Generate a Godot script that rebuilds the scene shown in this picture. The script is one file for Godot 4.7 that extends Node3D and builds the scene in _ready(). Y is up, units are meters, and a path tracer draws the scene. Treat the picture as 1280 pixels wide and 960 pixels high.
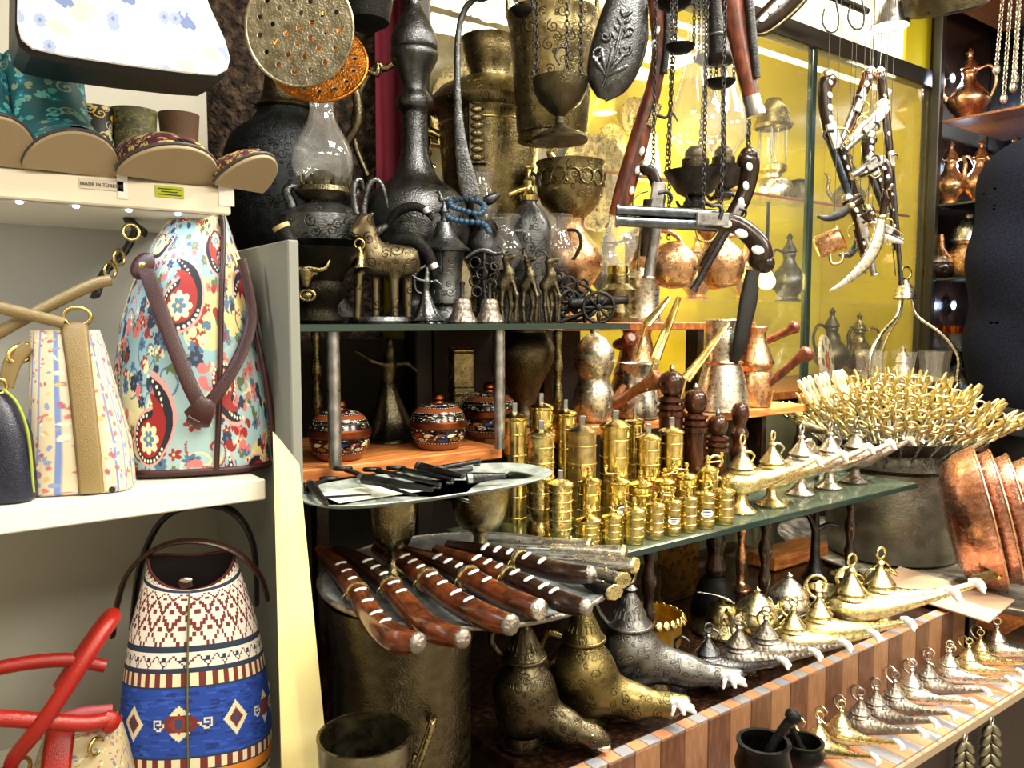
extends Node3D
# A bazaar stall: handbag shelves, copper and brass ware, tiers of lamps.

const F := 1000.0          # focal length for a 1280 x 960 frame
const YAW := -36.3
const PITCH := -4.574
const W := 36.3            # turn that squares a thing with the shop
var CAM := Vector3(0, 1.25, 0)
var cb := Basis.from_euler(Vector3(deg_to_rad(PITCH), deg_to_rad(YAW), 0))
var S := 0.001             # metres per drawing unit for the thing being built
var used := {}
var mats := {}
var rng := RandomNumberGenerator.new()

class MB:
	var v := PackedVector3Array()
	var n := PackedVector3Array()
	var uv := PackedVector2Array()
	var ix := PackedInt32Array()
	var s := 1.0
	var t := Transform3D()

	func _init(scale_: float) -> void:
		s = scale_

	func xf(pos: Vector3, rot := Vector3.ZERO, sc := Vector3.ONE) -> MB:
		t = Transform3D(Basis.from_euler(rot * PI / 180.0) * Basis.from_scale(sc), pos)
		return self

	func put(p: Vector3, nn: Vector3, u: Vector2) -> void:
		v.append((t * p) * s)
		n.append((t.basis.inverse().transposed() * nn).normalized())
		uv.append(u)

	func grid(rows: Array, u_scale := 1.0) -> MB:
		# rows of equal length, columns run round; normals are smooth, a last column equal to the first is merged
		var nr := rows.size()
		var nc: int = rows[0].size()
		var nm := []
		for i in nr:
			var a := PackedVector3Array()
			a.resize(nc)
			nm.append(a)
		for i in nr - 1:
			for j in nc - 1:
				var a: Vector3 = rows[i][j]
				var b: Vector3 = rows[i][j + 1]
				var c: Vector3 = rows[i + 1][j + 1]
				var d: Vector3 = rows[i + 1][j]
				var f := (c - a).cross(b - d)
				if f.length_squared() < 1e-20:
					continue
				nm[i][j] += f
				nm[i][j + 1] += f
				nm[i + 1][j + 1] += f
				nm[i + 1][j] += f
		var wrap: bool = rows[nr / 2][0].distance_to(rows[nr / 2][nc - 1]) < 1e-5
		var base := v.size()
		for i in nr:
			if wrap:
				var q: Vector3 = nm[i][0] + nm[i][nc - 1]
				nm[i][0] = q
				nm[i][nc - 1] = q
			for j in nc:
				var q2: Vector3 = nm[i][j]
				put(rows[i][j], q2.normalized() if q2.length_squared() > 0 else Vector3.UP, Vector2(u_scale * j / (nc - 1.0), 1.0 - i / (nr - 1.0)))
		for i in nr - 1:
			for j in nc - 1:
				var a := base + i * nc + j
				ix.append_array([a, a + 1, a + nc + 1, a, a + nc + 1, a + nc])
		return self

	func lathe(p: Array, seg := 28, sub := 0, squash := 1.0) -> MB:
		# p: r, y, r, y ... from the bottom upwards on the outside
		var q := PackedVector2Array()
		for i in p.size() / 2:
			q.append(Vector2(p[2 * i], p[2 * i + 1]))
		if sub > 1:
			q = MB.cr2(q, sub)
		var tot := 0.0
		var lens := PackedFloat32Array([0.0])
		for i in range(1, q.size()):
			tot += q[i].distance_to(q[i - 1])
			lens.append(tot)
		tot = maxf(tot, 1e-9)
		for i in q.size() - 1:
			var e := q[i + 1] - q[i]
			if e.length() < 1e-9:
				continue
			e = e.normalized()
			var n0 := Vector2(e.y, -e.x)
			var n1 := n0
			if i > 0:
				var ep := (q[i] - q[i - 1]).normalized()
				var np := Vector2(ep.y, -ep.x)
				if np.dot(n0) > 0.72:
					n0 = (n0 + np).normalized()
			if i < q.size() - 2:
				var en := (q[i + 2] - q[i + 1]).normalized()
				var nn := Vector2(en.y, -en.x)
				if nn.dot(Vector2(e.y, -e.x)) > 0.72:
					n1 = (Vector2(e.y, -e.x) + nn).normalized()
			var base := v.size()
			for k in 2:
				var pt := q[i + k]
				var nk := n0 if k == 0 else n1
				for j in seg + 1:
					var a := TAU * j / seg
					put(Vector3(pt.x * cos(a), pt.y, pt.x * sin(a) * squash), Vector3(nk.x * cos(a), nk.y, nk.x * sin(a)), Vector2(1.0 - float(j) / seg, 1.0 - lens[i + k] / tot))
			for j in seg:
				var a := base + j
				ix.append_array([a, a + 1, a + seg + 2, a, a + seg + 2, a + seg + 1])
		return self

	static func cr2(q: PackedVector2Array, sub: int) -> PackedVector2Array:
		var o := PackedVector2Array()
		for i in q.size() - 1:
			var p0 := q[maxi(i - 1, 0)]
			var p3 := q[mini(i + 2, q.size() - 1)]
			for k in sub:
				var r := q[i].cubic_interpolate(q[i + 1], p0, p3, float(k) / sub)
				r.x = maxf(r.x, 0.0)
				o.append(r)
		o.append(q[q.size() - 1])
		return o

	static func crn(q: Array, sub: int) -> Array:
		var o := []
		for i in q.size() - 1:
			var p0: Array = q[maxi(i - 1, 0)]
			var p3: Array = q[mini(i + 2, q.size() - 1)]
			for k in sub:
				var r := []
				for c in q[i].size():
					r.append(cubic_interpolate(q[i][c], q[i + 1][c], p0[c], p3[c], float(k) / sub))
				o.append(r)
		o.append(q[q.size() - 1])
		return o

	func tube(q: Array, seg := 10, sub := 4, side := Vector3.ZERO, closed := false, u_rep := 1.0) -> MB:
		# q: [x, y, z, r] or [x, y, z, r_side, r_normal]
		if sub > 1:
			q = MB.crn(q, sub)
		var rows := []
		var nrm := Vector3.ZERO
		var m := q.size()
		for i in m:
			var c := Vector3(q[i][0], q[i][1], q[i][2])
			var a: Array = q[maxi(i - 1, 0)]
			var b: Array = q[mini(i + 1, m - 1)]
			if closed and (i == 0 or i == m - 1):
				a = q[m - 2]
				b = q[1]
			var tg := (Vector3(b[0], b[1], b[2]) - Vector3(a[0], a[1], a[2])).normalized()
			var bi: Vector3
			if side != Vector3.ZERO:
				bi = (side - tg * side.dot(tg)).normalized()
				nrm = tg.cross(bi)
			else:
				if i == 0:
					nrm = tg.cross(Vector3(0.13, 0.31, 0.94)).normalized()
				nrm = (nrm - tg * nrm.dot(tg)).normalized()
				bi = nrm.cross(tg)
			var rx: float = q[i][3]
			var ry: float = q[i][4] if q[i].size() > 4 else rx
			var row := PackedVector3Array()
			for j in seg + 1:
				var an := TAU * (j % seg) / seg
				row.append(c + nrm * cos(an) * ry + bi * sin(an) * rx)
			rows.append(row)
		if not closed:
			for e in [0, rows.size() - 1]:
				var cen := Vector3.ZERO
				for j in seg:
					cen += rows[e][j]
				cen /= seg
				var cap := []
				var rim: PackedVector3Array = rows[e]
				var pt := PackedVector3Array()
				for j in seg + 1:
					pt.append(cen)
				cap = [pt, rim] if e == 0 else [rim, pt]
				grid(cap)
		return grid(rows, u_rep)

	func torus(rad: float, r: float, c := Vector3.ZERO, rot := Vector3.ZERO, seg := 20, rs := 8, squash := 1.0) -> MB:
		var q := []
		var bb := Basis.from_euler(rot * PI / 180.0)
		for i in seg + 1:
			var a := TAU * (i % seg) / seg
			var p := c + bb * Vector3(cos(a) * rad, sin(a) * rad * squash, 0)
			q.append([p.x, p.y, p.z, r])
		return tube(q, rs, 1, bb.z, true)

	func ell(c: Vector3, r: Vector3, seg := 16, ring := 10) -> MB:
		var rows := []
		for i in ring + 1:
			var b := -PI / 2 + PI * i / ring
			var row := PackedVector3Array()
			for j in seg + 1:
				var a := TAU * (j % seg) / seg
				row.append(c + Vector3(cos(b) * cos(a) * r.x, sin(b) * r.y, cos(b) * sin(a) * r.z))
			rows.append(row)
		return grid(rows)

	func tri(a: Vector3, b: Vector3, c: Vector3, nn: Vector3, ua := Vector2.ZERO, ub := Vector2.ZERO, uc := Vector2.ZERO) -> void:
		var base := v.size()
		if (b - a).cross(c - a).dot(nn) > 0:
			var q := b
			b = c
			c = q
			var w := ub
			ub = uc
			uc = w
		put(a, nn, ua)
		put(b, nn, ub)
		put(c, nn, uc)
		ix.append_array([base, base + 1, base + 2])

	func quad(a: Vector3, b: Vector3, c: Vector3, d: Vector3, nn := Vector3.ZERO) -> MB:
		if nn == Vector3.ZERO:
			nn = (c - a).cross(b - d).normalized()
		tri(a, b, c, nn, Vector2(0, 1), Vector2(1, 1), Vector2(1, 0))
		tri(a, c, d, nn, Vector2(0, 1), Vector2(1, 0), Vector2(0, 0))
		return self

	func box(c: Vector3, sz: Vector3, bev := 0.0) -> MB:
		var h := sz / 2
		var b := minf(bev, minf(h.x, minf(h.y, h.z)) * 0.9)
		var i := h - Vector3(b, b, b)
		for ax in 3:
			for sg in [-1.0, 1.0]:
				var nn := Vector3.ZERO
				nn[ax] = sg
				var a1 := (ax + 1) % 3
				var a2 := (ax + 2) % 3
				var pts := []
				for k in [[-1, -1], [1, -1], [1, 1], [-1, 1]]:
					var p := Vector3.ZERO
					p[ax] = sg * h[ax]
					p[a1] = k[0] * i[a1]
					p[a2] = k[1] * i[a2]
					pts.append(c + p)
				quad(pts[0], pts[1], pts[2], pts[3], nn)
		if b > 0.0:
			for ax in 3:
				var a1 := (ax + 1) % 3
				var a2 := (ax + 2) % 3
				for s1 in [-1.0, 1.0]:
					for s2 in [-1.0, 1.0]:
						var pts := []
						for k in [[-1, 0], [1, 0], [1, 1], [-1, 1]]:
							var p := Vector3.ZERO
							p[ax] = k[0] * i[ax]
							p[a1] = s1 * (h[a1] if k[1] == 0 else i[a1])
							p[a2] = s2 * (i[a2] if k[1] == 0 else h[a2])
							pts.append(c + p)
						var nn := Vector3.ZERO
						nn[a1] = s1
						nn[a2] = s2
						quad(pts[0], pts[1], pts[2], pts[3], nn.normalized())
			for sx in [-1.0, 1.0]:
				for sy in [-1.0, 1.0]:
					for sz2 in [-1.0, 1.0]:
						tri(c + Vector3(sx * h.x, sy * i.y, sz2 * i.z), c + Vector3(sx * i.x, sy * h.y, sz2 * i.z), c + Vector3(sx * i.x, sy * i.y, sz2 * h.z), Vector3(sx, sy, sz2).normalized())
		return self

	func prism(flat: Array, z0: float, z1: float, bev := 0.0) -> MB:
		# outline x, y, x, y ... in its own plane, pushed from z0 to z1, with an optional bevel towards the centroid
		var pl := PackedVector2Array()
		for i in flat.size() / 2:
			pl.append(Vector2(flat[2 * i], flat[2 * i + 1]))
		if Geometry2D.is_polygon_clockwise(pl):
			pl.reverse()
		var m := pl.size()
		var lo := pl[0]
		var hi := pl[0]
		for p in pl:
			lo = lo.min(p)
			hi = hi.max(p)
		var inn := PackedVector2Array()
		for i in m:
			var e0 := (pl[i] - pl[(i + m - 1) % m]).normalized()
			var e1 := (pl[(i + 1) % m] - pl[i]).normalized()
			var nn := (Vector2(-e0.y, e0.x) + Vector2(-e1.y, e1.x)).normalized()
			inn.append(pl[i] + nn * bev)
		var tr := Geometry2D.triangulate_polygon(pl)
		var ext := hi - lo
		for k in tr.size() / 3:
			for f in 2:
				var z := z1 if f == 0 else z0
				var q := []
				var u := []
				for w in 3:
					var p := inn[tr[3 * k + w]]
					q.append(Vector3(p.x, p.y, z))
					u.append(Vector2((p.x - lo.x) / ext.x, 1.0 - (p.y - lo.y) / ext.y))
				tri(q[0], q[1], q[2], Vector3(0, 0, 1 if f == 0 else -1), u[0], u[1], u[2])
		for i in m:
			var a := pl[i]
			var b := pl[(i + 1) % m]
			var nn := Vector3(b.y - a.y, a.x - b.x, 0).normalized()
			quad(Vector3(a.x, a.y, z0 + bev), Vector3(b.x, b.y, z0 + bev), Vector3(b.x, b.y, z1 - bev), Vector3(a.x, a.y, z1 - bev), nn)
			if bev > 0:
				var ia := inn[i]
				var ib := inn[(i + 1) % m]
				quad(Vector3(a.x, a.y, z1 - bev), Vector3(b.x, b.y, z1 - bev), Vector3(ib.x, ib.y, z1), Vector3(ia.x, ia.y, z1), (nn + Vector3(0, 0, 1)).normalized())
				quad(Vector3(a.x, a.y, z0 + bev), Vector3(b.x, b.y, z0 + bev), Vector3(ib.x, ib.y, z0), Vector3(ia.x, ia.y, z0), (nn - Vector3(0, 0, 1)).normalized())
		return self

	func chain(a: Vector3, b: Vector3, link := 4.0, wire := 0.7) -> MB:
		var d := b - a
		var cnt := maxi(1, int(d.length() / (link * 1.45)))
		var up := d.normalized()
		var sd := up.cross(Vector3(0.3, 0.1, 0.95)).normalized()
		var fw := sd.cross(up)
		for i in cnt:
			var c := a + d * ((i + 0.5) / cnt)
			var ax := sd if i % 2 == 0 else fw
			var q := []
			for k in 9:
				var an := TAU * (k % 8) / 8
				var p := c + up * cos(an) * link + ax * sin(an) * link * 0.6
				q.append([p.x, p.y, p.z, wire])
			tube(q, 5, 1, up.cross(ax), true)
		return self

	func blob(bones: Array, cell: float, k: float) -> MB:
		# surface nets over tapered capsules joined by a smooth minimum; bone: ax, ay, az, ra, bx, by, bz, rb
		var lo := Vector3(1e9, 1e9, 1e9)
		var hi := -lo
		for b in bones:
			for e in 2:
				var p := Vector3(b[4 * e], b[4 * e + 1], b[4 * e + 2])
				var r: float = b[4 * e + 3] + k + cell * 2
				lo = lo.min(p - Vector3(r, r, r))
				hi = hi.max(p + Vector3(r, r, r))
		var nx := int((hi.x - lo.x) / cell) + 2
		var ny := int((hi.y - lo.y) / cell) + 2
		var nz := int((hi.z - lo.z) / cell) + 2
		var fld := PackedFloat32Array()
		fld.resize(nx * ny * nz)
		fld.fill(1e6)
		for b in bones:
			var pa := Vector3(b[0], b[1], b[2])
			var pb := Vector3(b[4], b[5], b[6])
			var ra: float = b[3]
			var rb: float = b[7]
			var ab := pb - pa
			var l2 := maxf(ab.length_squared(), 1e-9)
			var mr := maxf(ra, rb) + k * 1.2 + cell * 2
			var l := (pa.min(pb) - Vector3(mr, mr, mr) - lo) / cell
			var h := (pa.max(pb) + Vector3(mr, mr, mr) - lo) / cell
			for z in range(maxi(0, int(l.z)), mini(nz, int(h.z) + 2)):
				for y in range(maxi(0, int(l.y)), mini(ny, int(h.y) + 2)):
					var o := (z * ny + y) * nx
					for x in range(maxi(0, int(l.x)), mini(nx, int(h.x) + 2)):
						var p := lo + Vector3(x, y, z) * cell
						var tt := clampf((p - pa).dot(ab) / l2, 0.0, 1.0)
						var d := (p - pa - ab * tt).length() - lerpf(ra, rb, tt)
						var e := fld[o + x]
						var hh := maxf(k - absf(d - e), 0.0) / k
						fld[o + x] = minf(d, e) - hh * hh * k * 0.25
		var vid := {}
		var pts := PackedVector3Array()
		for z in nz - 1:
			for y in ny - 1:
				for x in nx - 1:
					var o := (z * ny + y) * nx + x
					var mask := 0
					var f := PackedFloat32Array()
					for c in 8:
						var val := fld[o + (c & 1) + ((c >> 1) & 1) * nx + ((c >> 2) & 1) * nx * ny]
						f.append(val)
						if val < 0:
							mask |= 1 << c
					if mask == 0 or mask == 255:
						continue
					var sum := Vector3.ZERO
					var cnt := 0
					for c in 8:
						for ax in 3:
							var c2 := c | (1 << ax)
							if c2 == c or (f[c] < 0) == (f[c2] < 0):
								continue
							var w := f[c] / (f[c] - f[c2])
							var p := Vector3(c & 1, (c >> 1) & 1, (c >> 2) & 1)
							p[ax] += w
							sum += p
							cnt += 1
					vid[o] = pts.size()
					pts.append(lo + (Vector3(x, y, z) + sum / cnt) * cell)
		var nm := PackedVector3Array()
		nm.resize(pts.size())
		var st := [1, nx, nx * ny]
		var faces := PackedInt32Array()
		for z in range(1, nz - 1):
			for y in range(1, ny - 1):
				for x in range(1, nx - 1):
					var o := (z * ny + y) * nx + x
					for ax in 3:
						var ins := fld[o] < 0
						if ins == (fld[o + st[ax]] < 0):
							continue
						var s1: int = st[(ax + 1) % 3]
						var s2: int = st[(ax + 2) % 3]
						var q := [vid.get(o - s1 - s2, -1), vid.get(o - s2, -1), vid.get(o, -1), vid.get(o - s1, -1)]
						if q.has(-1):
							continue
						var nn := Vector3.ZERO
						nn[ax] = 1.0 if ins else -1.0
						if (pts[q[1]] - pts[q[0]]).cross(pts[q[2]] - pts[q[0]]).dot(nn) > 0:
							q.reverse()
						var fn := -(pts[q[2]] - pts[q[0]]).cross(pts[q[3]] - pts[q[1]])
						for w in 4:
							nm[q[w]] += fn
						faces.append_array([q[0], q[1], q[2], q[0], q[2], q[3]])
		var base := v.size()
		for i in pts.size():
			put(pts[i], nm[i].normalized(), Vector2(pts[i].x, pts[i].y) * 0.01)
		for i in faces:
			ix.append(base + i)
		return self

	func done() -> ArrayMesh:
		var a := []
		a.resize(Mesh.ARRAY_MAX)
		a[Mesh.ARRAY_VERTEX] = v
		a[Mesh.ARRAY_NORMAL] = n
		a[Mesh.ARRAY_TEX_UV] = uv
		a[Mesh.ARRAY_INDEX] = ix
		var m := ArrayMesh.new()
		m.add_surface_from_arrays(Mesh.PRIMITIVE_TRIANGLES, a)
		return m

func mb() -> MB:
	return MB.new(S)

func mm() -> MB:
	return MB.new(1.0)

# ---- places -------------------------------------------------------------
func ray(px: float, py: float) -> Vector3:
	return cb * Vector3((px - 640.0) / F, (480.0 - py) / F, -1)

func at(px: float, py: float, d: float) -> Vector3:
	return CAM + ray(px, py) * d

func onh(px: float, py: float, h: float) -> Vector3:   # on the level at height h
	var r := ray(px, py)
	return CAM + r * ((h - CAM.y) / r.y)

func onz(px: float, py: float, z: float) -> Vector3:   # on the upright plane at z
	var r := ray(px, py)
	return CAM + r * (z / r.z)

func hz(px: float, z: float, h: float) -> Vector3:     # on level h, at distance z from the aisle line
	var tt := (px - 640.0) / F
	var k := cb.x + cb.z * tt
	return Vector3(-(k.y * (h - CAM.y) + k.z * z) / k.x, h, z)

func dep(p: Vector3) -> float:
	return -(cb.transposed() * (p - CAM)).z

# ---- nodes --------------------------------------------------------------
func numbered(called: String) -> String:
	used[called] = used.get(called, -1) + 1
	return called if used[called] == 0 else "%s_%03d" % [called, used[called]]

func T(called: String, label: String, category: String, pos: Vector3, turn := 0.0, group := "") -> Node3D:
	var o := Node3D.new()
	o.name = numbered(called)
	add_child(o)
	o.position = pos + Vector3(0, 0.0 if category in ["shelf", "cabinet", "counter", "table", "shelving", "stand", "platform", "tray"] else 0.001, 0)
	o.rotation.y = deg_to_rad(YAW + turn)
	o.set_meta("label", label)
	o.set_meta("category", category)
	if group:
		o.set_meta("group", group)
	S = dep(pos) / F
	return o

func P(parent: Node3D, called: String, m: MB, mat: Material, pos := Vector3.ZERO, rot := Vector3.ZERO) -> MeshInstance3D:
	return P2(parent, called, m.done(), mat, pos, rot)

func P2(parent: Node3D, called: String, mesh: Mesh, mat: Material, pos := Vector3.ZERO, rot := Vector3.ZERO) -> MeshInstance3D:
	var o := MeshInstance3D.new()
	o.name = called
	o.mesh = mesh
	o.material_override = mat
	parent.add_child(o, true)
	o.position = pos * S
	o.rotation = rot * PI / 180.0
	return o

func copy(src: Node3D, label: String, pos: Vector3, turn := 0.0, group := "") -> Node3D:
	var o: Node3D = src.duplicate()
	var nm := str(src.name)
	if nm.length() > 4 and nm.substr(nm.length() - 4, 1) == "_" and nm.right(3).is_valid_int():
		nm = nm.left(nm.length() - 4)
	o.name = numbered(nm)
	add_child(o)
	o.position = pos + Vector3(0, 0.001, 0)
	o.rotation.y = deg_to_rad(YAW + turn)
	o.set_meta("label", label)
	if group:
		o.set_meta("group", group)
	return o

func struct(called: String, m: MB, mat: Material, label := "", category := "") -> MeshInstance3D:
	var o := MeshInstance3D.new()
	o.name = called
	o.mesh = m.done()
	o.material_override = mat
	add_child(o)
	o.set_meta("kind", "structure")
	if label:
		o.set_meta("label", label)
	if category:
		o.set_meta("category", category)
	return o

func Wx(p: Vector3) -> Vector3:
	return p

# ---- materials ----------------------------------------------------------
func noise_tex(seed_: int, freq: float, lo: Color, hi: Color, kind := 0, size := 256, mid := Color(0, 0, 0, 0)) -> NoiseTexture2D:
	var nz := FastNoiseLite.new()
	nz.seed = seed_
	nz.frequency = freq
	nz.noise_type = [FastNoiseLite.TYPE_SIMPLEX_SMOOTH, FastNoiseLite.TYPE_CELLULAR, FastNoiseLite.TYPE_PERLIN][kind]
	nz.fractal_octaves = 4
	if kind == 1:
		nz.fractal_type = FastNoiseLite.FRACTAL_NONE
	var tx := NoiseTexture2D.new()
	tx.width = size
	tx.height = size
	tx.seamless = true
	tx.noise = nz
	var g := Gradient.new()
	g.set_color(0, lo)
	g.set_color(1, hi)
	g.set_offset(0, 0.2)
	g.set_offset(1, 0.8)
	if mid.a > 0:
		g.add_point(0.5, mid)
	tx.color_ramp = g
	return tx

func noise_nrm(seed_: int, freq: float, strength := 4.0, kind := 0) -> NoiseTexture2D:
	var tx := noise_tex(seed_, freq, Color.BLACK, Color.WHITE, kind)
	tx.as_normal_map = true
	tx.bump_strength = strength
	return tx

func std(c: Color, rough := 0.6, metal := 0.0) -> StandardMaterial3D:
	var m := StandardMaterial3D.new()
	m.albedo_color = c
	m.roughness = rough
	m.metallic = metal
	return m

func tri_(m: StandardMaterial3D, scale_: float) -> StandardMaterial3D:
	m.uv1_triplanar = true
	m.uv1_scale = Vector3(scale_, scale_, scale_)
	return m

var patina: Texture2D
var smudge: Texture2D
var engrave: Texture2D
var engrave_dirt: Texture2D
var hammer: Texture2D
var fine: Texture2D

func metal(c: Color, rough := 0.3, bump := "", bs := 0.5, sc := 9.0, met := 1.0) -> StandardMaterial3D:
	var m := std(c, rough, met)
	m.albedo_texture = patina
	m.roughness_texture = smudge
	m.roughness = minf(1.0, rough * 1.5)
	if bump:
		m.normal_enabled = true
		m.normal_texture = {"engrave": engrave, "hammer": hammer, "fine": fine}[bump]
		m.normal_scale = bs
		if bump == "engrave":
			m.albedo_texture = engrave_dirt
	return tri_(m, sc)

func glow(c: Color, e: float) -> StandardMaterial3D:
	var m := std(c, 0.6)
	m.emission_enabled = true
	m.emission = c
	m.emission_energy_multiplier = e
	return m

func engraving() -> Texture2D:
	# scrollwork: spirals and leaves cut into metal
	var im := Image.create(256, 256, false, Image.FORMAT_L8)
	im.fill(Color(0.75, 0.75, 0.75))
	rng.seed = 77
	for k in 46:
		var cx := rng.randf() * 256
		var cy := rng.randf() * 256
		var a0 := rng.randf() * TAU
		var dirn := 1.0 if k % 2 == 0 else -1.0
		var r0 := rng.randf_range(9, 22)
		for i in 150:
			var u := i / 150.0
			var r := r0 * (1.0 - u * 0.85)
			var a := a0 + dirn * u * TAU * 1.4
			var w := 1.8 - u
			for dx in [-1, 0, 1]:
				for dy in [-1, 0, 1]:
					var xx := posmod(int(cx + cos(a) * r) + dx, 256)
					var yy := posmod(int(cy + sin(a) * r) + dy, 256)
					if absf(dx) + absf(dy) < w + 0.5:
						im.set_pixel(xx, yy, Color(0.12, 0.12, 0.12))
	var dirt := Image.create(256, 256, false, Image.FORMAT_RGB8)
	rng.seed = 78
	for y in 256:
		for x in 256:
			var g := im.get_pixel(x, y).r
			var k := 0.42 if g < 0.4 else 0.9 + 0.1 * rng.randf()
			dirt.set_pixel(x, y, Color(k, k * 0.99, k * 0.96))
	engrave_dirt = ImageTexture.create_from_image(dirt)
	im.bump_map_to_normal_map(5.0)
	return ImageTexture.create_from_image(im)

func make_mats() -> void:
	patina = noise_tex(3, 0.012, Color(0.78, 0.77, 0.74), Color(1, 1, 1))
	smudge = noise_tex(9, 0.02, Color(0.6, 0.6, 0.6), Color(1, 1, 1))
	engrave = engraving()
	hammer = noise_nrm(21, 0.06, 6.0, 1)
	fine = noise_nrm(5, 0.09, 5.0)
	var d := {
		"brass": metal(Color(0.96, 0.88, 0.58), 0.18),
		"brass_eng": metal(Color(0.94, 0.86, 0.58), 0.27, "engrave", 0.7, 11.0),
		"brass_pale": metal(Color(0.96, 0.91, 0.7), 0.25, "engrave", 0.5, 14.0),
		"brass_old": metal(Color(0.6, 0.55, 0.4), 0.22, "fine", 0.25),
		"brass_old_eng": metal(Color(0.62, 0.57, 0.42), 0.26, "engrave", 1.4, 6.5),
		"bronze": metal(Color(0.42, 0.39, 0.31), 0.3, "fine", 0.3),
		"bronze_eng": metal(Color(0.45, 0.41, 0.33), 0.34, "engrave", 1.6, 7.0),
		"pewter": metal(Color(0.42, 0.43, 0.45), 0.28, "fine", 0.3),
		"pewter_eng": metal(Color(0.42, 0.43, 0.45), 0.34, "engrave", 1.6, 7.0),
		"iron": metal(Color(0.3, 0.3, 0.31), 0.36, "fine", 0.3),
		"black_metal": metal(Color(0.1, 0.1, 0.1), 0.5, "fine", 0.3, 9.0, 0.7),
		"silver": metal(Color(0.94, 0.93, 0.9), 0.22),
		"silver_eng": metal(Color(0.92, 0.9, 0.86), 0.25, "engrave", 0.7, 13.0),
		"steel": metal(Color(0.74, 0.74, 0.76), 0.28),
		"copper": metal(Color(0.94, 0.72, 0.58), 0.24, "fine", 0.15),
		"copper_ham": metal(Color(0.88, 0.64, 0.54), 0.22, "hammer", 0.22, 16.0),
		"copper_eng": metal(Color(0.93, 0.74, 0.58), 0.25, "engrave", 0.7, 12.0),
		"tin": metal(Color(0.62, 0.59, 0.56), 0.42, "fine", 0.4, 4.0),
		"tin_dark": metal(Color(0.3, 0.29, 0.26), 0.45, "fine", 0.4, 4.0),
	}
	for k in d:
		mats[k] = d[k]
	var g := std(Color(1, 1, 1, 0.05), 0.02)
	g.transparency = BaseMaterial3D.TRANSPARENCY_ALPHA
	mats.glass = g
	var g2 := std(Color(0.9, 0.95, 0.92, 0.025), 0.02)
	g2.transparency = BaseMaterial3D.TRANSPARENCY_ALPHA
	mats.pane = g2
	mats.glass_edge = std(Color(0.14, 0.2, 0.18), 0.12)
	mats.ivory = std(Color(0.9, 0.88, 0.8), 0.35)
	mats.pearl = std(Color(0.88, 0.9, 0.9), 0.2, 0.2)
	var wd := func(a: Color, b: Color, rough: float, sx: Vector3) -> StandardMaterial3D:
		var m := std(Color.WHITE, rough)
		m.albedo_texture = noise_tex(13 + int(a.r * 200), 0.02, a, b, 0, 256, a.lerp(b, 0.35))
		m.uv1_triplanar = true
		m.uv1_scale = sx
		return m
	mats.wood_mill = wd.call(Color(0.14, 0.065, 0.035), Color(0.32, 0.16, 0.09), 0.22, Vector3(12, 3, 12))
	mats.wood_dark = wd.call(Color(0.08, 0.045, 0.03), Color(0.21, 0.12, 0.075), 0.22, Vector3(12, 3, 12))
	mats.wood_red = wd.call(Color(0.22, 0.09, 0.05), Color(0.5, 0.25, 0.15), 0.3, Vector3(10, 4, 10))
	mats.wood_horn = wd.call(Color(0.16, 0.07, 0.035), Color(0.46, 0.23, 0.11), 0.16, Vector3(5, 5, 5))
	mats.wood_shelf = wd.call(Color(0.66, 0.38, 0.17), Color(0.85, 0.56, 0.3), 0.5, Vector3(2, 14, 14))
	mats.wood_tan = wd.call(Color(0.42, 0.23, 0.1), Color(0.68, 0.42, 0.22), 0.35, Vector3(14, 5, 14))
	mats.step_dark = wd.call(Color(0.33, 0.21, 0.14), Color(0.41, 0.27, 0.19), 0.4, Vector3(16, 4, 16))
	mats.step_light = wd.call(Color(0.5, 0.36, 0.25), Color(0.58, 0.42, 0.3), 0.4, Vector3(16, 4, 16))
	mats.cardboard = std(Color(0.68, 0.56, 0.46), 0.9)

func lamp_area(pos: Vector3, look: Vector3, size: Vector2, c: Color, e: float) -> void:
	var l := AreaLight3D.new()
	l.name = "area_light"
	l.area_size = size
	l.area_normalize_energy = true
	l.light_color = c
	l.light_energy = e
	l.area_range = 12.0
	l.area_attenuation = 2.0
	l.shadow_enabled = true
	add_child(l, true)
	l.look_at_from_position(pos, look, Vector3(0.1, 0.2, 1).normalized())

func lamp_omni(pos: Vector3, size: float, c: Color, e: float) -> void:
	var l := OmniLight3D.new()
	l.name = "bulb_light"
	l.omni_range = 12.0
	l.omni_attenuation = 2.0
	l.light_size = size
	l.light_color = c
	l.light_energy = e
	l.shadow_enabled = true
	add_child(l, true)
	l.position = pos

func _ready() -> void:
	# camera
	var cam := Camera3D.new()
	cam.fov = rad_to_deg(2.0 * atan(480.0 / F))
	cam.near = 0.02
	add_child(cam)
	cam.transform = Transform3D(cb, CAM)
	cam.current = true
	# surroundings and exposure
	var we := WorldEnvironment.new()
	var env := Environment.new()
	env.background_mode = Environment.BG_COLOR
	env.background_color = Color(0.05, 0.05, 0.055)
	env.tonemap_mode = Environment.TONE_MAPPER_LINEAR
	env.tonemap_exposure = 1.0
	env.sdfgi_enabled = true
	env.ssao_enabled = true
	env.ssil_enabled = true
	we.environment = env
	add_child(we)
	make_mats()
	build_lights()
	build_room()
	build_left()
	build_upper()
	build_hanging()
	build_middle()
	build_counter()
	build_cabinets()
	build_person()

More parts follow.
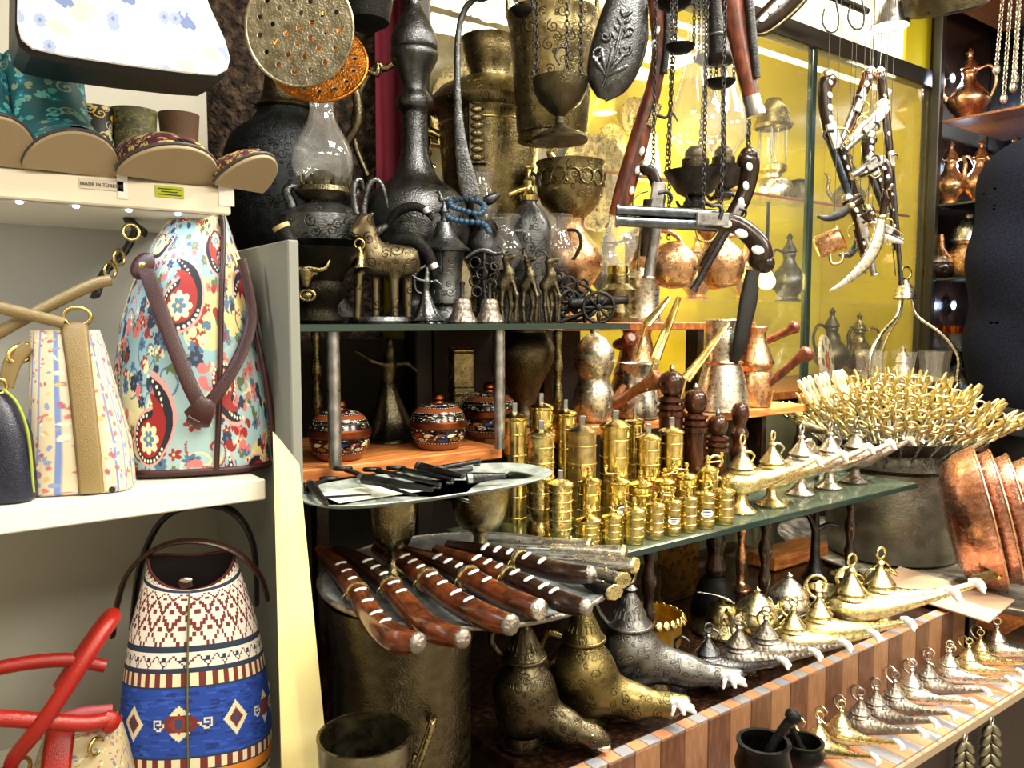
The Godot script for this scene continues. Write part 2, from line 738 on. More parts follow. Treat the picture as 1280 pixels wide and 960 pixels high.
func build_lights() -> void:
	# ceiling panels of the stall and of the passage behind the viewer
	var white := Color(1.0, 0.97, 0.9)
	S = 1.0
	for q in [[-0.2, -0.3, 0.62, 1.3], [1.0, -0.35, 0.62, 5.0], [2.1, -0.4, 0.62, 5.5], [3.1, -0.4, 0.62, 3.5], [-0.8, 1.4, 0.9, 3.5], [0.8, 1.6, 0.9, 7.0], [2.4, 1.4, 0.9, 7.0]]:
		var w: float = q[2]
		var o := T("ceiling_panel", "square white light panel set in the ceiling", "ceiling light", Vector3(q[0], 2.66, q[1]), W, "ceiling light panels")
		S = 1.0
		P(o, "diffuser", mb().box(Vector3.ZERO, Vector3(w, 0.02, w), 0.004), glow(Color(1.0, 0.97, 0.92), 3.0))
		P(o, "frame", mb().box(Vector3(w / 2 + 0.015, 0, 0), Vector3(0.03, 0.04, w + 0.06), 0.004).box(Vector3(-w / 2 - 0.015, 0, 0), Vector3(0.03, 0.04, w + 0.06), 0.004).box(Vector3(0, 0, w / 2 + 0.015), Vector3(w, 0.04, 0.03), 0.004).box(Vector3(0, 0, -w / 2 - 0.015), Vector3(w, 0.04, 0.03), 0.004), std(Color(0.85, 0.85, 0.85), 0.5))
		lamp_area(Vector3(q[0], 2.63, q[1]), Vector3(q[0], 0, q[1]), Vector2(w, w), white, q[3])

# ---- painted cloth and print --------------------------------------------
class Brush:
	var im: Image
	var w: int
	var h: int
	func _init(w_: int, h_: int, c: Color) -> void:
		w = w_
		h = h_
		im = Image.create(w, h, false, Image.FORMAT_RGB8)
		im.fill(c)
	func px(x: int, y: int, c: Color) -> void:
		if y >= 0 and y < h:
			im.set_pixel(posmod(x, w), y, c)
	func rect(x: float, y: float, ww: float, hh: float, c: Color) -> void:
		for yy in range(int(y), int(y + hh)):
			for xx in range(int(x), int(x + ww)):
				px(xx, yy, c)
	func disc(cx: float, cy: float, rx: float, ry: float, c: Color, rot := 0.0) -> void:
		var m := int(maxf(rx, ry)) + 1
		var co := cos(rot)
		var si := sin(rot)
		for dy in range(-m, m + 1):
			for dx in range(-m, m + 1):
				var u := (dx * co + dy * si) / rx
				var v := (-dx * si + dy * co) / ry
				if u * u + v * v <= 1.0:
					px(int(cx) + dx, int(cy) + dy, c)
	func line(x0: float, y0: float, x1: float, y1: float, ww: float, c: Color) -> void:
		var l := maxi(1, int(Vector2(x1 - x0, y1 - y0).length()))
		for i in l + 1:
			var t := float(i) / l
			if ww <= 1.0:
				px(int(lerpf(x0, x1, t)), int(lerpf(y0, y1, t)), c)
			else:
				disc(lerpf(x0, x1, t), lerpf(y0, y1, t), ww / 2, ww / 2, c)
	func flower(cx: float, cy: float, r: float, n: int, c: Color, mid: Color) -> void:
		for i in n:
			var a := TAU * i / n
			disc(cx + cos(a) * r * 0.6, cy + sin(a) * r * 0.6, r * 0.45, r * 0.3, c, a)
		disc(cx, cy, r * 0.28, r * 0.28, mid)
	func spiral(cx: float, cy: float, r: float, a0: float, dirn: float, ww: float, c: Color, turns := 1.3) -> void:
		for i in 90:
			var u := i / 90.0
			var a := a0 + dirn * u * TAU * turns
			disc(cx + cos(a) * r * (1.0 - u * 0.9), cy + sin(a) * r * (1.0 - u * 0.9), ww, ww, c)
	func tear(cx: float, cy: float, sz: float, rot: float, c: Color, bend := 0.5) -> void:
		# a curved drop: discs shrinking along an arc
		for i in 40:
			var u := i / 39.0
			var r := sz * (1.0 - u) ** 0.8 * 0.5 + 0.5
			var a := rot + bend * u * u * 2.0
			disc(cx + cos(a) * sz * u * 1.15, cy + sin(a) * sz * u * 1.15, r, r, c)
	func tex() -> ImageTexture:
		return ImageTexture.create_from_image(im)

func cloth(b: Brush, rough := 0.75, nearest := false, bump := true) -> StandardMaterial3D:
	var m := std(Color.WHITE, rough)
	m.albedo_texture = b.tex()
	if nearest:
		m.texture_filter = BaseMaterial3D.TEXTURE_FILTER_NEAREST
	return m

func leather(c: Color, rough := 0.4) -> StandardMaterial3D:
	var m := std(c, rough)
	m.normal_enabled = true
	m.normal_texture = fine
	m.normal_scale = 0.35
	return tri_(m, 22.0)

func paisley_tex() -> Brush:
	var b := Brush.new(512, 512, Color(0.55, 0.69, 0.72))
	rng.seed = 5
	for k in 16:
		b.disc(rng.randf() * 512, rng.randf() * 512, rng.randf_range(25, 70), rng.randf_range(30, 80), [Color(0.86, 0.8, 0.55), Color(0.62, 0.74, 0.76), Color(0.83, 0.8, 0.62)][k % 3], rng.randf() * 3)
	var small := [Color(0.6, 0.14, 0.12), Color(0.82, 0.45, 0.44), Color(0.3, 0.42, 0.55), Color(0.9, 0.86, 0.66), Color(0.36, 0.43, 0.28), Color(0.16, 0.2, 0.3)]
	for k in 60:
		b.spiral(rng.randf() * 512, rng.randf() * 512, rng.randf_range(16, 34), rng.randf() * TAU, -1.0 if k % 2 else 1.0, 1.3, small[(k * 5 + 2) % 6], 1.1)
	for k in 430:
		b.flower(rng.randf() * 512, rng.randf() * 512, rng.randf_range(5, 12), 5 + k % 3, small[k % 6], small[(k + 3) % 6])
	for k in 220:
		b.tear(rng.randf() * 512, rng.randf() * 512, rng.randf_range(8, 14), rng.randf() * TAU, small[(k * 5) % 6])
	var spots := [[300, 230, 62, -2.3], [420, 120, 52, 2.6], [200, 110, 56, 0.6], [350, 400, 60, -2.6], [225, 330, 44, 1.2], [470, 330, 50, 0.4], [90, 220, 60, -1.0], [60, 400, 55, 2.2], [140, 460, 45, -0.6], [270, 470, 44, 3.0], [440, 470, 40, -1.4], [30, 80, 50, 0.9], [330, 40, 42, -0.3]]
	for q in spots:
		var sz: float = q[2]
		b.tear(q[0], q[1], sz * 1.25, q[3], Color(0.86, 0.62, 0.6))
		b.tear(q[0], q[1], sz * 1.12, q[3], Color(0.09, 0.1, 0.16))
		for i in 26:
			var a := TAU * i / 26
			var pt := Vector2(cos(a), sin(a)) * sz * 0.52
			if cos(a - q[3]) < 0.55:
				b.disc(q[0] + pt.x, q[1] + pt.y, 2.6, 2.6, Color(0.93, 0.9, 0.78))
		for i in 9:
			var u := 0.45 + i * 0.07
			b.disc(q[0] + cos(q[3] + u * u) * sz * 1.3 * u, q[1] + sin(q[3] + u * u) * sz * 1.3 * u, 2.4, 2.4, Color(0.93, 0.9, 0.78))
		b.tear(q[0], q[1], sz * 0.84, q[3], [Color(0.58, 0.1, 0.1), Color(0.88, 0.82, 0.58), Color(0.62, 0.16, 0.14)][int(sz) % 3])
		b.flower(q[0], q[1], sz * 0.36, 8, Color(0.9, 0.86, 0.72), Color(0.62, 0.2, 0.2))
		b.flower(q[0], q[1], sz * 0.2, 6, Color(0.35, 0.5, 0.62), Color(0.9, 0.8, 0.4))
	return b

func kilim_tex() -> Brush:
	var b := Brush.new(192, 200, Color(0.87, 0.84, 0.8))
	var navy := Color(0.13, 0.18, 0.27)
	var maroon := Color(0.42, 0.15, 0.14)
	var blue := Color(0.1, 0.25, 0.6)
	var cream := Color(0.85, 0.82, 0.68)
	var orange := Color(0.83, 0.5, 0.13)
	var dash := func(y: int, hh: int) -> void:
		b.rect(0, y, 192, hh, navy)
		for i in 24:
			b.rect(i * 8, y + 1, 4, hh - 2, cream)
			b.rect(i * 8 + 4, y + 1, 4, hh - 2, maroon)
	b.rect(0, 0, 192, 6, blue)
	dash.call(6, 8)
	b.rect(0, 26, 192, 5, navy)
	for i in 24:
		b.line(i * 8, 16, i * 8 + 4, 24, 1, navy)
		b.line(i * 8 + 4, 24, i * 8 + 8, 16, 1, maroon)
	for i in 12:
		for j in 3:
			var cx := i * 16 + 8 * (j % 2)
			var cy := 42 + j * 15
			for k in range(-3, 4):
				var hw := (4 - absi(k)) * 2
				for e in [-1, 1]:
					b.rect(cx + e * hw - 1, cy + k * 3, 2, 3, maroon)
			b.rect(cx - 2, cy - 2, 4, 4, maroon)
			b.rect(cx + 6, cy - 1, 4, 3, maroon)
	b.rect(0, 84, 192, 4, navy)
	for i in 16:
		b.line(i * 12, 90, i * 12 + 6, 97, 1, maroon)
		b.line(i * 12 + 6, 97, i * 12 + 12, 90, 1, navy)
		b.rect(i * 12 + 5, 91, 3, 3, navy)
	b.rect(0, 98, 192, 2, navy)
	dash.call(100, 9)
	b.rect(0, 109, 192, 36, blue)
	rng.seed = 4
	for i in 400:
		b.rect(rng.randi() % 192, 109 + rng.randi() % 36, 6, 1, Color(0.16, 0.32, 0.7) if i % 2 else Color(0.07, 0.18, 0.47))
	for i in 6:
		var cx := i * 32 + 16
		for k in range(-9, 10):
			var hw := 9 - absi(k)
			b.rect(cx - hw, 127 + k, hw * 2 + 1, 1, cream if absi(k) > 4 or i % 2 else maroon)
		for k in range(-5, 6):
			var hw2 := 5 - absi(k)
			b.rect(cx - hw2, 127 + k, hw2 * 2 + 1, 1, maroon if i % 2 else Color(0.5, 0.2, 0.15))
		b.rect(cx - 1, 125, 3, 5, Color(0.2, 0.25, 0.4))
		if i % 2 == 0:
			b.spiral(cx - 12, 127, 4, 0, 1, 0.6, cream)
			b.spiral(cx + 12, 127, 4, PI, -1, 0.6, cream)
	dash.call(145, 8)
	b.rect(0, 153, 192, 7, orange)
	b.rect(0, 160, 192, 2, navy)
	b.rect(0, 162, 192, 12, cream)
	for i in 16:
		b.disc(i * 12 + 6, 168, 4, 4, navy)
		b.disc(i * 12 + 6, 168, 2, 2, Color(0.8, 0.75, 0.5))
		b.rect(i * 12, 166, 2, 4, maroon)
	b.rect(0, 174, 192, 2, navy)
	b.rect(0, 176, 192, 7, orange)
	dash.call(183, 8)
	b.rect(0, 191, 192, 9, Color(0.8, 0.8, 0.82))
	return b

func floral_tex() -> Brush:
	var b := Brush.new(512, 256, Color(0.95, 0.95, 0.96))
	rng.seed = 8
	var c := [Color(0.38, 0.46, 0.66), Color(0.55, 0.61, 0.74), Color(0.72, 0.71, 0.68)]
	for k in 60:
		var x := rng.randf() * 512
		var y := rng.randf() * 256
		b.spiral(x, y, rng.randf_range(18, 40), rng.randf() * TAU, -1.0 if k % 2 else 1.0, 0.9, c[k % 3], 0.8)
	for k in 30:
		var x := rng.randf() * 512
		var y := rng.randf() * 256
		if k % 2 == 0:
			b.flower(x, y, 15, 9, c[1], c[0])
		else:
			for i in 6:
				b.tear(x + i * 6, y + (i % 3) * 6, 14, rng.randf() * 2.0 + 2.0, c[(k / 2) % 3])
	return b

func brocade_tex(base: Color, cols: Array, seed_: int, n := 120, r := 9.0) -> Brush:
	var b := Brush.new(256, 256, base)
	rng.seed = seed_
	for k in n:
		var x := rng.randf() * 256
		var y := rng.randf() * 256
		match k % 3:
			0: b.flower(x, y, rng.randf_range(0.6, 1.2) * r, 6, cols[k % cols.size()], cols[(k + 1) % cols.size()])
			1: b.spiral(x, y, rng.randf_range(0.7, 1.6) * r, rng.randf() * TAU, 1, 1.0, cols[k % cols.size()])
			2: b.tear(x, y, r, rng.randf() * TAU, cols[k % cols.size()])
	return b

func slab(a: Vector3, b: Vector3, bev := 0.0) -> MB:
	return mm().box((a + b) / 2, (b - a).abs(), bev)

func build_room() -> void:
	var plaster := std(Color(0.86, 0.83, 0.76), 0.9)
	var floor_m := tri_(std(Color(0.6, 0.56, 0.5), 0.5), 2.0)
	floor_m.albedo_texture = noise_tex(31, 0.03, Color(0.6, 0.6, 0.6), Color(1, 1, 1))
	struct("floor", slab(Vector3(-2.6, -0.1, -2.6), Vector3(4.4, 0, 3.2)), floor_m)
	struct("ceiling", slab(Vector3(-2.6, 2.7, -2.6), Vector3(4.4, 2.8, 3.2)), std(Color(0.75, 0.72, 0.66), 0.9))
	struct("wall_back", slab(Vector3(-2.6, 0, -2.6), Vector3(4.4, 2.7, -2.5)), plaster)
	struct("wall_left", slab(Vector3(-2.7, 0, -2.6), Vector3(-2.6, 2.7, 3.2)), plaster)
	struct("wall_right", slab(Vector3(4.4, 0, -2.6), Vector3(4.5, 2.7, 3.2)), plaster)
	struct("wall_front", slab(Vector3(-2.6, 0, 3.2), Vector3(4.4, 2.7, 3.3)), plaster)
	# dark stone pier and rough wall behind the metalware
	var stone := tri_(std(Color(1, 1, 1), 0.9), 3.0)
	stone.albedo_texture = noise_tex(41, 0.03, Color(0.13, 0.1, 0.08), Color(0.42, 0.34, 0.27), 0, 256, Color(0.26, 0.2, 0.16))
	stone.normal_enabled = true
	stone.normal_texture = noise_nrm(42, 0.05, 8.0)
	struct("wall_stone", slab(Vector3(-2.6, 0, -2.1), Vector3(1.0, 2.7, -1.95)), stone)
	var pier := T("stone_pier", "rough brown stone pier beside the shoe shelf", "pillar", Vector3(0.37, 0, -1.8), W)
	pier.set_meta("kind", "structure")
	S = 1.0
	P(pier, "shaft", mb().box(Vector3(0, 1.35, 0), Vector3(0.2, 2.7, 0.2), 0.02), stone)
	P(pier, "moulding", mb().box(Vector3(0.0, 1.9, 0), Vector3(0.23, 0.03, 0.23), 0.01), stone)

	# handbag unit: back, boards, sides
	var white := std(Color(0.86, 0.84, 0.78), 0.45)
	var grey := std(Color(0.5, 0.51, 0.48), 0.55)
	var u := T("shelving_unit", "white shelving unit holding handbags, boots and slippers", "shelving", Vector3(-0.3, 0, -1.28), W)
	S = 1.0
	var rel := Vector3(0.3, 0, 1.28)
	var bd := func(nm: String, a: Vector3, b: Vector3, m: Material) -> MeshInstance3D:
		return P(u, nm, mb().box((a + b) / 2 + rel, (b - a).abs(), 0.002), m)
	bd.call("back_panel", Vector3(-1.3, 0, -1.46), Vector3(0.41, 2.3, -1.44), std(Color(0.64, 0.63, 0.59), 0.6))
	var top = bd.call("shelf_board", Vector3(-1.3, 1.395, -1.44), Vector3(0.335, 1.425, -1.09), white)
	var mid = bd.call("shelf_board", Vector3(-1.3, 1.005, -1.44), Vector3(0.372, 1.03, -1.09), white)
	bd.call("shelf_board", Vector3(-1.3, 0.55, -1.44), Vector3(0.378, 0.58, -1.07), white)
	bd.call("side_panel", Vector3(0.408, 0, -1.44), Vector3(0.424, 1.36, -1.075), grey)
	bd.call("side_panel", Vector3(-1.33, 0, -1.44), Vector3(-1.3, 2.3, -1.09), grey)
	var lip = std(Color(0.75, 0.73, 0.66), 0.6)
	P(top, "fascia", mb().box(Vector3(-0.48, 1.405, -1.086) + rel, Vector3(1.63, 0.034, 0.008), 0.002), std(Color(0.9, 0.86, 0.78), 0.4))
	P(mid, "fascia", mb().box(Vector3(-0.464, 1.0165, -1.086) + rel, Vector3(1.672, 0.029, 0.008), 0.002), std(Color(0.9, 0.88, 0.82), 0.4))
	# tape and stickers on the top board
	P(top, "price_sticker", mb().box(onz(212, 240, -1.081) + rel, Vector3(0.034, 0.014, 0.001)), std(Color(0.68, 0.72, 0.1), 0.6))
	for r in 3:
		P(top, "sticker_print", mb().box(onz(212, 236.5 + r * 3.5, -1.0803) + rel, Vector3(0.028 - 0.008 * (r % 2), 0.0012, 0.001)), std(Color(0.25, 0.27, 0.08), 0.8))
	P(top, "paper_label", mb().box(onz(127, 231, -1.081) + rel, Vector3(0.048, 0.012, 0.001)), std(Color(0.82, 0.78, 0.72), 0.6))
	var tm := TextMesh.new()
	tm.text = "MADE IN TÜRKİYE"
	tm.font_size = 16
	tm.pixel_size = 0.00034
	tm.depth = 0.0004
	P2(top, "lettering", tm, std(Color(0.3, 0.27, 0.25), 0.8), onz(127, 231, -1.0798) + rel)
	P(top, "tape", mb().box(onz(153, 233, -1.081) + rel, Vector3(0.012, 0.03, 0.001)), std(Color(0.93, 0.92, 0.9), 0.25))
	P(top, "tape", mb().box(onz(283, 243, -1.081) + rel, Vector3(0.02, 0.03, 0.001)), std(Color(0.93, 0.92, 0.9), 0.25))
	P(mid, "screw_hole", mb().xf(onz(140, 612, -1.0815) + rel, Vector3(90, 0, 0)).lathe([0, 0, 0.004, 0, 0.004, 0.001, 0, 0.001], 12), std(Color(0.12, 0.12, 0.14), 0.5))
	P(mid, "shelf_bracket", mb().box(onz(254, 616, -1.2) + rel, Vector3(0.05, 0.02, 0.03), 0.003), mats.steel)
	# light strip under the top board
	var strip := T("led_strip", "strip of tiny white lights under the shoe shelf", "light strip", Vector3(-0.1, 1.392, -1.13), W)
	S = 1.0
	P(strip, "tape", mb().box(Vector3(0, 0, 0), Vector3(0.84, 0.003, 0.01)), std(Color(0.7, 0.7, 0.68), 0.5))
	var led := glow(Color(0.9, 0.95, 1.0), 14.0)
	for i in 14:
		P(strip, "diode", mb().ell(Vector3(-0.4 + i * 0.06, -0.003, 0), Vector3(0.004, 0.002, 0.004), 8, 6), led)
	lamp_area(Vector3(-0.1, 1.382, -1.13), Vector3(-0.1, 0.9, -1.2), Vector2(0.84, 0.012), Color(0.92, 0.96, 1.0), 0.12)
	# pale board leaning at the end of the unit
	var pb := T("pale_board", "pale yellow board leaning upright against the end of the handbag shelves", "board", Vector3(0.44, 0, -1.0), W)
	S = 1.0
	var q := func(px: float, py: float, z: float) -> Vector3:
		return onz(px, py, z) - pb.position
	var a = [q.call(341, 540, -1.06), q.call(352, 552, -1.06), q.call(374, 580, -1.06), q.call(411, 965, -0.99), q.call(352, 965, -0.99)]
	var fl := mb()
	var th := Vector3(0.004, 0, -0.012)
	var nn = (a[2] - a[0]).cross(a[3] - a[0]).normalized()
	if nn.z < 0:
		nn = -nn
	for ex in 2:
		a.append(Vector3(a[3 + ex].x + (a[3 + ex].x - a[2].x) * 0.2, 0, a[3 + ex].z + 0.03))
	var ring := [a[0], a[1], a[2], a[3], a[5], a[6], a[4]]
	for i in range(1, ring.size() - 1):
		fl.tri(ring[0], ring[i], ring[i + 1], nn)
		fl.tri(ring[0] + th, ring[i] + th, ring[i + 1] + th, -nn)
	P(pb, "face", fl, std(Color(0.93, 0.87, 0.62), 0.45))
	var ed := mb()
	for i in ring.size():
		var p0: Vector3 = ring[i]
		var p1: Vector3 = ring[(i + 1) % ring.size()]
		ed.quad(p0, p1, p1 + th, p0 + th)
	P(pb, "raw_edge", ed, std(Color(0.45, 0.33, 0.18), 0.9))

	# upper dark glass shelf with posts, wooden plank, lower glass shelf
	var sh := T("glass_shelf", "dark-edged glass shelf carrying bronze figures and oil lamps", "shelf", Vector3(0.83, 1.243, -1.475), W)
	S = 1.0
	P(sh, "pane", mb().box(Vector3(0, -0.005, 0), Vector3(0.76, 0.01, 0.49), 0.002), std(Color(0.07, 0.08, 0.08), 0.08))
	P(sh, "front_edge", mb().box(Vector3(0, -0.006, 0.248), Vector3(0.76, 0.012, 0.006), 0.001), mats.glass_edge)
	for i in [[-0.36, 0.19], [-0.16, -0.14], [0.19, 0.03], [0.34, 0.06]]:
		P(sh, "post", mb().lathe([0.008, -0.241, 0.012, -0.23, 0.007, -0.2, 0.012, -0.17, 0.007, -0.13, 0.012, -0.1, 0.007, -0.06, 0.01, -0.03, 0.008, -0.011], 12, 4), mats.brass_old, Vector3(i[0], 0, i[1]))
	for i in [[-0.28, 0.222], [0.06, 0.222]]:
		P(sh, "rod", mb().lathe([0.011, -0.2415, 0.011, -0.012], 14), mats.steel, Vector3(i[0], 0, i[1]))
	var pl := T("wooden_plank", "orange wooden plank shelf under the painted jars", "shelf", Vector3(0.67, 1.0, -1.45), W)
	S = 1.0
	P(pl, "board", mb().box(Vector3(0, -0.011, 0), Vector3(0.48, 0.022, 0.36), 0.002), mats.wood_shelf)
	P(pl, "leg", mb().box(Vector3(-0.2, -0.512, 0.1), Vector3(0.03, 0.976, 0.03), 0.002), mats.wood_dark)
	P(pl, "leg", mb().box(Vector3(0.0, -0.512, -0.16), Vector3(0.03, 0.976, 0.03), 0.002), mats.wood_dark)
	pl = T("wooden_plank", "orange wooden plank shelf under the copper coffee pots", "shelf", Vector3(1.53, 1.0, -1.52), W)
	S = 1.0
	P(pl, "board", mb().box(Vector3(0, -0.011, 0), Vector3(1.16, 0.022, 0.26), 0.002), mats.wood_shelf)
	P(pl, "bracket", mb().box(Vector3(0.42, -0.1, 0.05), Vector3(0.02, 0.15, 0.1), 0.002), mats.wood_dark)
	P(pl, "bracket", mb().box(Vector3(-0.1, -0.1, 0.05), Vector3(0.02, 0.15, 0.1), 0.002), mats.wood_dark)
	var gs := T("lower_glass_shelf", "thick glass shelf crowded with brass grinders and oil lamps", "shelf", Vector3(1.475, 0.82, -1.22), W)
	S = 1.0
	P(gs, "pane", mb().box(Vector3(0, -0.006, 0), Vector3(1.25, 0.012, 0.34), 0.002), std(Color(0.32, 0.36, 0.3), 0.06))
	P(gs, "front_edge", mb().box(Vector3(0, -0.006, 0.1725), Vector3(1.25, 0.013, 0.005), 0.001), mats.glass_edge)
	for i in [[-0.327, 0.12], [0.05, 0.12], [0.4, 0.12]]:
		P(gs, "post", mb().lathe([0.012, -0.249, 0.016, -0.235, 0.009, -0.2, 0.015, -0.16, 0.009, -0.13, 0.016, -0.09, 0.009, -0.06, 0.014, -0.03, 0.01, -0.013], 12, 4), mats.wood_dark, Vector3(i[0], 0, i[1]))

	# dark cupboard backing under the shelves
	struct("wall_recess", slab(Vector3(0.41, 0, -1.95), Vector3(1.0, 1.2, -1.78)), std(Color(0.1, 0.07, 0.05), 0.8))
	struct("trim_1", slab(Vector3(0.97, 0, -1.78), Vector3(1.02, 2.7, -1.72), 0.004), std(Color(0.08, 0.07, 0.06), 0.4))
	struct("wall_ledge", slab(Vector3(1.02, 0.96, -1.735), Vector3(1.5, 1.225, -1.715)), std(Color(0.11, 0.08, 0.06), 0.7))
	# red cloth hung on the stone wall
	var rc := T("red_cloth", "dark red cloth strip hanging behind the tall ewer", "cloth", onz(495, 250, -1.85), W)
	var rows := []
	for i in 9:
		var row := PackedVector3Array()
		for j in 13:
			row.append(Vector3((j - 6) * 4.5, -20 + i * 42, sin(j * 1.3 + i * 0.15) * 3.5))
		rows.append(row)
	var back := []
	for i in 9:
		var row := PackedVector3Array()
		for j in 13:
			row.append(rows[i][12 - j] - Vector3(0, 0, 1.5))
		back.append(row)
	P(rc, "cloth", mb().grid(rows).grid(back), std(Color(0.45, 0.06, 0.16), 0.8))

func loft(rows: Array, seg := 40, u_rep := 1.0, m: MB = null) -> MB:
	# rows: [y, cx, half width, half depth, cz, power]; squarish rings stacked upwards
	if m == null:
		m = mb()
	var out := []
	for r in rows:
		var row := PackedVector3Array()
		var pw: float = r[5] if r.size() > 5 else 2.0
		for j in seg + 1:
			var a := TAU * (j % seg) / seg
			var c := cos(a)
			var s2 := sin(a)
			row.append(Vector3(r[1] + signf(c) * absf(c) ** (2.0 / pw) * r[2], r[0], (r[4] if r.size() > 4 else 0.0) + signf(s2) * absf(s2) ** (2.0 / pw) * r[3]))
		out.append(row)
	return m.grid(out, u_rep)

func lw(pts: Array, z := 0.0, o := Vector3.ZERO, zs := 1.0) -> Array:
	# photo-sized path relative to o: [px, py, z, r ...] -> local
	var q := []
	for p in pts:
		var a := [p[0] - o.x, o.y - p[1]]
		a.append_array(p.slice(2))
		q.append(a)
	return q

func shoe(called: String, label: String, px: float, py: float, w: float, ln: float, tilt: float, up: Material, yaw := 0.0, shaft := 0.0) -> void:
	var o := T(called, label, "boot" if shaft > 0 else "slipper", onz(px, py - 5, -1.075), W + yaw, "boots and slippers on the top shelf")
	var sole := []
	for i in 25:
		var a := PI * i / 24
		sole.append_array([cos(a) * w * 0.5, sin(a) * ln])
	sole.append_array([-w * 0.48, -ln * 0.1, w * 0.48, -ln * 0.1])
	P(o, "sole", mb().prism(sole, -5, 0, 1), std(Color(0.62, 0.55, 0.43), 0.75), Vector3.ZERO, Vector3(90 - tilt, 0, 0))
	P(o, "welt", mb().xf(Vector3.ZERO).prism(Array(sole).map(func(x): return x * 1.03), -9, -5, 1), std(Color(0.25, 0.24, 0.25), 0.5), Vector3.ZERO, Vector3(90 - tilt, 0, 0))
	var b := mb()
	var rows := []
	for i in 13:
		var t := i / 12.0
		var z := ln * (0.97 - 1.05 * t)
		var hw := w * 0.5 * sqrt(clampf(1.0 - pow(clampf(z / ln, 0, 1), 2), 0.02, 1.0)) * 0.98
		var hh := (w * (0.2 + 0.3 * t)) * sqrt(clampf(1.0 - pow(clampf(z / ln, 0, 1), 4), 0.02, 1.0))
		var row := PackedVector3Array()
		for j in 21:
			var a := PI * j / 20.0
			row.append(Vector3(cos(a) * hw, 8 + sin(a) * hh, z))
		rows.append(row)
	P(o, "upper", b.grid(rows), up, Vector3.ZERO, Vector3(-tilt, 0, 0))
	if shaft > 0:
		P(o, "shaft", mb().tube([[0, 10, -ln * 0.35, w * 0.43, w * 0.4], [-2, 40, -ln * 0.75, w * 0.42, w * 0.36], [-4, shaft * 0.6, -ln * 1.1, w * 0.4, w * 0.33], [-6, shaft, -ln * 1.25, w * 0.42, w * 0.34]], 20, 5, Vector3(1, 0, 0)), up)

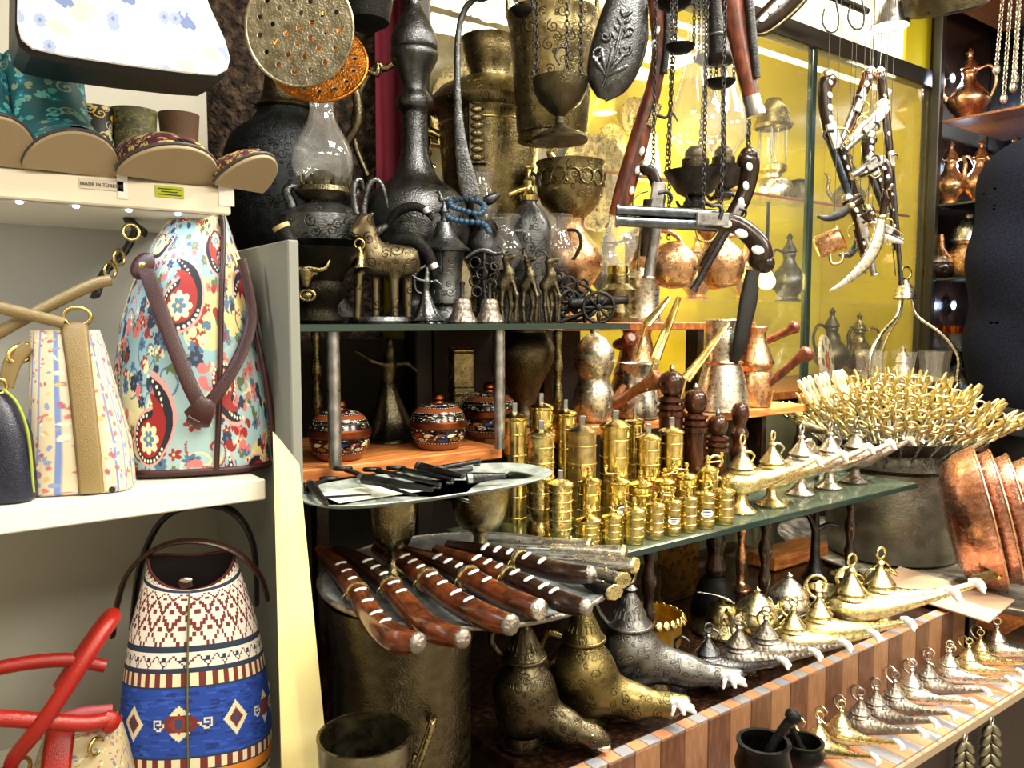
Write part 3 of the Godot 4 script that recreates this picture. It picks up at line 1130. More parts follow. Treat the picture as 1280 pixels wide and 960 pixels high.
func build_left() -> void:
	var burg := leather(Color(0.2, 0.05, 0.055), 0.35)
	var gold := metal(Color(0.92, 0.8, 0.5), 0.2)
	# --- white floral bag at the top
	var o := T("handbag", "white handbag with blue flowers and a black leather base, above the boots", "handbag", onz(150, 85, -0.98), W)
	var loc := func(px: float, py: float) -> Vector3:
		return (onz(px, py, -0.98) - o.position) / S
	var fl := []
	for q in [[22, -60], [21, 30], [26, 50], [40, 62], [80, 71], [160, 83], [240, 93], [270, 95], [283, 88], [287, 74], [280, 50], [262, 10], [240, -50]]:
		var p: Vector3 = loc.call(q[0], q[1])
		fl.append_array([p.x, p.y])
	var shell := []
	for i in fl.size() / 2:
		shell.append_array([fl[2 * i] * 1.012, fl[2 * i + 1] - 5])
	P(o, "front_panel", mb().prism(fl, 0, 4, 1.5), cloth(floral_tex(), 0.6))
	P(o, "gusset", mb().prism(shell, -105, 0, 9), leather(Color(0.035, 0.033, 0.035), 0.45))
	P(o, "handle", mb().tube(lw([[60, -50, -20, 4], [90, -160, -20, 4], [200, -160, -20, 4], [230, -40, -20, 4]], 0, Vector3(150, 85, 0)), 8), leather(Color(0.035, 0.033, 0.035), 0.45))
	# --- boots and slippers
	var teal := cloth(brocade_tex(Color(0.14, 0.38, 0.43), [Color(0.32, 0.68, 0.7), Color(0.6, 0.66, 0.55), Color(0.14, 0.5, 0.62), Color(0.45, 0.8, 0.82)], 3, 170, 8), 0.5)
	var cream := cloth(brocade_tex(Color(0.3, 0.12, 0.16), [Color(0.85, 0.76, 0.4), Color(0.8, 0.72, 0.42), Color(0.45, 0.16, 0.25)], 6, 170, 10), 0.6)
	shoe("boot", "teal brocade boot with its pale sole turned outwards beside the slippers", 90, 219, 108, 60, 38, teal, 8, 150)
	shoe("boot", "teal brocade boot cut off by the photo's edge, leftmost on the shoe shelf", -5, 209, 90, 70, 38, teal, 4, 150)
	shoe("slipper", "larger cream and maroon embroidered slipper next to the teal boot", 210, 230, 124, 60, 30, cream, 14)
	shoe("slipper", "smaller cream and maroon embroidered slipper overhanging the shelf end", 303, 240, 76, 58, 32, cream, 22)
	var sh := [["boot_shaft_black", "short boot of black and yellow brocade standing behind the slippers", 124, 19, cloth(brocade_tex(Color(0.05, 0.05, 0.06), [Color(0.75, 0.6, 0.15), Color(0.6, 0.6, 0.5)], 12, 110, 12), 0.5)],
		["", "short olive cloth boot with curved stitching behind the slippers", 172, 25, cloth(brocade_tex(Color(0.25, 0.24, 0.12), [Color(0.35, 0.34, 0.18), Color(0.18, 0.17, 0.1)], 14, 150, 14), 0.6)],
		["", "short brown suede boot at the back of the shoe shelf", 228, 22, leather(Color(0.26, 0.16, 0.06), 0.8)]]
	for q in sh:
		var p := hz(q[2], -1.25, 1.425)
		var bt := T("ankle_boot", q[1], "boot", p, W, "short boots at the back")
		var r: float = q[3]
		P(bt, "shaft", mb().tube([[0, 4, 0, r, r * 1.15], [0, 30, -2, r * 0.95, r * 1.05], [0, 75, -4, r, r], [0, 105, -4, r * 1.1, r * 1.1]], 20, 4, Vector3(1, 0, 0)), q[4])
		P(bt, "vamp", mb().tube([[0, 16, 0, r, r * 0.75], [0, 16, 30, r * 0.95, 15], [0, 13, 58, r * 0.8, 11], [0, 10, 70, r * 0.3, 4]], 18, 4, Vector3(1, 0, 0)), q[4])
		P(bt, "sole", mb().xf(Vector3(0, 3, 20)).box(Vector3.ZERO, Vector3(r * 1.9, 5, 100), 2), std(Color(0.2, 0.17, 0.13), 0.7))
	# --- big paisley bucket bag
	o = T("backpack", "tall bucket bag in blue, red and cream paisley with burgundy straps", "handbag", hz(248, -1.23, 1.03), 18)
	var c0 := Vector3(250, 586, 0)
	var pm := cloth(paisley_tex(), 0.5)
	pm.uv1_offset = Vector3(0.05, 0, 0)
	P(o, "body", loft([[0, 0, 80, 62, 0, 3.2], [6, 0, 88, 68, 0, 3], [60, -1, 90, 68, 0, 2.8], [120, -3, 88, 64, 0, 2.6], [180, -2, 80, 54, 0, 2.5], [230, 0, 66, 42, 0, 2.4], [270, 3, 50, 30, 0, 2.4], [300, 8, 36, 20, 0, 2.4], [318, 12, 27, 12, 0, 2.4]], 56, 2.0), pm)
	P(o, "base_piping", loft([[0.3, 0, 83, 64, 0, 3.2], [3, 0, 91, 71, 0, 3.1], [8, 0, 91, 71, 0, 3.1], [10, 0, 88, 68, 0, 3]], 56), burg)
	P(o, "zip_trim", mb().tube([[-18, 306, 14, 4], [-6, 322, 9, 5], [12, 327, 4, 5], [34, 326, 0, 5], [42, 318, -2, 4]], 8), burg)
	P(o, "side_piping", mb().tube([[34, 324, 10, 3.2], [38, 290, 22, 3.2], [34, 200, 50, 3.2], [30, 100, 66, 3.2], [24, 8, 70, 3.2]], 8, 5), burg)
	P(o, "pull_tab", mb().xf(Vector3(24, 331, 4), Vector3(0, 0, 12)).box(Vector3.ZERO, Vector3(24, 7, 8), 2), burg)
	var st := P(o, "strap", mb().tube(lw([[203, 342, 50, 9, 2], [215, 380, 60, 9, 2], [232, 430, 72, 9, 2], [250, 480, 82, 9, 2], [262, 505, 84, 9, 2]], 0, c0), 10, 4, Vector3(0.93, -0.36, 0)), burg)
	P(st, "buckle", mb().tube(lw([[252, 498, 86, 14, 6], [262, 508, 88, 18, 7], [272, 512, 86, 15, 6]], 0, c0), 10, 3, Vector3(0.3, 1, 0)).tube(lw([[246, 515, 84, 10, 5], [258, 522, 86, 10, 5]], 0, c0), 8, 1), burg)
	P(o, "strap", mb().tube(lw([[264, 506, 82, 8, 2], [290, 470, 76, 8, 2], [312, 425, 62, 8, 2], [318, 385, 48, 7, 2], [308, 330, 36, 6, 2]], 0, c0), 10, 4, Vector3(0.8, 0.6, 0)), burg)
	P(o, "strap", mb().tube(lw([[318, 395, 40, 4, 9], [330, 460, 46, 4, 10], [338, 520, 44, 4, 9], [340, 570, 36, 3, 8]], 0, c0), 10, 4, Vector3(1, 0, 0)), burg)
	P(o, "flap_tab", mb().xf(Vector3(-50, 245, 46), Vector3(-10, -15, -28)).ell(Vector3.ZERO, Vector3(13, 17, 5)), burg).set_meta("label", "round burgundy leather tab with a snap")
	P(o, "snap", mb().xf(Vector3(-50, 246, 52)).ell(Vector3.ZERO, Vector3(4, 4, 2.5), 10, 6), gold)
	var hd := leather(Color(0.07, 0.03, 0.03), 0.35)
	P(o, "handle", mb().tube(lw([[200, 300, 10, 8, 4], [180, 285, 0, 8, 4], [186, 290, -20, 8, 4], [172, 320, -25, 8, 4], [150, 345, -20, 8, 4], [142, 375, 0, 8, 4]], 0, c0), 8), hd)
	for q in [[186, 300, 20], [172, 330, 60], [162, 345, 60], [306, 372, 10]]:
		P(o, "ring", mb().torus(9, 2, Vector3(q[0] - 250, 586 - q[1], 20), Vector3(0, q[2], 25), 16, 6), gold)
	# --- tan tote with leather stripe
	var tan := leather(Color(0.52, 0.44, 0.28), 0.35)
	var tb := Brush.new(256, 256, Color(0.78, 0.73, 0.62))
	rng.seed = 21
	for k in 8:
		tb.rect(k * 32 + 4, 0, 3, 256, Color(0.42, 0.5, 0.72))
		tb.rect(k * 32 + 22, 0, 3, 256, Color(0.5, 0.55, 0.72))
	for k in 900:
		tb.disc(rng.randf() * 256, rng.randf() * 256, rng.randf_range(1.5, 4), rng.randf_range(1, 3), [Color(0.72, 0.42, 0.42), Color(0.5, 0.55, 0.7), Color(0.88, 0.84, 0.74), Color(0.62, 0.36, 0.42), Color(0.75, 0.66, 0.42)][k % 5], rng.randf() * 3)
	o = T("handbag", "small cream and pink patterned handbag with a tan leather stripe", "handbag", hz(104, -1.16, 1.03), 18)
	c0 = Vector3(104, 604, 0)
	P(o, "body", loft([[0, 0, 56, 38, 0, 4], [4, 0, 59, 42, 0, 4], [60, 0, 56, 38, 0, 3.6], [120, -5, 48, 28, 0, 3.4], [170, -9, 42, 18, 0, 3.2], [198, -12, 38, 8, 0, 3]], 48), cloth(tb, 0.6))
	P(o, "leather_stripe", mb().tube([[-2, 206, 0, 15, 2], [0, 196, 10, 15, 2], [6, 150, 24, 14, 2], [14, 60, 40, 14, 2], [17, 2, 44, 14, 2]], 8, 4, Vector3(1, 0, 0)), tan)
	P(o, "ring", mb().torus(15, 2.6, Vector3(2, 214, 2), Vector3(0, 0, 0), 22, 8, 0.75), gold)
	P(o, "side_loop", mb().torus(16, 3, Vector3(-58, 170, 10), Vector3(0, 40, 20), 18, 6, 0.6), gold)
	P(o, "flap", mb().tube([[-50, 180, 14, 8, 3], [-66, 160, 16, 10, 3], [-74, 130, 18, 8, 2]], 8, 4, Vector3(1, 0, 0)), tan)
	P(o, "handle", mb().tube(lw([[92, 398, 6, 7], [50, 386, 10, 7.5], [0, 374, 14, 7.5], [-60, 372, 14, 7.5]], 0, c0), 12), tan)
	P(o, "handle", mb().tube(lw([[140, 344, -30, 7], [120, 350, -24, 7.5], [70, 378, -14, 7.5], [20, 410, 0, 7.5], [-20, 440, 8, 7]], 0, c0), 12), tan)
	# --- navy bag at the picture's edge
	var navy := leather(Color(0.06, 0.08, 0.16), 0.3)
	o = T("handbag", "dark navy leather handbag with a zip, leftmost on the middle shelf", "handbag", hz(2, -1.15, 1.03), 18)
	P(o, "body", loft([[0, 0, 38, 34, 0, 4], [5, 0, 42, 38, 0, 4], [80, -2, 38, 34, 0, 3.4], [118, -8, 30, 26, 0, 3], [136, -14, 22, 12, 0, 2.6]], 40), navy)
	P(o, "zip_edge", mb().tube([[40, 10, 20, 2], [37, 80, 18, 2], [26, 120, 14, 2], [10, 138, 8, 2]], 6), std(Color(0.55, 0.6, 0.2), 0.6))
	P(o, "clasp", mb().torus(9, 2.5, Vector3(6, 142, 10), Vector3(0, 30, 0), 14, 6).ell(Vector3(4, 128, 20), Vector3(6, 4, 3)), gold)
	# --- kilim tote
	o = T("tote_bag", "tall kilim tote bag with white, blue and orange bands and brown handles", "handbag", hz(250, -1.13, 0.58), 10)
	c0 = Vector3(250, 1004, 0)
	var km := cloth(kilim_tex(), 0.8, true)
	var rr := []
	for q in [[0, 76, 50], [20, 84, 56], [70, 88, 56], [125, 87, 50], [180, 80, 42], [225, 72, 32], [260, 62, 24], [285, 54, 19], [302, 50, 16]]:
		rr.append(q)
	var rows := []
	for k in rr.size():
		var row := PackedVector3Array()
		for j in 57:
			var a := TAU * (j % 56) / 56
			var cc := cos(a)
			var ss := sin(a)
			var dip: float = clampf(ss, 0, 1) * 34.0 * pow(k / (rr.size() - 1.0), 6) - absf(cc) * 6 * pow(k / (rr.size() - 1.0), 3)
			row.append(Vector3(signf(cc) * pow(absf(cc), 0.8) * rr[k][1], rr[k][0] - dip, signf(ss) * pow(absf(ss), 0.8) * rr[k][2]))
		rows.append(row)
	P(o, "body", mb().grid(rows, 1.6), km)
	var lin := []
	for k in [8, 6, 3]:
		var row := PackedVector3Array()
		for j in 57:
			var p: Vector3 = rows[k][j]
			row.append(Vector3(p.x * 0.97, p.y + 0.3, p.z * 0.9))
		lin.append(row)
	P(o, "lining", mb().grid(lin), std(Color(0.06, 0.02, 0.03), 0.8))
	var rim := []
	for j in 57:
		rim.append([rows[8][j].x, rows[8][j].y, rows[8][j].z, 1.8])
	P(o, "rim_binding", mb().tube(rim, 6, 1, Vector3.ZERO, true), leather(Color(0.3, 0.06, 0.07), 0.4))
	P(o, "seam", mb().tube([[0, 270, 18, 1.2], [0, 225, 34, 1.2], [0, 125, 52, 1.2], [0, 20, 58, 1.2]], 6), std(Color(0.35, 0.36, 0.2), 0.8))
	P(o, "snap", mb().xf(Vector3(-6, 276, 14), Vector3(0, 0, 15)).box(Vector3.ZERO, Vector3(16, 14, 5), 2), burg)
	P(o, "button", mb().ell(Vector3(-4, 282, 18), Vector3(8, 3.5, 3)), mats.silver)
	var bh := leather(Color(0.17, 0.075, 0.04), 0.35)
	P(o, "handle", mb().tube(lw([[150, 800, -20, 8, 3], [155, 770, -16, 9, 3], [176, 715, 0, 9, 3], [215, 682, 12, 9, 3], [258, 676, 14, 9, 3], [300, 692, 8, 9, 3], [328, 726, 0, 9, 3], [336, 760, -10, 8, 3]], 0, c0), 10, 4, Vector3(0, 0, 1)), bh)
	P(o, "handle", mb().tube(lw([[165, 800, -46, 9, 3], [178, 720, -46, 10, 4], [205, 664, -46, 10, 4], [245, 646, -46, 10, 4], [290, 655, -46, 10, 4], [315, 700, -46, 9, 4], [318, 780, -46, 9, 3]], 0, c0), 10, 4, Vector3(0, 0, 1)), leather(Color(0.04, 0.025, 0.022), 0.35))
	# --- red handled bag
	var snake := Brush.new(256, 256, Color(0.66, 0.6, 0.46))
	rng.seed = 31
	for k in 620:
		snake.disc(rng.randf() * 256, rng.randf() * 256, rng.randf_range(1.5, 5), rng.randf_range(1, 3), [Color(0.5, 0.42, 0.36), Color(0.78, 0.72, 0.58), Color(0.7, 0.3, 0.34), Color(0.36, 0.4, 0.5)][k % 4], rng.randf() * 3)
	var red := leather(Color(0.56, 0.09, 0.05), 0.28)
	o = T("handbag", "snakeskin print handbag with glossy red tubular handles", "handbag", hz(106, -1.12, 0.58), 22)
	c0 = Vector3(106, 1004, 0)
	P(o, "body", loft([[0, 0, 62, 50, 0, 3.6], [5, 0, 66, 54, 0, 3.6], [60, 0, 62, 46, 0, 3.4], [110, 2, 52, 30, 0, 3.2], [140, 4, 44, 18, 0, 3], [158, 4, 38, 8, 0, 2.6]], 44, 2.0), cloth(snake, 0.4))
	P(o, "zip_top", mb().tube([[-32, 158, 4, 5, 8], [0, 162, 0, 6, 8], [36, 158, -4, 5, 8]], 8), leather(Color(0.6, 0.25, 0.28), 0.5))
	P(o, "front_stripe", mb().tube([[-18, 160, 6, 16, 3], [-22, 120, 32, 16, 3], [-26, 60, 50, 16, 3], [-28, 2, 56, 16, 3]], 8, 4, Vector3(1, 0, 0)), red)
	P(o, "ring", mb().torus(19, 2.8, Vector3(-30, 92, 56), Vector3(0, -10, 0), 22, 8, 0.9), gold)
	P(o, "ring", mb().torus(13, 2.5, Vector3(-60, 118, 26), Vector3(0, 50, 10), 18, 8), gold)
	P(o, "ring", mb().torus(10, 2.5, Vector3(20, 130, 26), Vector3(0, 50, 10), 18, 8), gold)
	P(o, "handle", mb().tube(lw([[36, 884, 30, 7], [44, 862, 40, 9], [75, 822, 50, 9.5], [115, 765, 40, 9.5], [138, 735, 20, 9.5], [148, 727, -4, 9], [140, 732, -22, 9], [110, 775, -34, 9], [80, 820, -40, 8]], 0, c0), 12), red)
	P(o, "handle", mb().tube(lw([[144, 845, 20, 9], [120, 842, 30, 9.5], [90, 830, 40, 9.5], [40, 814, 44, 9.5], [0, 806, 40, 9.5], [-30, 800, 20, 9], [-20, 786, -20, 9], [30, 780, -30, 9], [90, 784, -34, 9], [134, 800, -34, 8]], 0, c0), 12), red)
	P(o, "handle_tab", mb().tube(lw([[40, 876, 36, 10, 4], [34, 892, 40, 10, 4], [44, 904, 42, 10, 4]], 0, c0), 8, 3, Vector3(1, 0.3, 0)), red)
	P(o, "handle_tab", mb().tube(lw([[136, 842, 26, 5, 11], [146, 848, 26, 5, 11], [138, 858, 26, 4, 8]], 0, c0), 8, 3), red)
	# --- pink bag at the edge
	o = T("handbag", "dusty pink leather handbag cut off at the lower edge, beside the red handles", "handbag", hz(-6, -1.1, 0.58), 22)
	P(o, "body", loft([[0, 0, 34, 40, 0, 4], [5, 0, 37, 43, 0, 4], [90, -2, 34, 36, 0, 3.2], [130, -8, 26, 24, 0, 2.8], [150, -14, 16, 10, 0, 2.4]], 36), leather(Color(0.5, 0.2, 0.24), 0.35))
	P(o, "chain_strap", mb().chain(Vector3(-4, 150, 10), Vector3(6, 195, 4), 8, 2.2), gold)
	P(o, "button", mb().ell(Vector3(12, 118, 34), Vector3(5, 5, 3)), std(Color(0.08, 0.05, 0.05), 0.4))

const HU := 1.243   # top of the dark glass shelf

func U(called: String, label: String, cat: String, px: float, z: float, group := "") -> Node3D:
	return T(called, label, cat, hz(px, z, HU), 0.0, group)

func pth(o: Vector2, pts: Array) -> Array:
	# photo-sized points [px, py, z, r...] to a path about the thing's base
	var q := []
	for p in pts:
		var a := [p[0] - o.x, o.y - p[1]]
		a.append_array(p.slice(2))
		q.append(a)
	return q

func hurricane(o: Node3D, prof: Array, called := "chimney") -> void:
	var inner := []
	for i in range(prof.size() / 2 - 1, -1, -1):
		inner.append_array([prof[2 * i] - 1.0, prof[2 * i + 1]])
	P(o, called, mb().lathe(prof, 32, 5).lathe(inner, 32, 5), mats.glass)

func animal(bones: Array, c: Vector2, cell := 1.6, k := 5.0) -> MB:
	var q := []
	for b in bones:
		q.append([b[0] - c.x, c.y - b[1], b[2], b[3], b[4] - c.x, c.y - b[5], b[6], b[7]])
	return mb().blob(q, cell, k)

func build_upper() -> void:
	var B := 405.0
	# big dark ewer behind the skimmers
	var o := U("ewer", "huge dark engraved ewer with a bulging body behind the skimmers", "ewer", 362, -1.62)
	P(o, "body", mb().lathe([0, 0, 42, 0, 44, 6, 30, 20, 28, 30, 50, 60, 72, 110, 78, 160, 74, 200, 62, 228, 40, 246, 30, 262], 40, 4), metal(Color(0.25, 0.27, 0.29), 0.4, "engrave", 1.3, 9.0))
	P(o, "neck", mb().lathe([32, 258, 36, 262, 30, 268, 24, 290, 21, 340, 24, 380, 38, 404, 42, 412], 32, 4), mats.bronze)
	P(o, "handle", mb().tube(pth(Vector2(362, B), [[390, 110, 6, 5], [425, 100, 6, 5], [448, 120, 6, 6], [452, 160, 4, 6], [436, 190, 2, 6], [440, 230, 0, 5], [420, 265, 0, 5]]), 10), mats.bronze)
	# oil lamp
	o = U("oil_lamp", "oil lamp with a clear pear-shaped chimney standing behind the bull pot", "oil lamp", 407, -1.39)
	P(o, "base", mb().lathe([0, 0, 40, 0, 42, 8, 30, 22, 16, 40, 14, 70, 20, 92, 54, 100, 56, 112, 54, 130, 40, 140, 24, 146, 20, 150], 32), mats.pewter_eng)
	P(o, "burner", mb().lathe([20, 148, 30, 154, 34, 160, 32, 166, 26, 168, 26, 172, 18, 180, 10, 186, 3, 188], 24), mats.bronze)
	for i in 14:
		var a := TAU * i / 14
		P(o, "prong", mb().box(Vector3(cos(a) * 29, 172, sin(a) * 29), Vector3(3, 14, 3)), mats.bronze)
	hurricane(o, [22, 166, 30, 176, 37, 192, 36, 210, 28, 228, 19, 244, 15, 258, 15, 276])
	P(o, "handle", mb().tube(pth(Vector2(407, B), [[366, 290, 16, 5], [374, 266, 18, 6], [366, 246, 14, 6], [372, 238, 10, 5], [384, 245, 8, 4]]), 10), mats.pewter)
	P(o, "wick_knob", mb().tube([[26, 158, 8, 2], [44, 156, 14, 2]], 6, 1).ell(Vector3(46, 156, 15), Vector3(3, 7, 7)), mats.bronze)
	# pot with a bull's head
	o = U("pot", "squat black pot with a horned bull's head in relief", "pot", 394, -1.29)
	P(o, "body", mb().lathe([0, 0, 34, 0, 36, 4, 28, 14, 28, 22, 36, 32, 38, 44, 34, 52, 38, 60, 48, 76, 56, 88, 57, 92, 52, 92, 44, 76, 34, 58, 0, 40], 36), metal(Color(0.13, 0.12, 0.1), 0.4, "fine", 0.4))
	var bull := P(o, "bull_head", mb().blob([[0, 62, 38, 9, 0, 48, 40, 5], [-8, 66, 37, 4, 8, 66, 37, 4], [-12, 60, 36, 2, 12, 60, 36, 2]], 1.5, 5), mats.brass_old)
	P(bull, "horn", mb().tube([[-4, 66, 42, 4], [-16, 64, 42, 3.4], [-26, 66, 40, 2.6], [-30, 74, 38, 1]], 8), mats.brass_old)
	P(bull, "horn", mb().tube([[4, 66, 42, 4], [16, 64, 42, 3.4], [24, 67, 40, 2.6], [28, 76, 38, 1]], 8), mats.brass_old)
	P(o, "relief", mb().torus(9, 2.4, Vector3(0, 34, 36), Vector3.ZERO, 16, 6, 0.7).ell(Vector3(0, 34, 37), Vector3(6, 4, 3)), mats.brass_old)
	# flask standing in the pot
	o = T("flask", "slim black flask with a pale round cap leaning in the bull pot", "flask", hz(382, -1.29, HU + 0.085), 0)
	P(o, "tube", mb().tube([[2, -30, 0, 9], [-4, 0, 0, 10], [-16, 30, 2, 10.5], [-27, 54, 4, 10.5]], 14), mats.black_metal)
	P(o, "cap", mb().tube([[-26.5, 53, 4, 11], [-29, 58, 4.4, 11]], 14, 1), std(Color(0.68, 0.6, 0.4), 0.5))
	# goat
	o = U("goat_figure", "metal goat figurine with tall curved horns and a bell round its neck", "figurine", 474, -1.275)
	var c := Vector2(474, B)
	P(o, "body", animal([[503, 328, -4, 20, 468, 326, 4, 21], [468, 318, 4, 15, 459, 284, 8, 11], [459, 280, 8, 10, 448, 296, 16, 7], [452, 345, 12, 6, 449, 398, 14, 4.5], [470, 345, -2, 6, 470, 398, 0, 4.5], [493, 342, 2, 7, 494, 398, 4, 4.5], [507, 338, -14, 7, 508, 398, -14, 4.5], [516, 318, -6, 6, 522, 338, -8, 3], [462, 278, 14, 3, 470, 272, 16, 2], [455, 278, -2, 3, 450, 272, -6, 2]], c, 1.6, 6), mats.bronze_eng)
	P(o, "horn", mb().tube(pth(c, [[457, 272, 4, 4], [461, 245, 4, 4], [470, 229, 3, 3.4], [479, 234, 0, 3], [484, 250, -2, 2.2], [486, 262, -3, 1]]), 10), mats.pewter)
	P(o, "horn", mb().tube(pth(c, [[450, 272, 12, 4], [447, 250, 12, 4], [449, 234, 11, 3.4], [455, 230, 8, 3], [458, 242, 4, 2]]), 10), mats.pewter)
	P(o, "neck_ring", mb().torus(6, 1.3, Vector3(-19, 96, 22), Vector3(10, 0, 0), 14, 6), mats.brass)
	P(o, "bell", mb().xf(Vector3(-19, 68, 26)).lathe([11, 0, 10, 2, 3, 24, 0, 25], 4), mats.brass_old)
	P(o, "plinth", mb().lathe([0, -1, 38, -1, 39, 3, 36, 8, 0, 9], 30, 0, 0.55), mats.pewter)
	# tall grey ewer
	o = U("ewer", "tall grey ewer with a long knobbed neck and domed lid", "ewer", 521, -1.52)
	P(o, "body", mb().lathe([0, 0, 40, 0, 42, 8, 24, 24, 30, 44, 60, 84, 66, 120, 62, 144, 52, 160, 30, 176, 22, 192, 17, 214, 16, 250, 17, 256, 22, 262, 23, 270, 20, 276, 15, 284, 20, 304, 28, 320, 28, 328, 25, 330], 36, 3), mats.pewter)
	P(o, "lid", mb().lathe([26, 330, 28, 333, 28, 340, 26, 350, 18, 366, 10, 380, 8, 388, 10, 392, 6, 398, 7, 404, 3, 410, 0, 411], 30, 3), mats.pewter)
	P(o, "thumb_hinge", mb().tube(pth(Vector2(521, B), [[495, 92, 4, 4], [484, 98, 4, 4], [478, 90, 4, 3.5], [476, 104, 4, 4], [462, 98, 4, 3], [458, 92, 4, 2]]), 8), mats.brass_old)
	P(o, "handle", mb().tube(pth(Vector2(521, B), [[470, 96, 0, 4], [452, 130, 0, 4], [446, 180, 0, 4], [462, 225, 0, 4]]), 8), mats.bronze)
	# samovar
	o = U("samovar", "large brass samovar with a fluted ornament and a wide brim", "samovar", 612, -1.59)
	P(o, "body", mb().lathe([0, 0, 46, 0, 48, 10, 26, 26, 24, 60, 40, 90, 52, 130, 58, 180, 61, 226, 62, 244, 66, 252], 40, 3), mats.brass_old)
	P(o, "brim", mb().lathe([60, 248, 74, 256, 76, 262, 72, 270, 60, 282, 40, 292, 34, 294], 40), mats.brass_old_eng)
	P(o, "crown", mb().lathe([26, 292, 24, 302, 28, 312, 33, 330, 33, 336, 36, 342, 33, 344, 28, 336, 24, 304], 32), mats.brass_old)
	for sx in [-1.0, 1.0]:
		P(o, "handle", mb().tube([[sx * 60, 226, 6, 6], [sx * 76, 232, 8, 6], [sx * 82, 218, 8, 5], [sx * 74, 206, 8, 5], [sx * 80, 196, 8, 4], [sx * 66, 188, 6, 5]], 10), mats.brass)
	var orn := P(o, "ornament", mb().box(Vector3(-12, 222, 60), Vector3(22, 80, 5), 2), mats.bronze)
	for i in 8:
		P(orn, "flute", mb().ell(Vector3(-12, 190 + i * 9, 63), Vector3(8, 4, 3), 10, 6), mats.brass_old)
	P(o, "cup_band", mb().torus(61, 2, Vector3(0, 238, 0), Vector3(90, 0, 0), 40, 6), mats.brass)
	# lidded jar with rooster finial
	o = U("lidded_jar", "tall pewter jar with bands of engraving and a bird finial", "jar", 556, -1.36)
	P(o, "body", mb().lathe([0, 0, 24, 0, 25, 6, 18, 14, 18, 20, 22, 24, 22, 40, 20, 44, 22, 60, 24, 86, 26, 88], 28), mats.pewter_eng)
	P(o, "lid", mb().lathe([32, 88, 33, 91, 26, 96, 16, 106, 11, 118, 9, 124, 5, 126, 4, 132, 7, 137, 4, 143, 2, 146, 2, 150], 26), mats.pewter)
	P(o, "bird_finial", mb().blob([[-3, 152, 0, 4, 3, 152, 0, 3], [-4, 155, 0, 2.5, -6, 161, 0, 2], [4, 153, 0, 1.6, 9, 160, 0, 1.6], [-7, 161, 0, 1, -10, 160, 0, 0.6]], 0.8, 2), mats.pewter)
	P(o, "handle", mb().tube([[-22, 70, 14, 2.4], [-34, 60, 18, 2.4], [-34, 40, 18, 2.4], [-22, 34, 14, 2.4]], 8), mats.pewter)
	# curved sheathed daggers
	var arcs := [["black curved dagger sheath with a bright tip arched behind the goat", [[484, 282, 3], [496, 266, 6], [515, 259, 6], [532, 264, 5], [541, 276, 2]], -1.38], ["thick black curved dagger sheath with silver bands below the bird jar", [[486, 306, 4], [500, 301, 8], [520, 304, 9], [534, 318, 8], [540, 334, 7], [542, 346, 3]], -1.31]]
	for a in arcs:
		var p0: Array = a[1][2]
		o = T("dagger_sheath", a[0], "dagger", at(p0[0], p0[1], dep(hz(p0[0], a[2], HU))), 0, "curved sheaths on the glass shelf")
		var q := []
		for p in a[1]:
			q.append([p[0] - p0[0], p0[1] - p[1], 0, p[2] * 0.6, p[2]])
		P(o, "sheath", mb().tube(q, 12, 5, Vector3(0, 0, 1)), mats.black_metal)
		var e: Array = q[q.size() - 2]
		P(o, "band", mb().tube([[e[0] - 1, e[1] + 3, 0, e[3] + 1, e[4] + 1], [e[0] + 2, e[1] - 3, 0, e[3] + 1, e[4] + 1]], 12, 1, Vector3(0, 0, 1)), mats.silver)
		e = q[1]
		P(o, "hilt", mb().tube([[q[0][0], q[0][1], 0, 3, 4], [q[0][0] - 8, q[0][1] - 5, 1, 4, 6], [q[0][0] - 13, q[0][1] - 8, 1, 5, 7]], 10, 3, Vector3(0, 0, 1)), mats.pewter)
	# dancer
	for q in [["dervish_figure", "small pewter dervish figurine with a flared skirt and raised arm", 535, -1.258, 0.85, mats.pewter]]:
		o = U(q[0], q[1], "figurine", q[2], q[3])
		dervish(o, q[4], q[5])
	# bells
	var bell: Node3D = null
	for q in [[578, "round-shouldered grey hand bell at the shelf edge nearer the dervish"], [612, "round-shouldered grey hand bell at the shelf edge nearer the gazelles"]]:
		if bell == null:
			bell = U("hand_bell", q[1], "bell", q[0], -1.255, "hand bells")
			P(bell, "cup", mb().lathe([18, -1, 19, 2, 17, 6, 12, 16, 11, 26, 9, 30, 3, 32, 0, 32], 24), mats.tin)
			P(bell, "stem", mb().lathe([2.5, 31, 2.5, 46, 4, 50, 0, 53], 10), mats.pewter)
		else:
			copy(bell, q[1], hz(q[0], -1.255, HU))
	o = U("tree_ornament", "dark openwork tree ornament between the bells and the gazelles", "ornament", 606, -1.3)
	P(o, "trunk", mb().tube([[0, 0, 0, 5], [1, 24, 0, 3], [-1, 50, 0, 3], [0, 92, 0, 2]], 8).lathe([0, 0, 14, 0, 12, 4, 0, 6], 16), mats.iron)
	for i in 11:
		var a := i * 2.4
		P(o, "scroll", mb().torus(7 - (i % 3), 1.6, Vector3(cos(a) * 13, 34 + i * 4.5, sin(a) * 5), Vector3(0, 20 * (i % 3 - 1), 0), 12, 5), mats.iron)
	P(o, "arm", mb().tube([[-24, 80, 0, 2], [-12, 88, 0, 3], [0, 90, 0, 4], [14, 86, 0, 3], [30, 90, 0, 2]], 8), mats.pewter)
	# gazelles
	var gz := [["metal gazelle figurine nearest to the bells", 634, -1.275], ["metal gazelle figurine, middle one of three in a row", 661, -1.3], ["metal gazelle figurine next to the small cannon", 686, -1.285]]
	var gsrc: Node3D = null
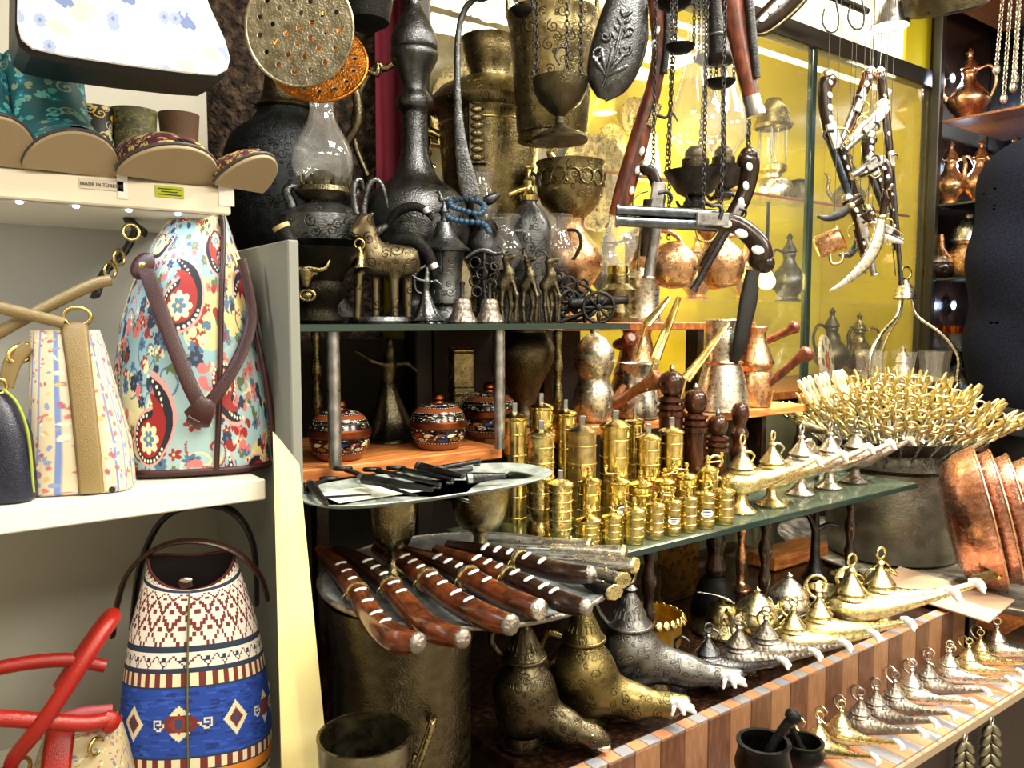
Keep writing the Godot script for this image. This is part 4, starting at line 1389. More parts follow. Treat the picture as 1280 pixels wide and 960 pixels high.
	for q in gz:
		if gsrc == null:
			gsrc = U("gazelle_figure", q[0], "figurine", q[1], q[2], "gazelle figurines")
			P(gsrc, "body", mb().blob([[-4, 48, 0, 9, 2, 60, 2, 8], [2, 62, 2, 6, -2, 78, 4, 4], [-2, 80, 4, 4, 8, 82, 8, 3], [-6, 44, 4, 4, -7, 22, 6, 2.6], [-7, 22, 6, 2.6, -5, 1, 7, 2.2], [2, 44, -3, 4, 5, 22, -3, 2.6], [5, 22, -3, 2.6, 2, 1, -2, 2.2], [6, 54, 6, 3, 12, 34, 10, 2.2], [12, 34, 10, 2.2, 10, 1, 10, 2], [4, 56, -4, 3, 12, 36, -8, 2.2], [12, 36, -8, 2.2, 13, 1, -9, 2]], 1.3, 4), mats.bronze)
			P(gsrc, "horn", mb().tube([[-3, 84, 3, 1.5], [-7, 92, 1, 1.3], [-13, 95, -1, 0.8]], 6), mats.pewter)
			P(gsrc, "ear", mb().tube([[-2, 83, 6, 1.6], [-6, 87, 9, 0.8]], 6, 2), mats.bronze)
		else:
			copy(gsrc, q[0], hz(q[1], q[2], HU), 12.0 if q[1] > 680 else -8.0)
	# cannon
	o = U("toy_cannon", "small iron cannon on spoked wheels at the shelf end", "ornament", 748, -1.262)
	P(o, "barrel", mb().tube([[-36, 24, -12, 4], [-32, 24, -12, 8], [-10, 26, -12, 7], [16, 28, -12, 6], [34, 29, -12, 5], [38, 29, -12, 7]], 12, 1), mats.iron)
	P(o, "carriage", mb().tube([[-2, 18, -12, 5, 4], [-34, 6, -12, 4, 3], [-50, 0, -12, 3, 3]], 8, 2), mats.iron)
	for wz in [[0.0, 2.0, 19.0, 19.0], [-26.0, -26.0, 24.0, 26.0]]:
		var wh := P(o, "wheel", mb().torus(wz[2], 2.2, Vector3(wz[0], wz[3], wz[1]), Vector3.ZERO, 28, 6).ell(Vector3(wz[0], wz[3], wz[1]), Vector3(5, 5, 3), 12, 6), mats.iron)
		for i in 8:
			var a := TAU * i / 8
			P(wh, "spoke", mb().tube([[wz[0] + cos(a) * 4, wz[3] + sin(a) * 4, wz[1], 1.2], [wz[0] + cos(a) * wz[2] * 0.5, wz[3] + sin(a) * wz[2] * 0.5, wz[1], 3], [wz[0] + cos(a) * wz[2], wz[3] + sin(a) * wz[2], wz[1], 1.2]], 6, 3), mats.iron)
	# filigree rider group behind the cannon
	o = U("filigree_carriage", "tangled openwork carriage figurine behind the cannon", "figurine", 712, -1.33)
	for q in [[-8, 30, 14], [10, 24, 12], [-2, 48, 9], [16, 46, 8], [-14, 56, 6]]:
		P(o, "scroll", mb().torus(q[2], 2, Vector3(q[0], q[1], 0), Vector3(0, q[0] * 2, 0), 18, 6), mats.iron)
	P(o, "frame", mb().tube([[-16, 0, 4, 3], [-12, 30, 4, 3], [0, 40, 2, 3], [14, 30, 0, 3], [20, 0, 0, 3]], 8), mats.iron)
	# glass jugs on small metal lamps
	for q in [["glass jug with a clear handle on a small lamp base behind the gazelles", 633, -1.38, 0], ["glass jug with a dark wire handle on a small lamp base", 697, -1.37, 1]]:
		o = U("jug_lamp", q[0], "oil lamp", q[1], q[2], "glass jugs on lamp bases")
		P(o, "base", mb().lathe([0, 0, 18, 0, 18, 5, 8, 14, 7, 34, 15, 44, 16, 54, 8, 62, 9, 66], 20), mats.pewter)
		hurricane(o, [9, 64, 15, 72, 20, 84, 19, 96, 12, 110, 11, 118, 17, 130, 18, 132], "glass")
		P(o, "handle", mb().tube([[11, 114, 4, 2], [24, 112, 6, 2.4], [28, 96, 6, 2.4], [19, 78, 4, 2]], 8), mats.glass if q[3] == 0 else mats.iron)
		P(o, "lip", mb().torus(18, 0.8, Vector3(0, 132, 0), Vector3(90, 0, 0), 24, 5), mats.glass)
	# tapped jug
	o = U("tap_jug", "dark engraved jug with a brass tap on its neck", "jug", 661, -1.385)
	P(o, "body", mb().lathe([0, 0, 24, 0, 26, 6, 22, 30, 27, 60, 29, 100, 27, 120, 20, 136, 10, 146, 9, 152], 28), mats.pewter_eng)
	P(o, "tap", mb().lathe([11, 150, 12, 156, 8, 160, 6, 170, 7, 174, 4, 178, 4, 188, 6, 190, 0, 193], 14).tube([[0, 166, 0, 5], [-14, 162, 6, 4], [-26, 156, 10, 5]], 8, 1), mats.brass)
	P(o, "lever", mb().tube([[0, 186, 0, 2], [10, 178, 6, 2], [12, 166, 8, 3]], 8), mats.iron)
	P(o, "stopper", mb().tube([[-38, 156, 10, 4], [-48, 150, 12, 7], [-56, 148, 12, 5]], 8), mats.pewter)
	# bowl on copper lamp
	o = U("pedestal_bowl", "bronze bowl with pierced roundels set on a copper lamp body", "bowl", 712, -1.41)
	P(o, "bowl", mb().lathe([16, 128, 24, 134, 36, 146, 41, 160, 42, 176, 40, 190, 43, 196, 40, 197, 37, 188, 38, 174, 32, 150, 0, 140], 36), mats.brass_old_eng)
	P(o, "copper_body", mb().lathe([0, 0, 34, 0, 34, 6, 20, 14, 16, 34, 30, 50, 40, 66, 42, 78, 34, 94, 22, 108, 17, 118, 18, 128, 14, 130], 32), mats.copper_eng)
	for i in 7:
		var a := PI * (0.1 + 0.8 * i / 6.0)
		P(o, "roundel", mb().torus(9, 1.4, Vector3(cos(a) * 42, 174, sin(a) * 42), Vector3(0, 90 - rad_to_deg(a), 0), 18, 5), mats.brass_old)
	# small lamp with glass vase behind the beads
	o = U("vase_lamp", "small pewter lamp with a slender clear glass vase and blue beads round it", "oil lamp", 607, -1.47)
	P(o, "base", mb().lathe([0, 0, 26, 0, 26, 6, 12, 20, 12, 60, 24, 80, 25, 100, 14, 114, 10, 126], 24), mats.pewter)
	hurricane(o, [11, 124, 15, 140, 13, 154, 9, 166, 12, 180, 16, 188], "vase")
	o = U("bead_strand", "strand of blue stone beads looped over the small lamp", "beads", 590, -1.34)
	o.position += Vector3(0, 0.155 * 1.0, 0)
	S = dep(o.position) / F
	var bead := mb().ell(Vector3.ZERO, Vector3(4.2, 3.6, 4.2), 10, 7).done()
	var bm := std(Color(0.16, 0.3, 0.42), 0.4)
	var pts := MB.crn(pth(Vector2(590, 295), [[562, 238, 4], [566, 249, 8], [580, 254, 10], [600, 258, 8], [606, 248, 0], [596, 240, -8], [576, 238, -8], [562, 244, 0], [558, 256, 8], [566, 265, 12], [584, 268, 12], [604, 270, 10], [612, 280, 8]]), 3)
	for p in pts:
		P2(o, "bead", bead, bm, Vector3(p[0], p[1], p[2]))
	P(o, "cord", mb().tube(pts.map(func(p): return [p[0], p[1], p[2], 0.8]), 5, 1), std(Color(0.1, 0.12, 0.15), 0.8))
	# plain tall lamp at the end of the shelf, on a back ledge
	var lg := T("back_ledge", "narrow dark ledge behind the end of the glass shelf", "shelf", Vector3(1.62, HU, -1.61), W)
	S = 1.0
	P(lg, "board", mb().box(Vector3(0, -0.01, 0), Vector3(0.8, 0.02, 0.2), 0.002), mats.wood_tan)
	P(lg, "support", mb().box(Vector3(-0.3, -0.127, -0.05), Vector3(0.03, 0.212, 0.05), 0.002), mats.wood_dark)
	P(lg, "support", mb().box(Vector3(0.3, -0.127, -0.05), Vector3(0.03, 0.212, 0.05), 0.002), mats.wood_dark)
	o = U("oil_lamp", "brass oil lamp with a tall slim clear chimney beside the pistol barrel", "oil lamp", 772, -1.6)
	P(o, "base", mb().lathe([0, 0, 26, 0, 27, 5, 14, 12, 12, 22, 22, 30, 23, 40, 14, 48, 14, 58, 11, 60], 24), mats.brass_old)
	P(o, "gallery", mb().lathe([12, 58, 14, 62, 13, 70, 11, 70], 18), mats.brass)
	hurricane(o, [10, 66, 16, 74, 23, 88, 21, 104, 12, 122, 9, 140, 8.5, 182])
	o = U("engraved_canister", "silver engraved canister on the back ledge", "canister", 802, -1.62)
	P(o, "body", mb().lathe([0, 0, 24, 0, 25, 4, 22, 10, 22, 50, 25, 54, 22, 58, 22, 100, 25, 104, 20, 110, 8, 118, 4, 124, 0, 126], 26), mats.silver_eng)

func dervish(o: Node3D, k: float, m: Material) -> void:
	var rows := []
	for i in 8:
		var t := i / 7.0
		var row := PackedVector3Array()
		for j in 41:
			var a := TAU * (j % 40) / 40
			var r := lerpf(27.0, 5.0, pow(t, 0.55)) * (1.0 + 0.09 * (1.0 - t) * sin(a * 9))
			row.append(Vector3(cos(a) * r - 3.0 * t, 4 + t * 44, sin(a) * r) * k)
		rows.append(row)
	P(o, "skirt", mb().grid(rows), m)
	P(o, "torso", mb().blob([[-3, 46, 0, 5, -2, 60, 0, 6], [-2, 63, 0, 5, -1, 72, 0, 3.6], [-2, 60, 3, 2.6, -14, 64, 8, 2], [-14, 64, 8, 2, -26, 72, 10, 1.6], [-1, 60, -3, 2.6, 12, 62, -4, 2], [12, 62, -4, 2, 20, 56, -2, 1.6], [-1, 72, 0, 3, -1, 80, 0, 2.6]].map(func(b): return b.map(func(x): return x * k)), 1.2 * k, 2.5 * k), m)
	P(o, "plinth", mb().lathe([0, 0, 24 * k, 0, 22 * k, 4 * k, 0, 5 * k], 22), m)

func H(called: String, label: String, cat: String, px: float, py: float, d: float, group := "") -> Node3D:
	return T(called, label, cat, at(px, py, d), 0.0, group)

func skimmer(label: String, px: float, py: float, d: float, r: float, m: StandardMaterial3D, tilt: Vector3, seed_: int) -> void:
	var o := H("skimmer", label, "skimmer", px, py, d, "hanging skimmers")
	var rim := P(o, "rim", mb().torus(r, 2.2, Vector3.ZERO, Vector3.ZERO, 44, 8), m, Vector3.ZERO, tilt)
	var c := CSGCylinder3D.new()
	c.name = "perforated_disc"
	c.radius = r * S
	c.height = 2.4 * S
	c.sides = 48
	c.material = m
	rng.seed = seed_
	var k := 0
	for ring in [[0.0, 1], [0.26, 6], [0.5, 10], [0.75, 15]]:
		for i in ring[1]:
			var a: float = TAU * i / ring[1] + ring[0] * 3.0
			var h := CSGCylinder3D.new()
			h.name = "hole_%03d" % k
			k += 1
			h.operation = CSGShape3D.OPERATION_SUBTRACTION
			h.radius = r * 0.052 * S
			h.height = 9 * S
			h.sides = 12
			h.position = Vector3(cos(a) * ring[0] * r * S, 0, sin(a) * ring[0] * r * S)
			c.add_child(h)
	o.add_child(c)
	c.basis = Basis.from_euler(tilt * PI / 180.0) * Basis.from_euler(Vector3(PI / 2, 0, 0))
	P(o, "handle", mb().tube([[0, r * 0.95, -2, 8, 2], [0, r + 60, -10, 7, 2], [0, r + 190, -16, 6, 2]], 8, 3, Vector3(1, 0, 0)), m)

func pistol(called: String, label: String, mz: Vector2, lk: Vector2, gp: Vector2, d: float, rb: float, stock: Material, barrel: Material, opt := {}) -> Node3D:
	var o := H(called, label, "pistol" if called != "musket" else "musket", lk.x, lk.y, d, "antique guns hung over the counter")
	var f := func(p: Vector2) -> Vector3:
		return Vector3(p.x - lk.x, lk.y - p.y, 0)
	var M: Vector3 = f.call(mz)
	var G: Vector3 = f.call(gp)
	var dr := M.normalized()
	var up := Vector3(-dr.y, dr.x, 0)
	if up.dot(G) > 0:
		up = -up                                  # away from the grip
	var z := Vector3(0, 0, 1)
	var tri := func(p: Vector3, r1: float, r2: float) -> Array:
		return [p.x, p.y, p.z, r1, r2]
	var n: int = opt.get("barrels", 1)
	for i in n:
		var off := up * (rb * (0.9 - 1.8 * i)) if n > 1 else up * rb * 0.5
		P(o, "barrel", mb().tube([tri.call(off - dr * rb, rb, rb), tri.call(off + M * 0.5, rb * 0.92, rb * 0.92), tri.call(off + M * 0.97, rb * 0.88, rb * 0.88), tri.call(off + M * 0.975, rb * 1.1, rb * 1.1), tri.call(off + M, rb * 1.1, rb * 1.1)], 8, 1, z), barrel)
	if n == 1 or opt.get("fore", false):
		P(o, "fore_stock", mb().tube([tri.call(-up * rb * 0.9, rb * 1.25, rb * 1.1), tri.call(M * 0.4 - up * rb * 0.8, rb * 1.1, rb * 0.9), tri.call(M * 0.72 - up * rb * 0.6, rb * 0.8, rb * 0.6)], 12, 3, z), stock)
		P(o, "ramrod", mb().tube([tri.call(M * 0.3 - up * rb * 1.8, rb * 0.25, rb * 0.25), tri.call(M * 0.92 - up * rb * 1.3, rb * 0.25, rb * 0.25)], 6, 1), mats.brass_old)
	var gl := G.length()
	var mid := -dr * gl * 0.5 + G * 0.12
	var gr: float = opt.get("grip", rb * 1.5)
	P(o, "grip", mb().tube([tri.call(dr * rb * 1.5 - up * rb * 0.4, gr * 0.8, gr * 0.8), tri.call(Vector3.ZERO, gr * 0.9, gr * 0.9), tri.call(mid * 0.62, gr * 0.85, gr * 0.9), tri.call(mid * 0.55 + G * 0.45, gr * 0.9, gr), tri.call(G * 0.92, gr * 1.0, gr * 1.15), tri.call(G, gr * 0.6, gr * 0.7)], 14, 4, z), stock)
	P(o, "butt_cap", mb().ell(G * 0.99, Vector3(gr * 0.95, gr * 0.95, gr * 0.8), 14, 8), opt.get("cap", mats.silver_eng))
	P(o, "lock_plate", mb().xf(-up * 0.0 + z * gr * 0.85, Vector3(0, 0, rad_to_deg(atan2(dr.y, dr.x)))).box(Vector3.ZERO, Vector3(rb * 5.5, rb * 2.2, rb * 0.7), rb * 0.2), mats.steel)
	P(o, "hammer", mb().tube([tri.call(-dr * rb + z * gr, rb * 0.4, rb * 0.4), tri.call(-dr * rb * 1.4 + up * rb * 1.4 + z * gr, rb * 0.36, rb * 0.36), tri.call(-dr * rb * 0.6 + up * rb * 2.2 + z * gr, rb * 0.26, rb * 0.26), tri.call(dr * rb * 0.4 + up * rb * 1.9 + z * gr, rb * 0.2, rb * 0.2)], 8, 3), mats.iron)
	P(o, "trigger_guard", mb().tube([tri.call(dr * rb * 2.4 - up * rb * 1.3, rb * 0.25, rb * 0.2), tri.call(dr * rb * 1.6 - up * rb * 3.3, rb * 0.25, rb * 0.2), tri.call(-dr * rb * 0.4 - up * rb * 3.3, rb * 0.25, rb * 0.2), tri.call(-dr * rb * 1.4 - up * rb * 1.5, rb * 0.25, rb * 0.2)], 6, 4, z), opt.get("guard", mats.brass))
	var inl: int = opt.get("inlay", 3)
	for i in inl:
		var t := (i + 0.8) / (inl + 0.4)
		var p := (mid * 0.62).lerp(G, t) if t > 0.3 else (mid * 0.62) * (t / 0.3)
		p = mid * 0.62 * 2 * t * (1 - t) + G * t * t
		P(o, "inlay", mb().xf(p + z * gr * 0.86, Vector3(0, 0, rad_to_deg(atan2(G.y, G.x)) + 20)).ell(Vector3.ZERO, Vector3(gr * 0.5, gr * 0.32, gr * 0.14) * (opt.get("big", 1.0) as float), 12, 6), mats.pearl)
	for i in opt.get("fore_inlay", 0):
		var p: Vector3 = M * (0.15 + 0.5 * i / opt.get("fore_inlay", 1)) - up * rb * 0.6 + z * rb * 1.15
		P(o, "inlay", mb().xf(p, Vector3(0, 0, rad_to_deg(atan2(M.y, M.x)))).ell(Vector3.ZERO, Vector3(rb * 0.55, rb * 0.3, rb * 0.18), 10, 6), mats.pearl)
	return o

func hang(o: Node3D, from: Vector3, to_y := -60.0, link := 4.0, base := Vector2.ZERO) -> void:
	# a chain from a point on the thing to the rail overhead
	var top: float = (2.3 - o.position.y) / S
	P(o, "chain", mb().chain(from, Vector3(from.x, top, from.z), link, link * 0.2), mats.iron)

func cord(o: Node3D, from: Vector3) -> void:
	P(o, "cord", mb().tube([[from.x, from.y, from.z, 0.45], [from.x, (2.3 - o.position.y) / S, from.z, 0.45]], 5, 1), std(Color(0.3, 0.28, 0.24), 0.9))

func build_hanging() -> void:
	# rails overhead that everything hangs from
	for z in [-1.08, -1.32, -1.56]:
		var rl := T("hanging_rail", ["dark iron rail overhead nearest the aisle", "dark iron rail overhead in the middle", "dark iron rail overhead nearest the wall"][int(roundf((-z - 1.08) / 0.24))], "rail", Vector3(1.35, 2.3, z), W)
		S = 1.0
		P(rl, "bar", mb().xf(Vector3(0, 0, 0), Vector3(0, 0, 90)).lathe([0, -1.3, 0.012, -1.3, 0.012, 1.3, 0, 1.3], 12), mats.iron)
		for x in [-1.1, 0.0, 1.1]:
			P(rl, "hanger", mb().lathe([0, 0, 0.006, 0, 0.006, 0.399, 0, 0.399], 8), mats.iron, Vector3(x, 0, 0))
	skimmer("round silver skimmer with punched holes hanging in front of the copper one", 374, 36, 1.22, 69, metal(Color(0.74, 0.71, 0.62), 0.3, "fine", 0.2), Vector3(6, -6, 4), 1)
	skimmer("round copper skimmer with punched holes hanging behind the silver one", 398, 78, 1.3, 60, metal(Color(0.72, 0.45, 0.18), 0.3, "fine", 0.2), Vector3(-24, 8, -6), 2)
	var o := H("frying_pan", "black pan bottom at the top edge beside the skimmers", "pan", 456, 0, 1.45)
	P(o, "pan", mb().lathe([0, -36, 18, -35, 30, -28, 34, -8, 36, 10, 33, 10, 30, -6, 0, -24], 28), mats.black_metal)
	P(o, "handle", mb().tube([[0, 8, -30, 5, 3], [0, 60, -50, 5, 3], [0, 160, -60, 4, 3]], 8, 3), mats.black_metal)
	# ladle
	o = H("ladle", "long grey iron ladle hanging by its handle before the samovar", "ladle", 580, 130, 1.55)
	var c := Vector2(580, 130)
	P(o, "handle", mb().tube(pth(c, [[590, 246, 4, 12, 2], [584, 226, 4, 12, 2], [576, 180, 4, 8, 2.4], [572, 120, 2, 5, 3], [573, 50, 0, 4, 3], [580, 20, 0, 4, 3], [590, 8, 4, 4, 3], [598, 5, 10, 5, 3]]), 10, 4, Vector3(1, 0, 0)), mats.pewter)
	P(o, "bowl", mb().xf(Vector3(20, 128, 16), Vector3(0, 0, -8)).lathe([0, -9, 10, -8, 18, -3, 22, 4, 20, 4, 12, -4, 0, -6], 24), mats.pewter)
	# bucket
	o = H("brass_bucket", "old brass bucket with an engraved band hanging under the lamp glow", "bucket", 690, 170, 1.66)
	P(o, "pail", mb().lathe([0, 0, 40, 0, 44, 4, 48, 60, 51, 110, 54, 120, 52, 126, 56, 138, 57, 146, 53, 146, 50, 120, 44, 10, 0, 6], 40), mats.brass_old_eng)
	P(o, "foot_ring", mb().lathe([34, -8, 44, -7, 43, -1, 38, 0], 36), mats.brass_old)
	P(o, "bail", mb().tube([[-54, 140, 0, 3], [-50, 190, 0, 3], [0, 230, 0, 3], [50, 190, 0, 3], [54, 140, 0, 3]], 8), mats.brass_old)
	hang(o, Vector3(0, 232, 0), -60, 6)
	# cup lamp on three chains
	o = H("hanging_cup", "dark footed cup hanging on three chains before the bucket", "hanging lamp", 700, 178, 1.5)
	P(o, "cup", mb().lathe([0, 0, 34, 0, 36, 3, 30, 8, 12, 16, 6, 22, 6, 30, 14, 38, 26, 48, 33, 62, 35, 76, 32, 76, 28, 62, 0, 44], 36), mats.bronze)
	for a in [[-30, 14], [6, 30], [26, -10]]:
		hang(o, Vector3(a[0], 76, a[1]), -60, 4.5)
	P(o, "hook", mb().tube([[-2, 84, 30, 1.5], [-8, 94, 32, 1.5], [-4, 104, 32, 1.5], [4, 104, 32, 1.5], [6, 112, 30, 1.5]], 6), mats.iron)
	# powder flask
	o = H("powder_flask", "flat pear-shaped metal flask embossed with scrolling leaves", "flask", 764, 60, 1.5)
	c = Vector2(764, 60)
	P(o, "body", mb().tube(pth(c, [[788, -40, 0, 8, 10], [786, -10, 0, 13, 22], [779, 30, 0, 16, 31], [768, 75, 0, 17, 33], [759, 105, 0, 13, 26], [754, 122, 0, 5, 8]]), 22, 5, Vector3(0, 0, 1)), mats.pewter)
	for q in [[-26, 1.0], [-13, 1.15], [0, 1.2], [13, 1.15], [26, 1.0]]:
		var an: float = deg_to_rad(q[0] * 1.9 + 14)
		var L: float = 26 * q[1]
		var bx := -8.0
		var by := -40.0
		P(o, "petal", mb().tube([[bx, by, 15, 1.2, 1.2], [bx + sin(an) * L * 0.5, by + cos(an) * L * 0.5, 18, 2.6, 1.8], [bx + sin(an) * L, by + cos(an) * L, 17.5, 3.2, 2], [bx + sin(an) * (L + 4), by + cos(an) * (L + 4), 16.5, 1.6, 1.4]], 8, 3, Vector3(1, 0, 0)), mats.pewter)
	for q in [[-18, -14, 9, 1], [14, -8, 9, -1], [-10, 8, 7, -1], [20, 12, 7, 1]]:
		var sp := []
		for i in 14:
			var a: float = 0.5 + q[3] * i * 0.5
			var r: float = q[2] * (1.0 - i / 16.0)
			sp.append([q[0] + cos(a) * r, q[1] + sin(a) * r, 16.5, 2.0])
		P(o, "scroll", mb().tube(sp, 6, 2), mats.pewter)
	for k in 4:
		for sx in [-1.0, 1.0]:
			P(o, "leaf", mb().xf(Vector3(8 + k * 2.5 + sx * (7 - k), 8 + k * 9, 16.5), Vector3(0, 0, -sx * 40 - 12)).ell(Vector3.ZERO, Vector3(2.6, 6, 2), 8, 6), mats.pewter)
	P(o, "leaf_spray", mb().tube(pth(c, [[750, 116, 11, 1.5], [764, 80, 17, 2], [772, 50, 17, 2], [778, 20, 15, 1]]), 6), mats.pewter)
	P(o, "rim_cord", mb().tube(pth(c, [[798, 0, 2, 2], [808, 40, 2, 2.6], [800, 80, 2, 2.6], [782, 112, 2, 2], [757, 125, 2, 2]]), 6), mats.iron)
	hang(o, Vector3(26, 100, 0), -60, 4)
	# musket slanting down behind
	o = H("musket", "long wooden musket with pearl inlay slanting down beside the glass", "musket", 812, 110, 1.6, "antique guns hung over the counter")
	c = Vector2(812, 110)
	P(o, "stock", mb().tube(pth(c, [[812, -60, 0, 10, 12], [819, 10, 0, 9, 11], [824, 60, 0, 8, 10], [818, 105, 0, 8, 10], [806, 150, 0, 9, 12], [794, 195, 0, 9, 13], [784, 230, 0, 9, 13], [774, 268, 0, 9, 12]]), 14, 4, Vector3(0, 0, 1)), mats.wood_red)
	P(o, "barrel", mb().tube(pth(c, [[826, -60, 6, 5], [832, 30, 6, 5], [828, 95, 7, 5]]), 10), mats.iron)
	P(o, "lock_plate", mb().xf(Vector3(4, -36, 9), Vector3(0, 0, 70)).box(Vector3.ZERO, Vector3(30, 11, 3), 1.5), mats.brass_old)
	P(o, "trigger_guard", mb().torus(9, 1.6, Vector3(-10, -42, 2), Vector3.ZERO, 16, 6), mats.brass_old)
	P(o, "hammer", mb().tube([[8, -36, 10, 2.4], [18, -40, 12, 2], [26, -34, 12, 1.6], [34, -44, 10, 1]], 6), mats.iron)
	for q in [[802, 190], [797, 213], [790, 238], [815, 60], [819, 44]]:
		P(o, "inlay", mb().xf(Vector3(q[0] - c.x, c.y - q[1], 9), Vector3(0, 0, 75)).ell(Vector3.ZERO, Vector3(6, 3.4, 2), 10, 6), mats.pearl)
	hang(o, Vector3(18, 90, 6), -60, 4)
	# the big double pistol and its neighbours
	o = pistol("pistol", "double-barrelled pistol with a dark grip inlaid with white ovals, hung level", Vector2(770, 270), Vector2(888, 276), Vector2(958, 330), 1.42, 7.5, mats.wood_dark, metal(Color(0.5, 0.54, 0.6), 0.2), {"barrels": 2, "grip": 13.5, "inlay": 3, "big": 1.3, "cap": mats.wood_dark})
	hang(o, Vector3(-12, 8, 12), -60, 4)
	hang(o, Vector3(10, 8, 12), -60, 4)
	o = pistol("pistol", "dark pistol hanging muzzle down with an upright pearl-inlaid grip", Vector2(866, 362), Vector2(918, 268), Vector2(934, 196), 1.56, 5.0, mats.wood_dark, mats.iron, {"grip": 12.0, "inlay": 3, "cap": mats.wood_dark})
	hang(o, Vector3(16, 84, 0), -60, 4)
	o = pistol("pistol", "short steel pistol hanging muzzle down behind the double barrels", Vector2(808, 348), Vector2(820, 252), Vector2(806, 208), 1.5, 8.0, mats.wood_dark, mats.steel, {"grip": 8.0, "inlay": 0})
	hang(o, Vector3(-4, 46, 0), -60, 4)
	# muzzles from above
	o = H("musket", "thick iron blunderbuss muzzle pointing down from overhead", "musket", 899, 50, 1.5, "antique guns hung over the counter")
	P(o, "barrel", mb().tube([[-12, 120, 0, 10], [-6, 40, 0, 10], [-2, 0, 0, 12], [0, -16, 0, 14], [1, -30, 0, 17], [1, -30, 0, 13], [-1, 0, 0, 9]], 20, 1), mats.iron)
	P(o, "band", mb().torus(12.5, 1.8, Vector3(-2, 4, 0), Vector3(90, 0, 0), 20, 6), mats.steel)
	hang(o, Vector3(-12, 120, 0), -60, 5)
	o = H("musket", "wooden musket fore-end with a steel cap pointing down from overhead", "musket", 930, 70, 1.42, "antique guns hung over the counter")
	P(o, "stock", mb().tube([[-22, 150, 0, 14, 17], [-14, 60, 0, 12, 15], [-4, 10, 0, 10, 13], [8, -40, 0, 9, 11], [12, -58, 0, 8, 10]], 16, 3, Vector3(0, 0, 1)), mats.wood_red)
	P(o, "steel_cap", mb().tube([[10, -50, 0, 11], [14, -64, 0, 11], [15, -66, 0, 12.5], [17, -74, 0, 12]], 16, 1), mats.steel)
	P(o, "barrel", mb().tube([[-6, 150, 8, 6], [2, 60, 10, 6], [14, -30, 8, 5]], 12, 2), mats.iron)
	hang(o, Vector3(-22, 150, 0), -60, 5)
	o = H("musket", "curved inlaid gun butt poking in at the top edge", "musket", 968, 12, 1.6, "antique guns hung over the counter")
	P(o, "butt", mb().tube([[40, 40, 0, 10, 14], [18, 14, 0, 10, 15], [-4, -8, 0, 10, 15], [-24, -24, 0, 8, 11]], 14, 3, Vector3(0, 0, 1)), mats.wood_dark)
	for i in 5:
		P(o, "inlay", mb().xf(Vector3(28 - i * 11, 26 - i * 10, 10), Vector3(0, 0, -45)).ell(Vector3.ZERO, Vector3(4, 7, 1.6), 10, 6), mats.pearl)
	P(o, "butt_plate", mb().tube([[46, 20, 2, 3], [20, -8, 2, 3], [-10, -30, 2, 3], [-28, -30, 2, 2]], 8), mats.bronze)
	hang(o, Vector3(40, 40, 0), -60, 5)
	# hanging lamps with large chimneys
	for q in [[868, 262, 1.62, 1.0, "hanging oil lamp with a large clear pear-shaped chimney above the pistol"], [903, 250, 1.85, 0.85, "hanging oil lamp with a clear chimney half hidden behind the larger one"]]:
		o = H("hanging_oil_lamp", q[4], "oil lamp", q[0], q[1], q[2], "hanging oil lamps")
		var k: float = q[3]
		var sc := func(a: Array) -> Array: return a.map(func(x): return x * k)
		P(o, "dish", mb().lathe(sc.call([0, 0, 12, 0, 14, 8, 10, 14, 22, 20, 36, 40, 39, 46, 36, 46, 20, 30, 10, 26]), 30), mats.iron)
		P(o, "burner", mb().lathe(sc.call([12, 26, 14, 42, 17, 46, 17, 60, 13, 64, 13, 70, 8, 76, 0, 78]), 22), mats.bronze)
		hurricane(o, sc.call([16, 64, 24, 76, 33, 92, 33, 112, 26, 138, 18, 164, 14, 190, 12, 225]))
		for s2 in [-1.0, 1.0]:
			P(o, "chain", mb().chain(Vector3(s2 * 36 * k, 46 * k, 4), Vector3(s2 * 16 * k, (2.3 - o.position.y) / S, 4), 4.5, 0.9), mats.iron)
		for i in 3:
			P(o, "leaf_arm", mb().tube([[cos(i * 2.1) * 10 * k, 10 * k, sin(i * 2.1) * 10 * k, 3], [cos(i * 2.1) * 24 * k, 4 * k, sin(i * 2.1) * 24 * k, 3], [cos(i * 2.1) * 34 * k, 14 * k, sin(i * 2.1) * 34 * k, 1.4]], 6), mats.iron)
	# little hanging scale bowls
	var sb := [[842, 8, 1.5, 22, "shallow black hanging dish at the top edge"], [850, 62, 1.45, 19, "shallow black hanging dish beside the big chimney"], [884, 76, 1.66, 18, "shallow black hanging dish below the blunderbuss muzzle"], [900, 106, 1.55, 19, "lowest shallow black hanging dish, right of the big chimney"], [652, 16, 1.45, 14, "small brass hanging dish above the bucket"]]
	for q in sb:
		o = H("hanging_dish", q[4], "dish", q[0], q[1], q[2], "hanging dishes on chains")
		var r: float = q[3]
		P(o, "bowl", mb().lathe([0, -6, r * 0.5, -5, r * 0.9, 0, r, 4, r * 0.94, 4, r * 0.6, -2, 0, -3], 28), mats.black_metal)
		for i in 3:
			hang(o, Vector3(cos(i * 2.1) * r * 0.9, 4, sin(i * 2.1) * r * 0.9), -60, 3.5)
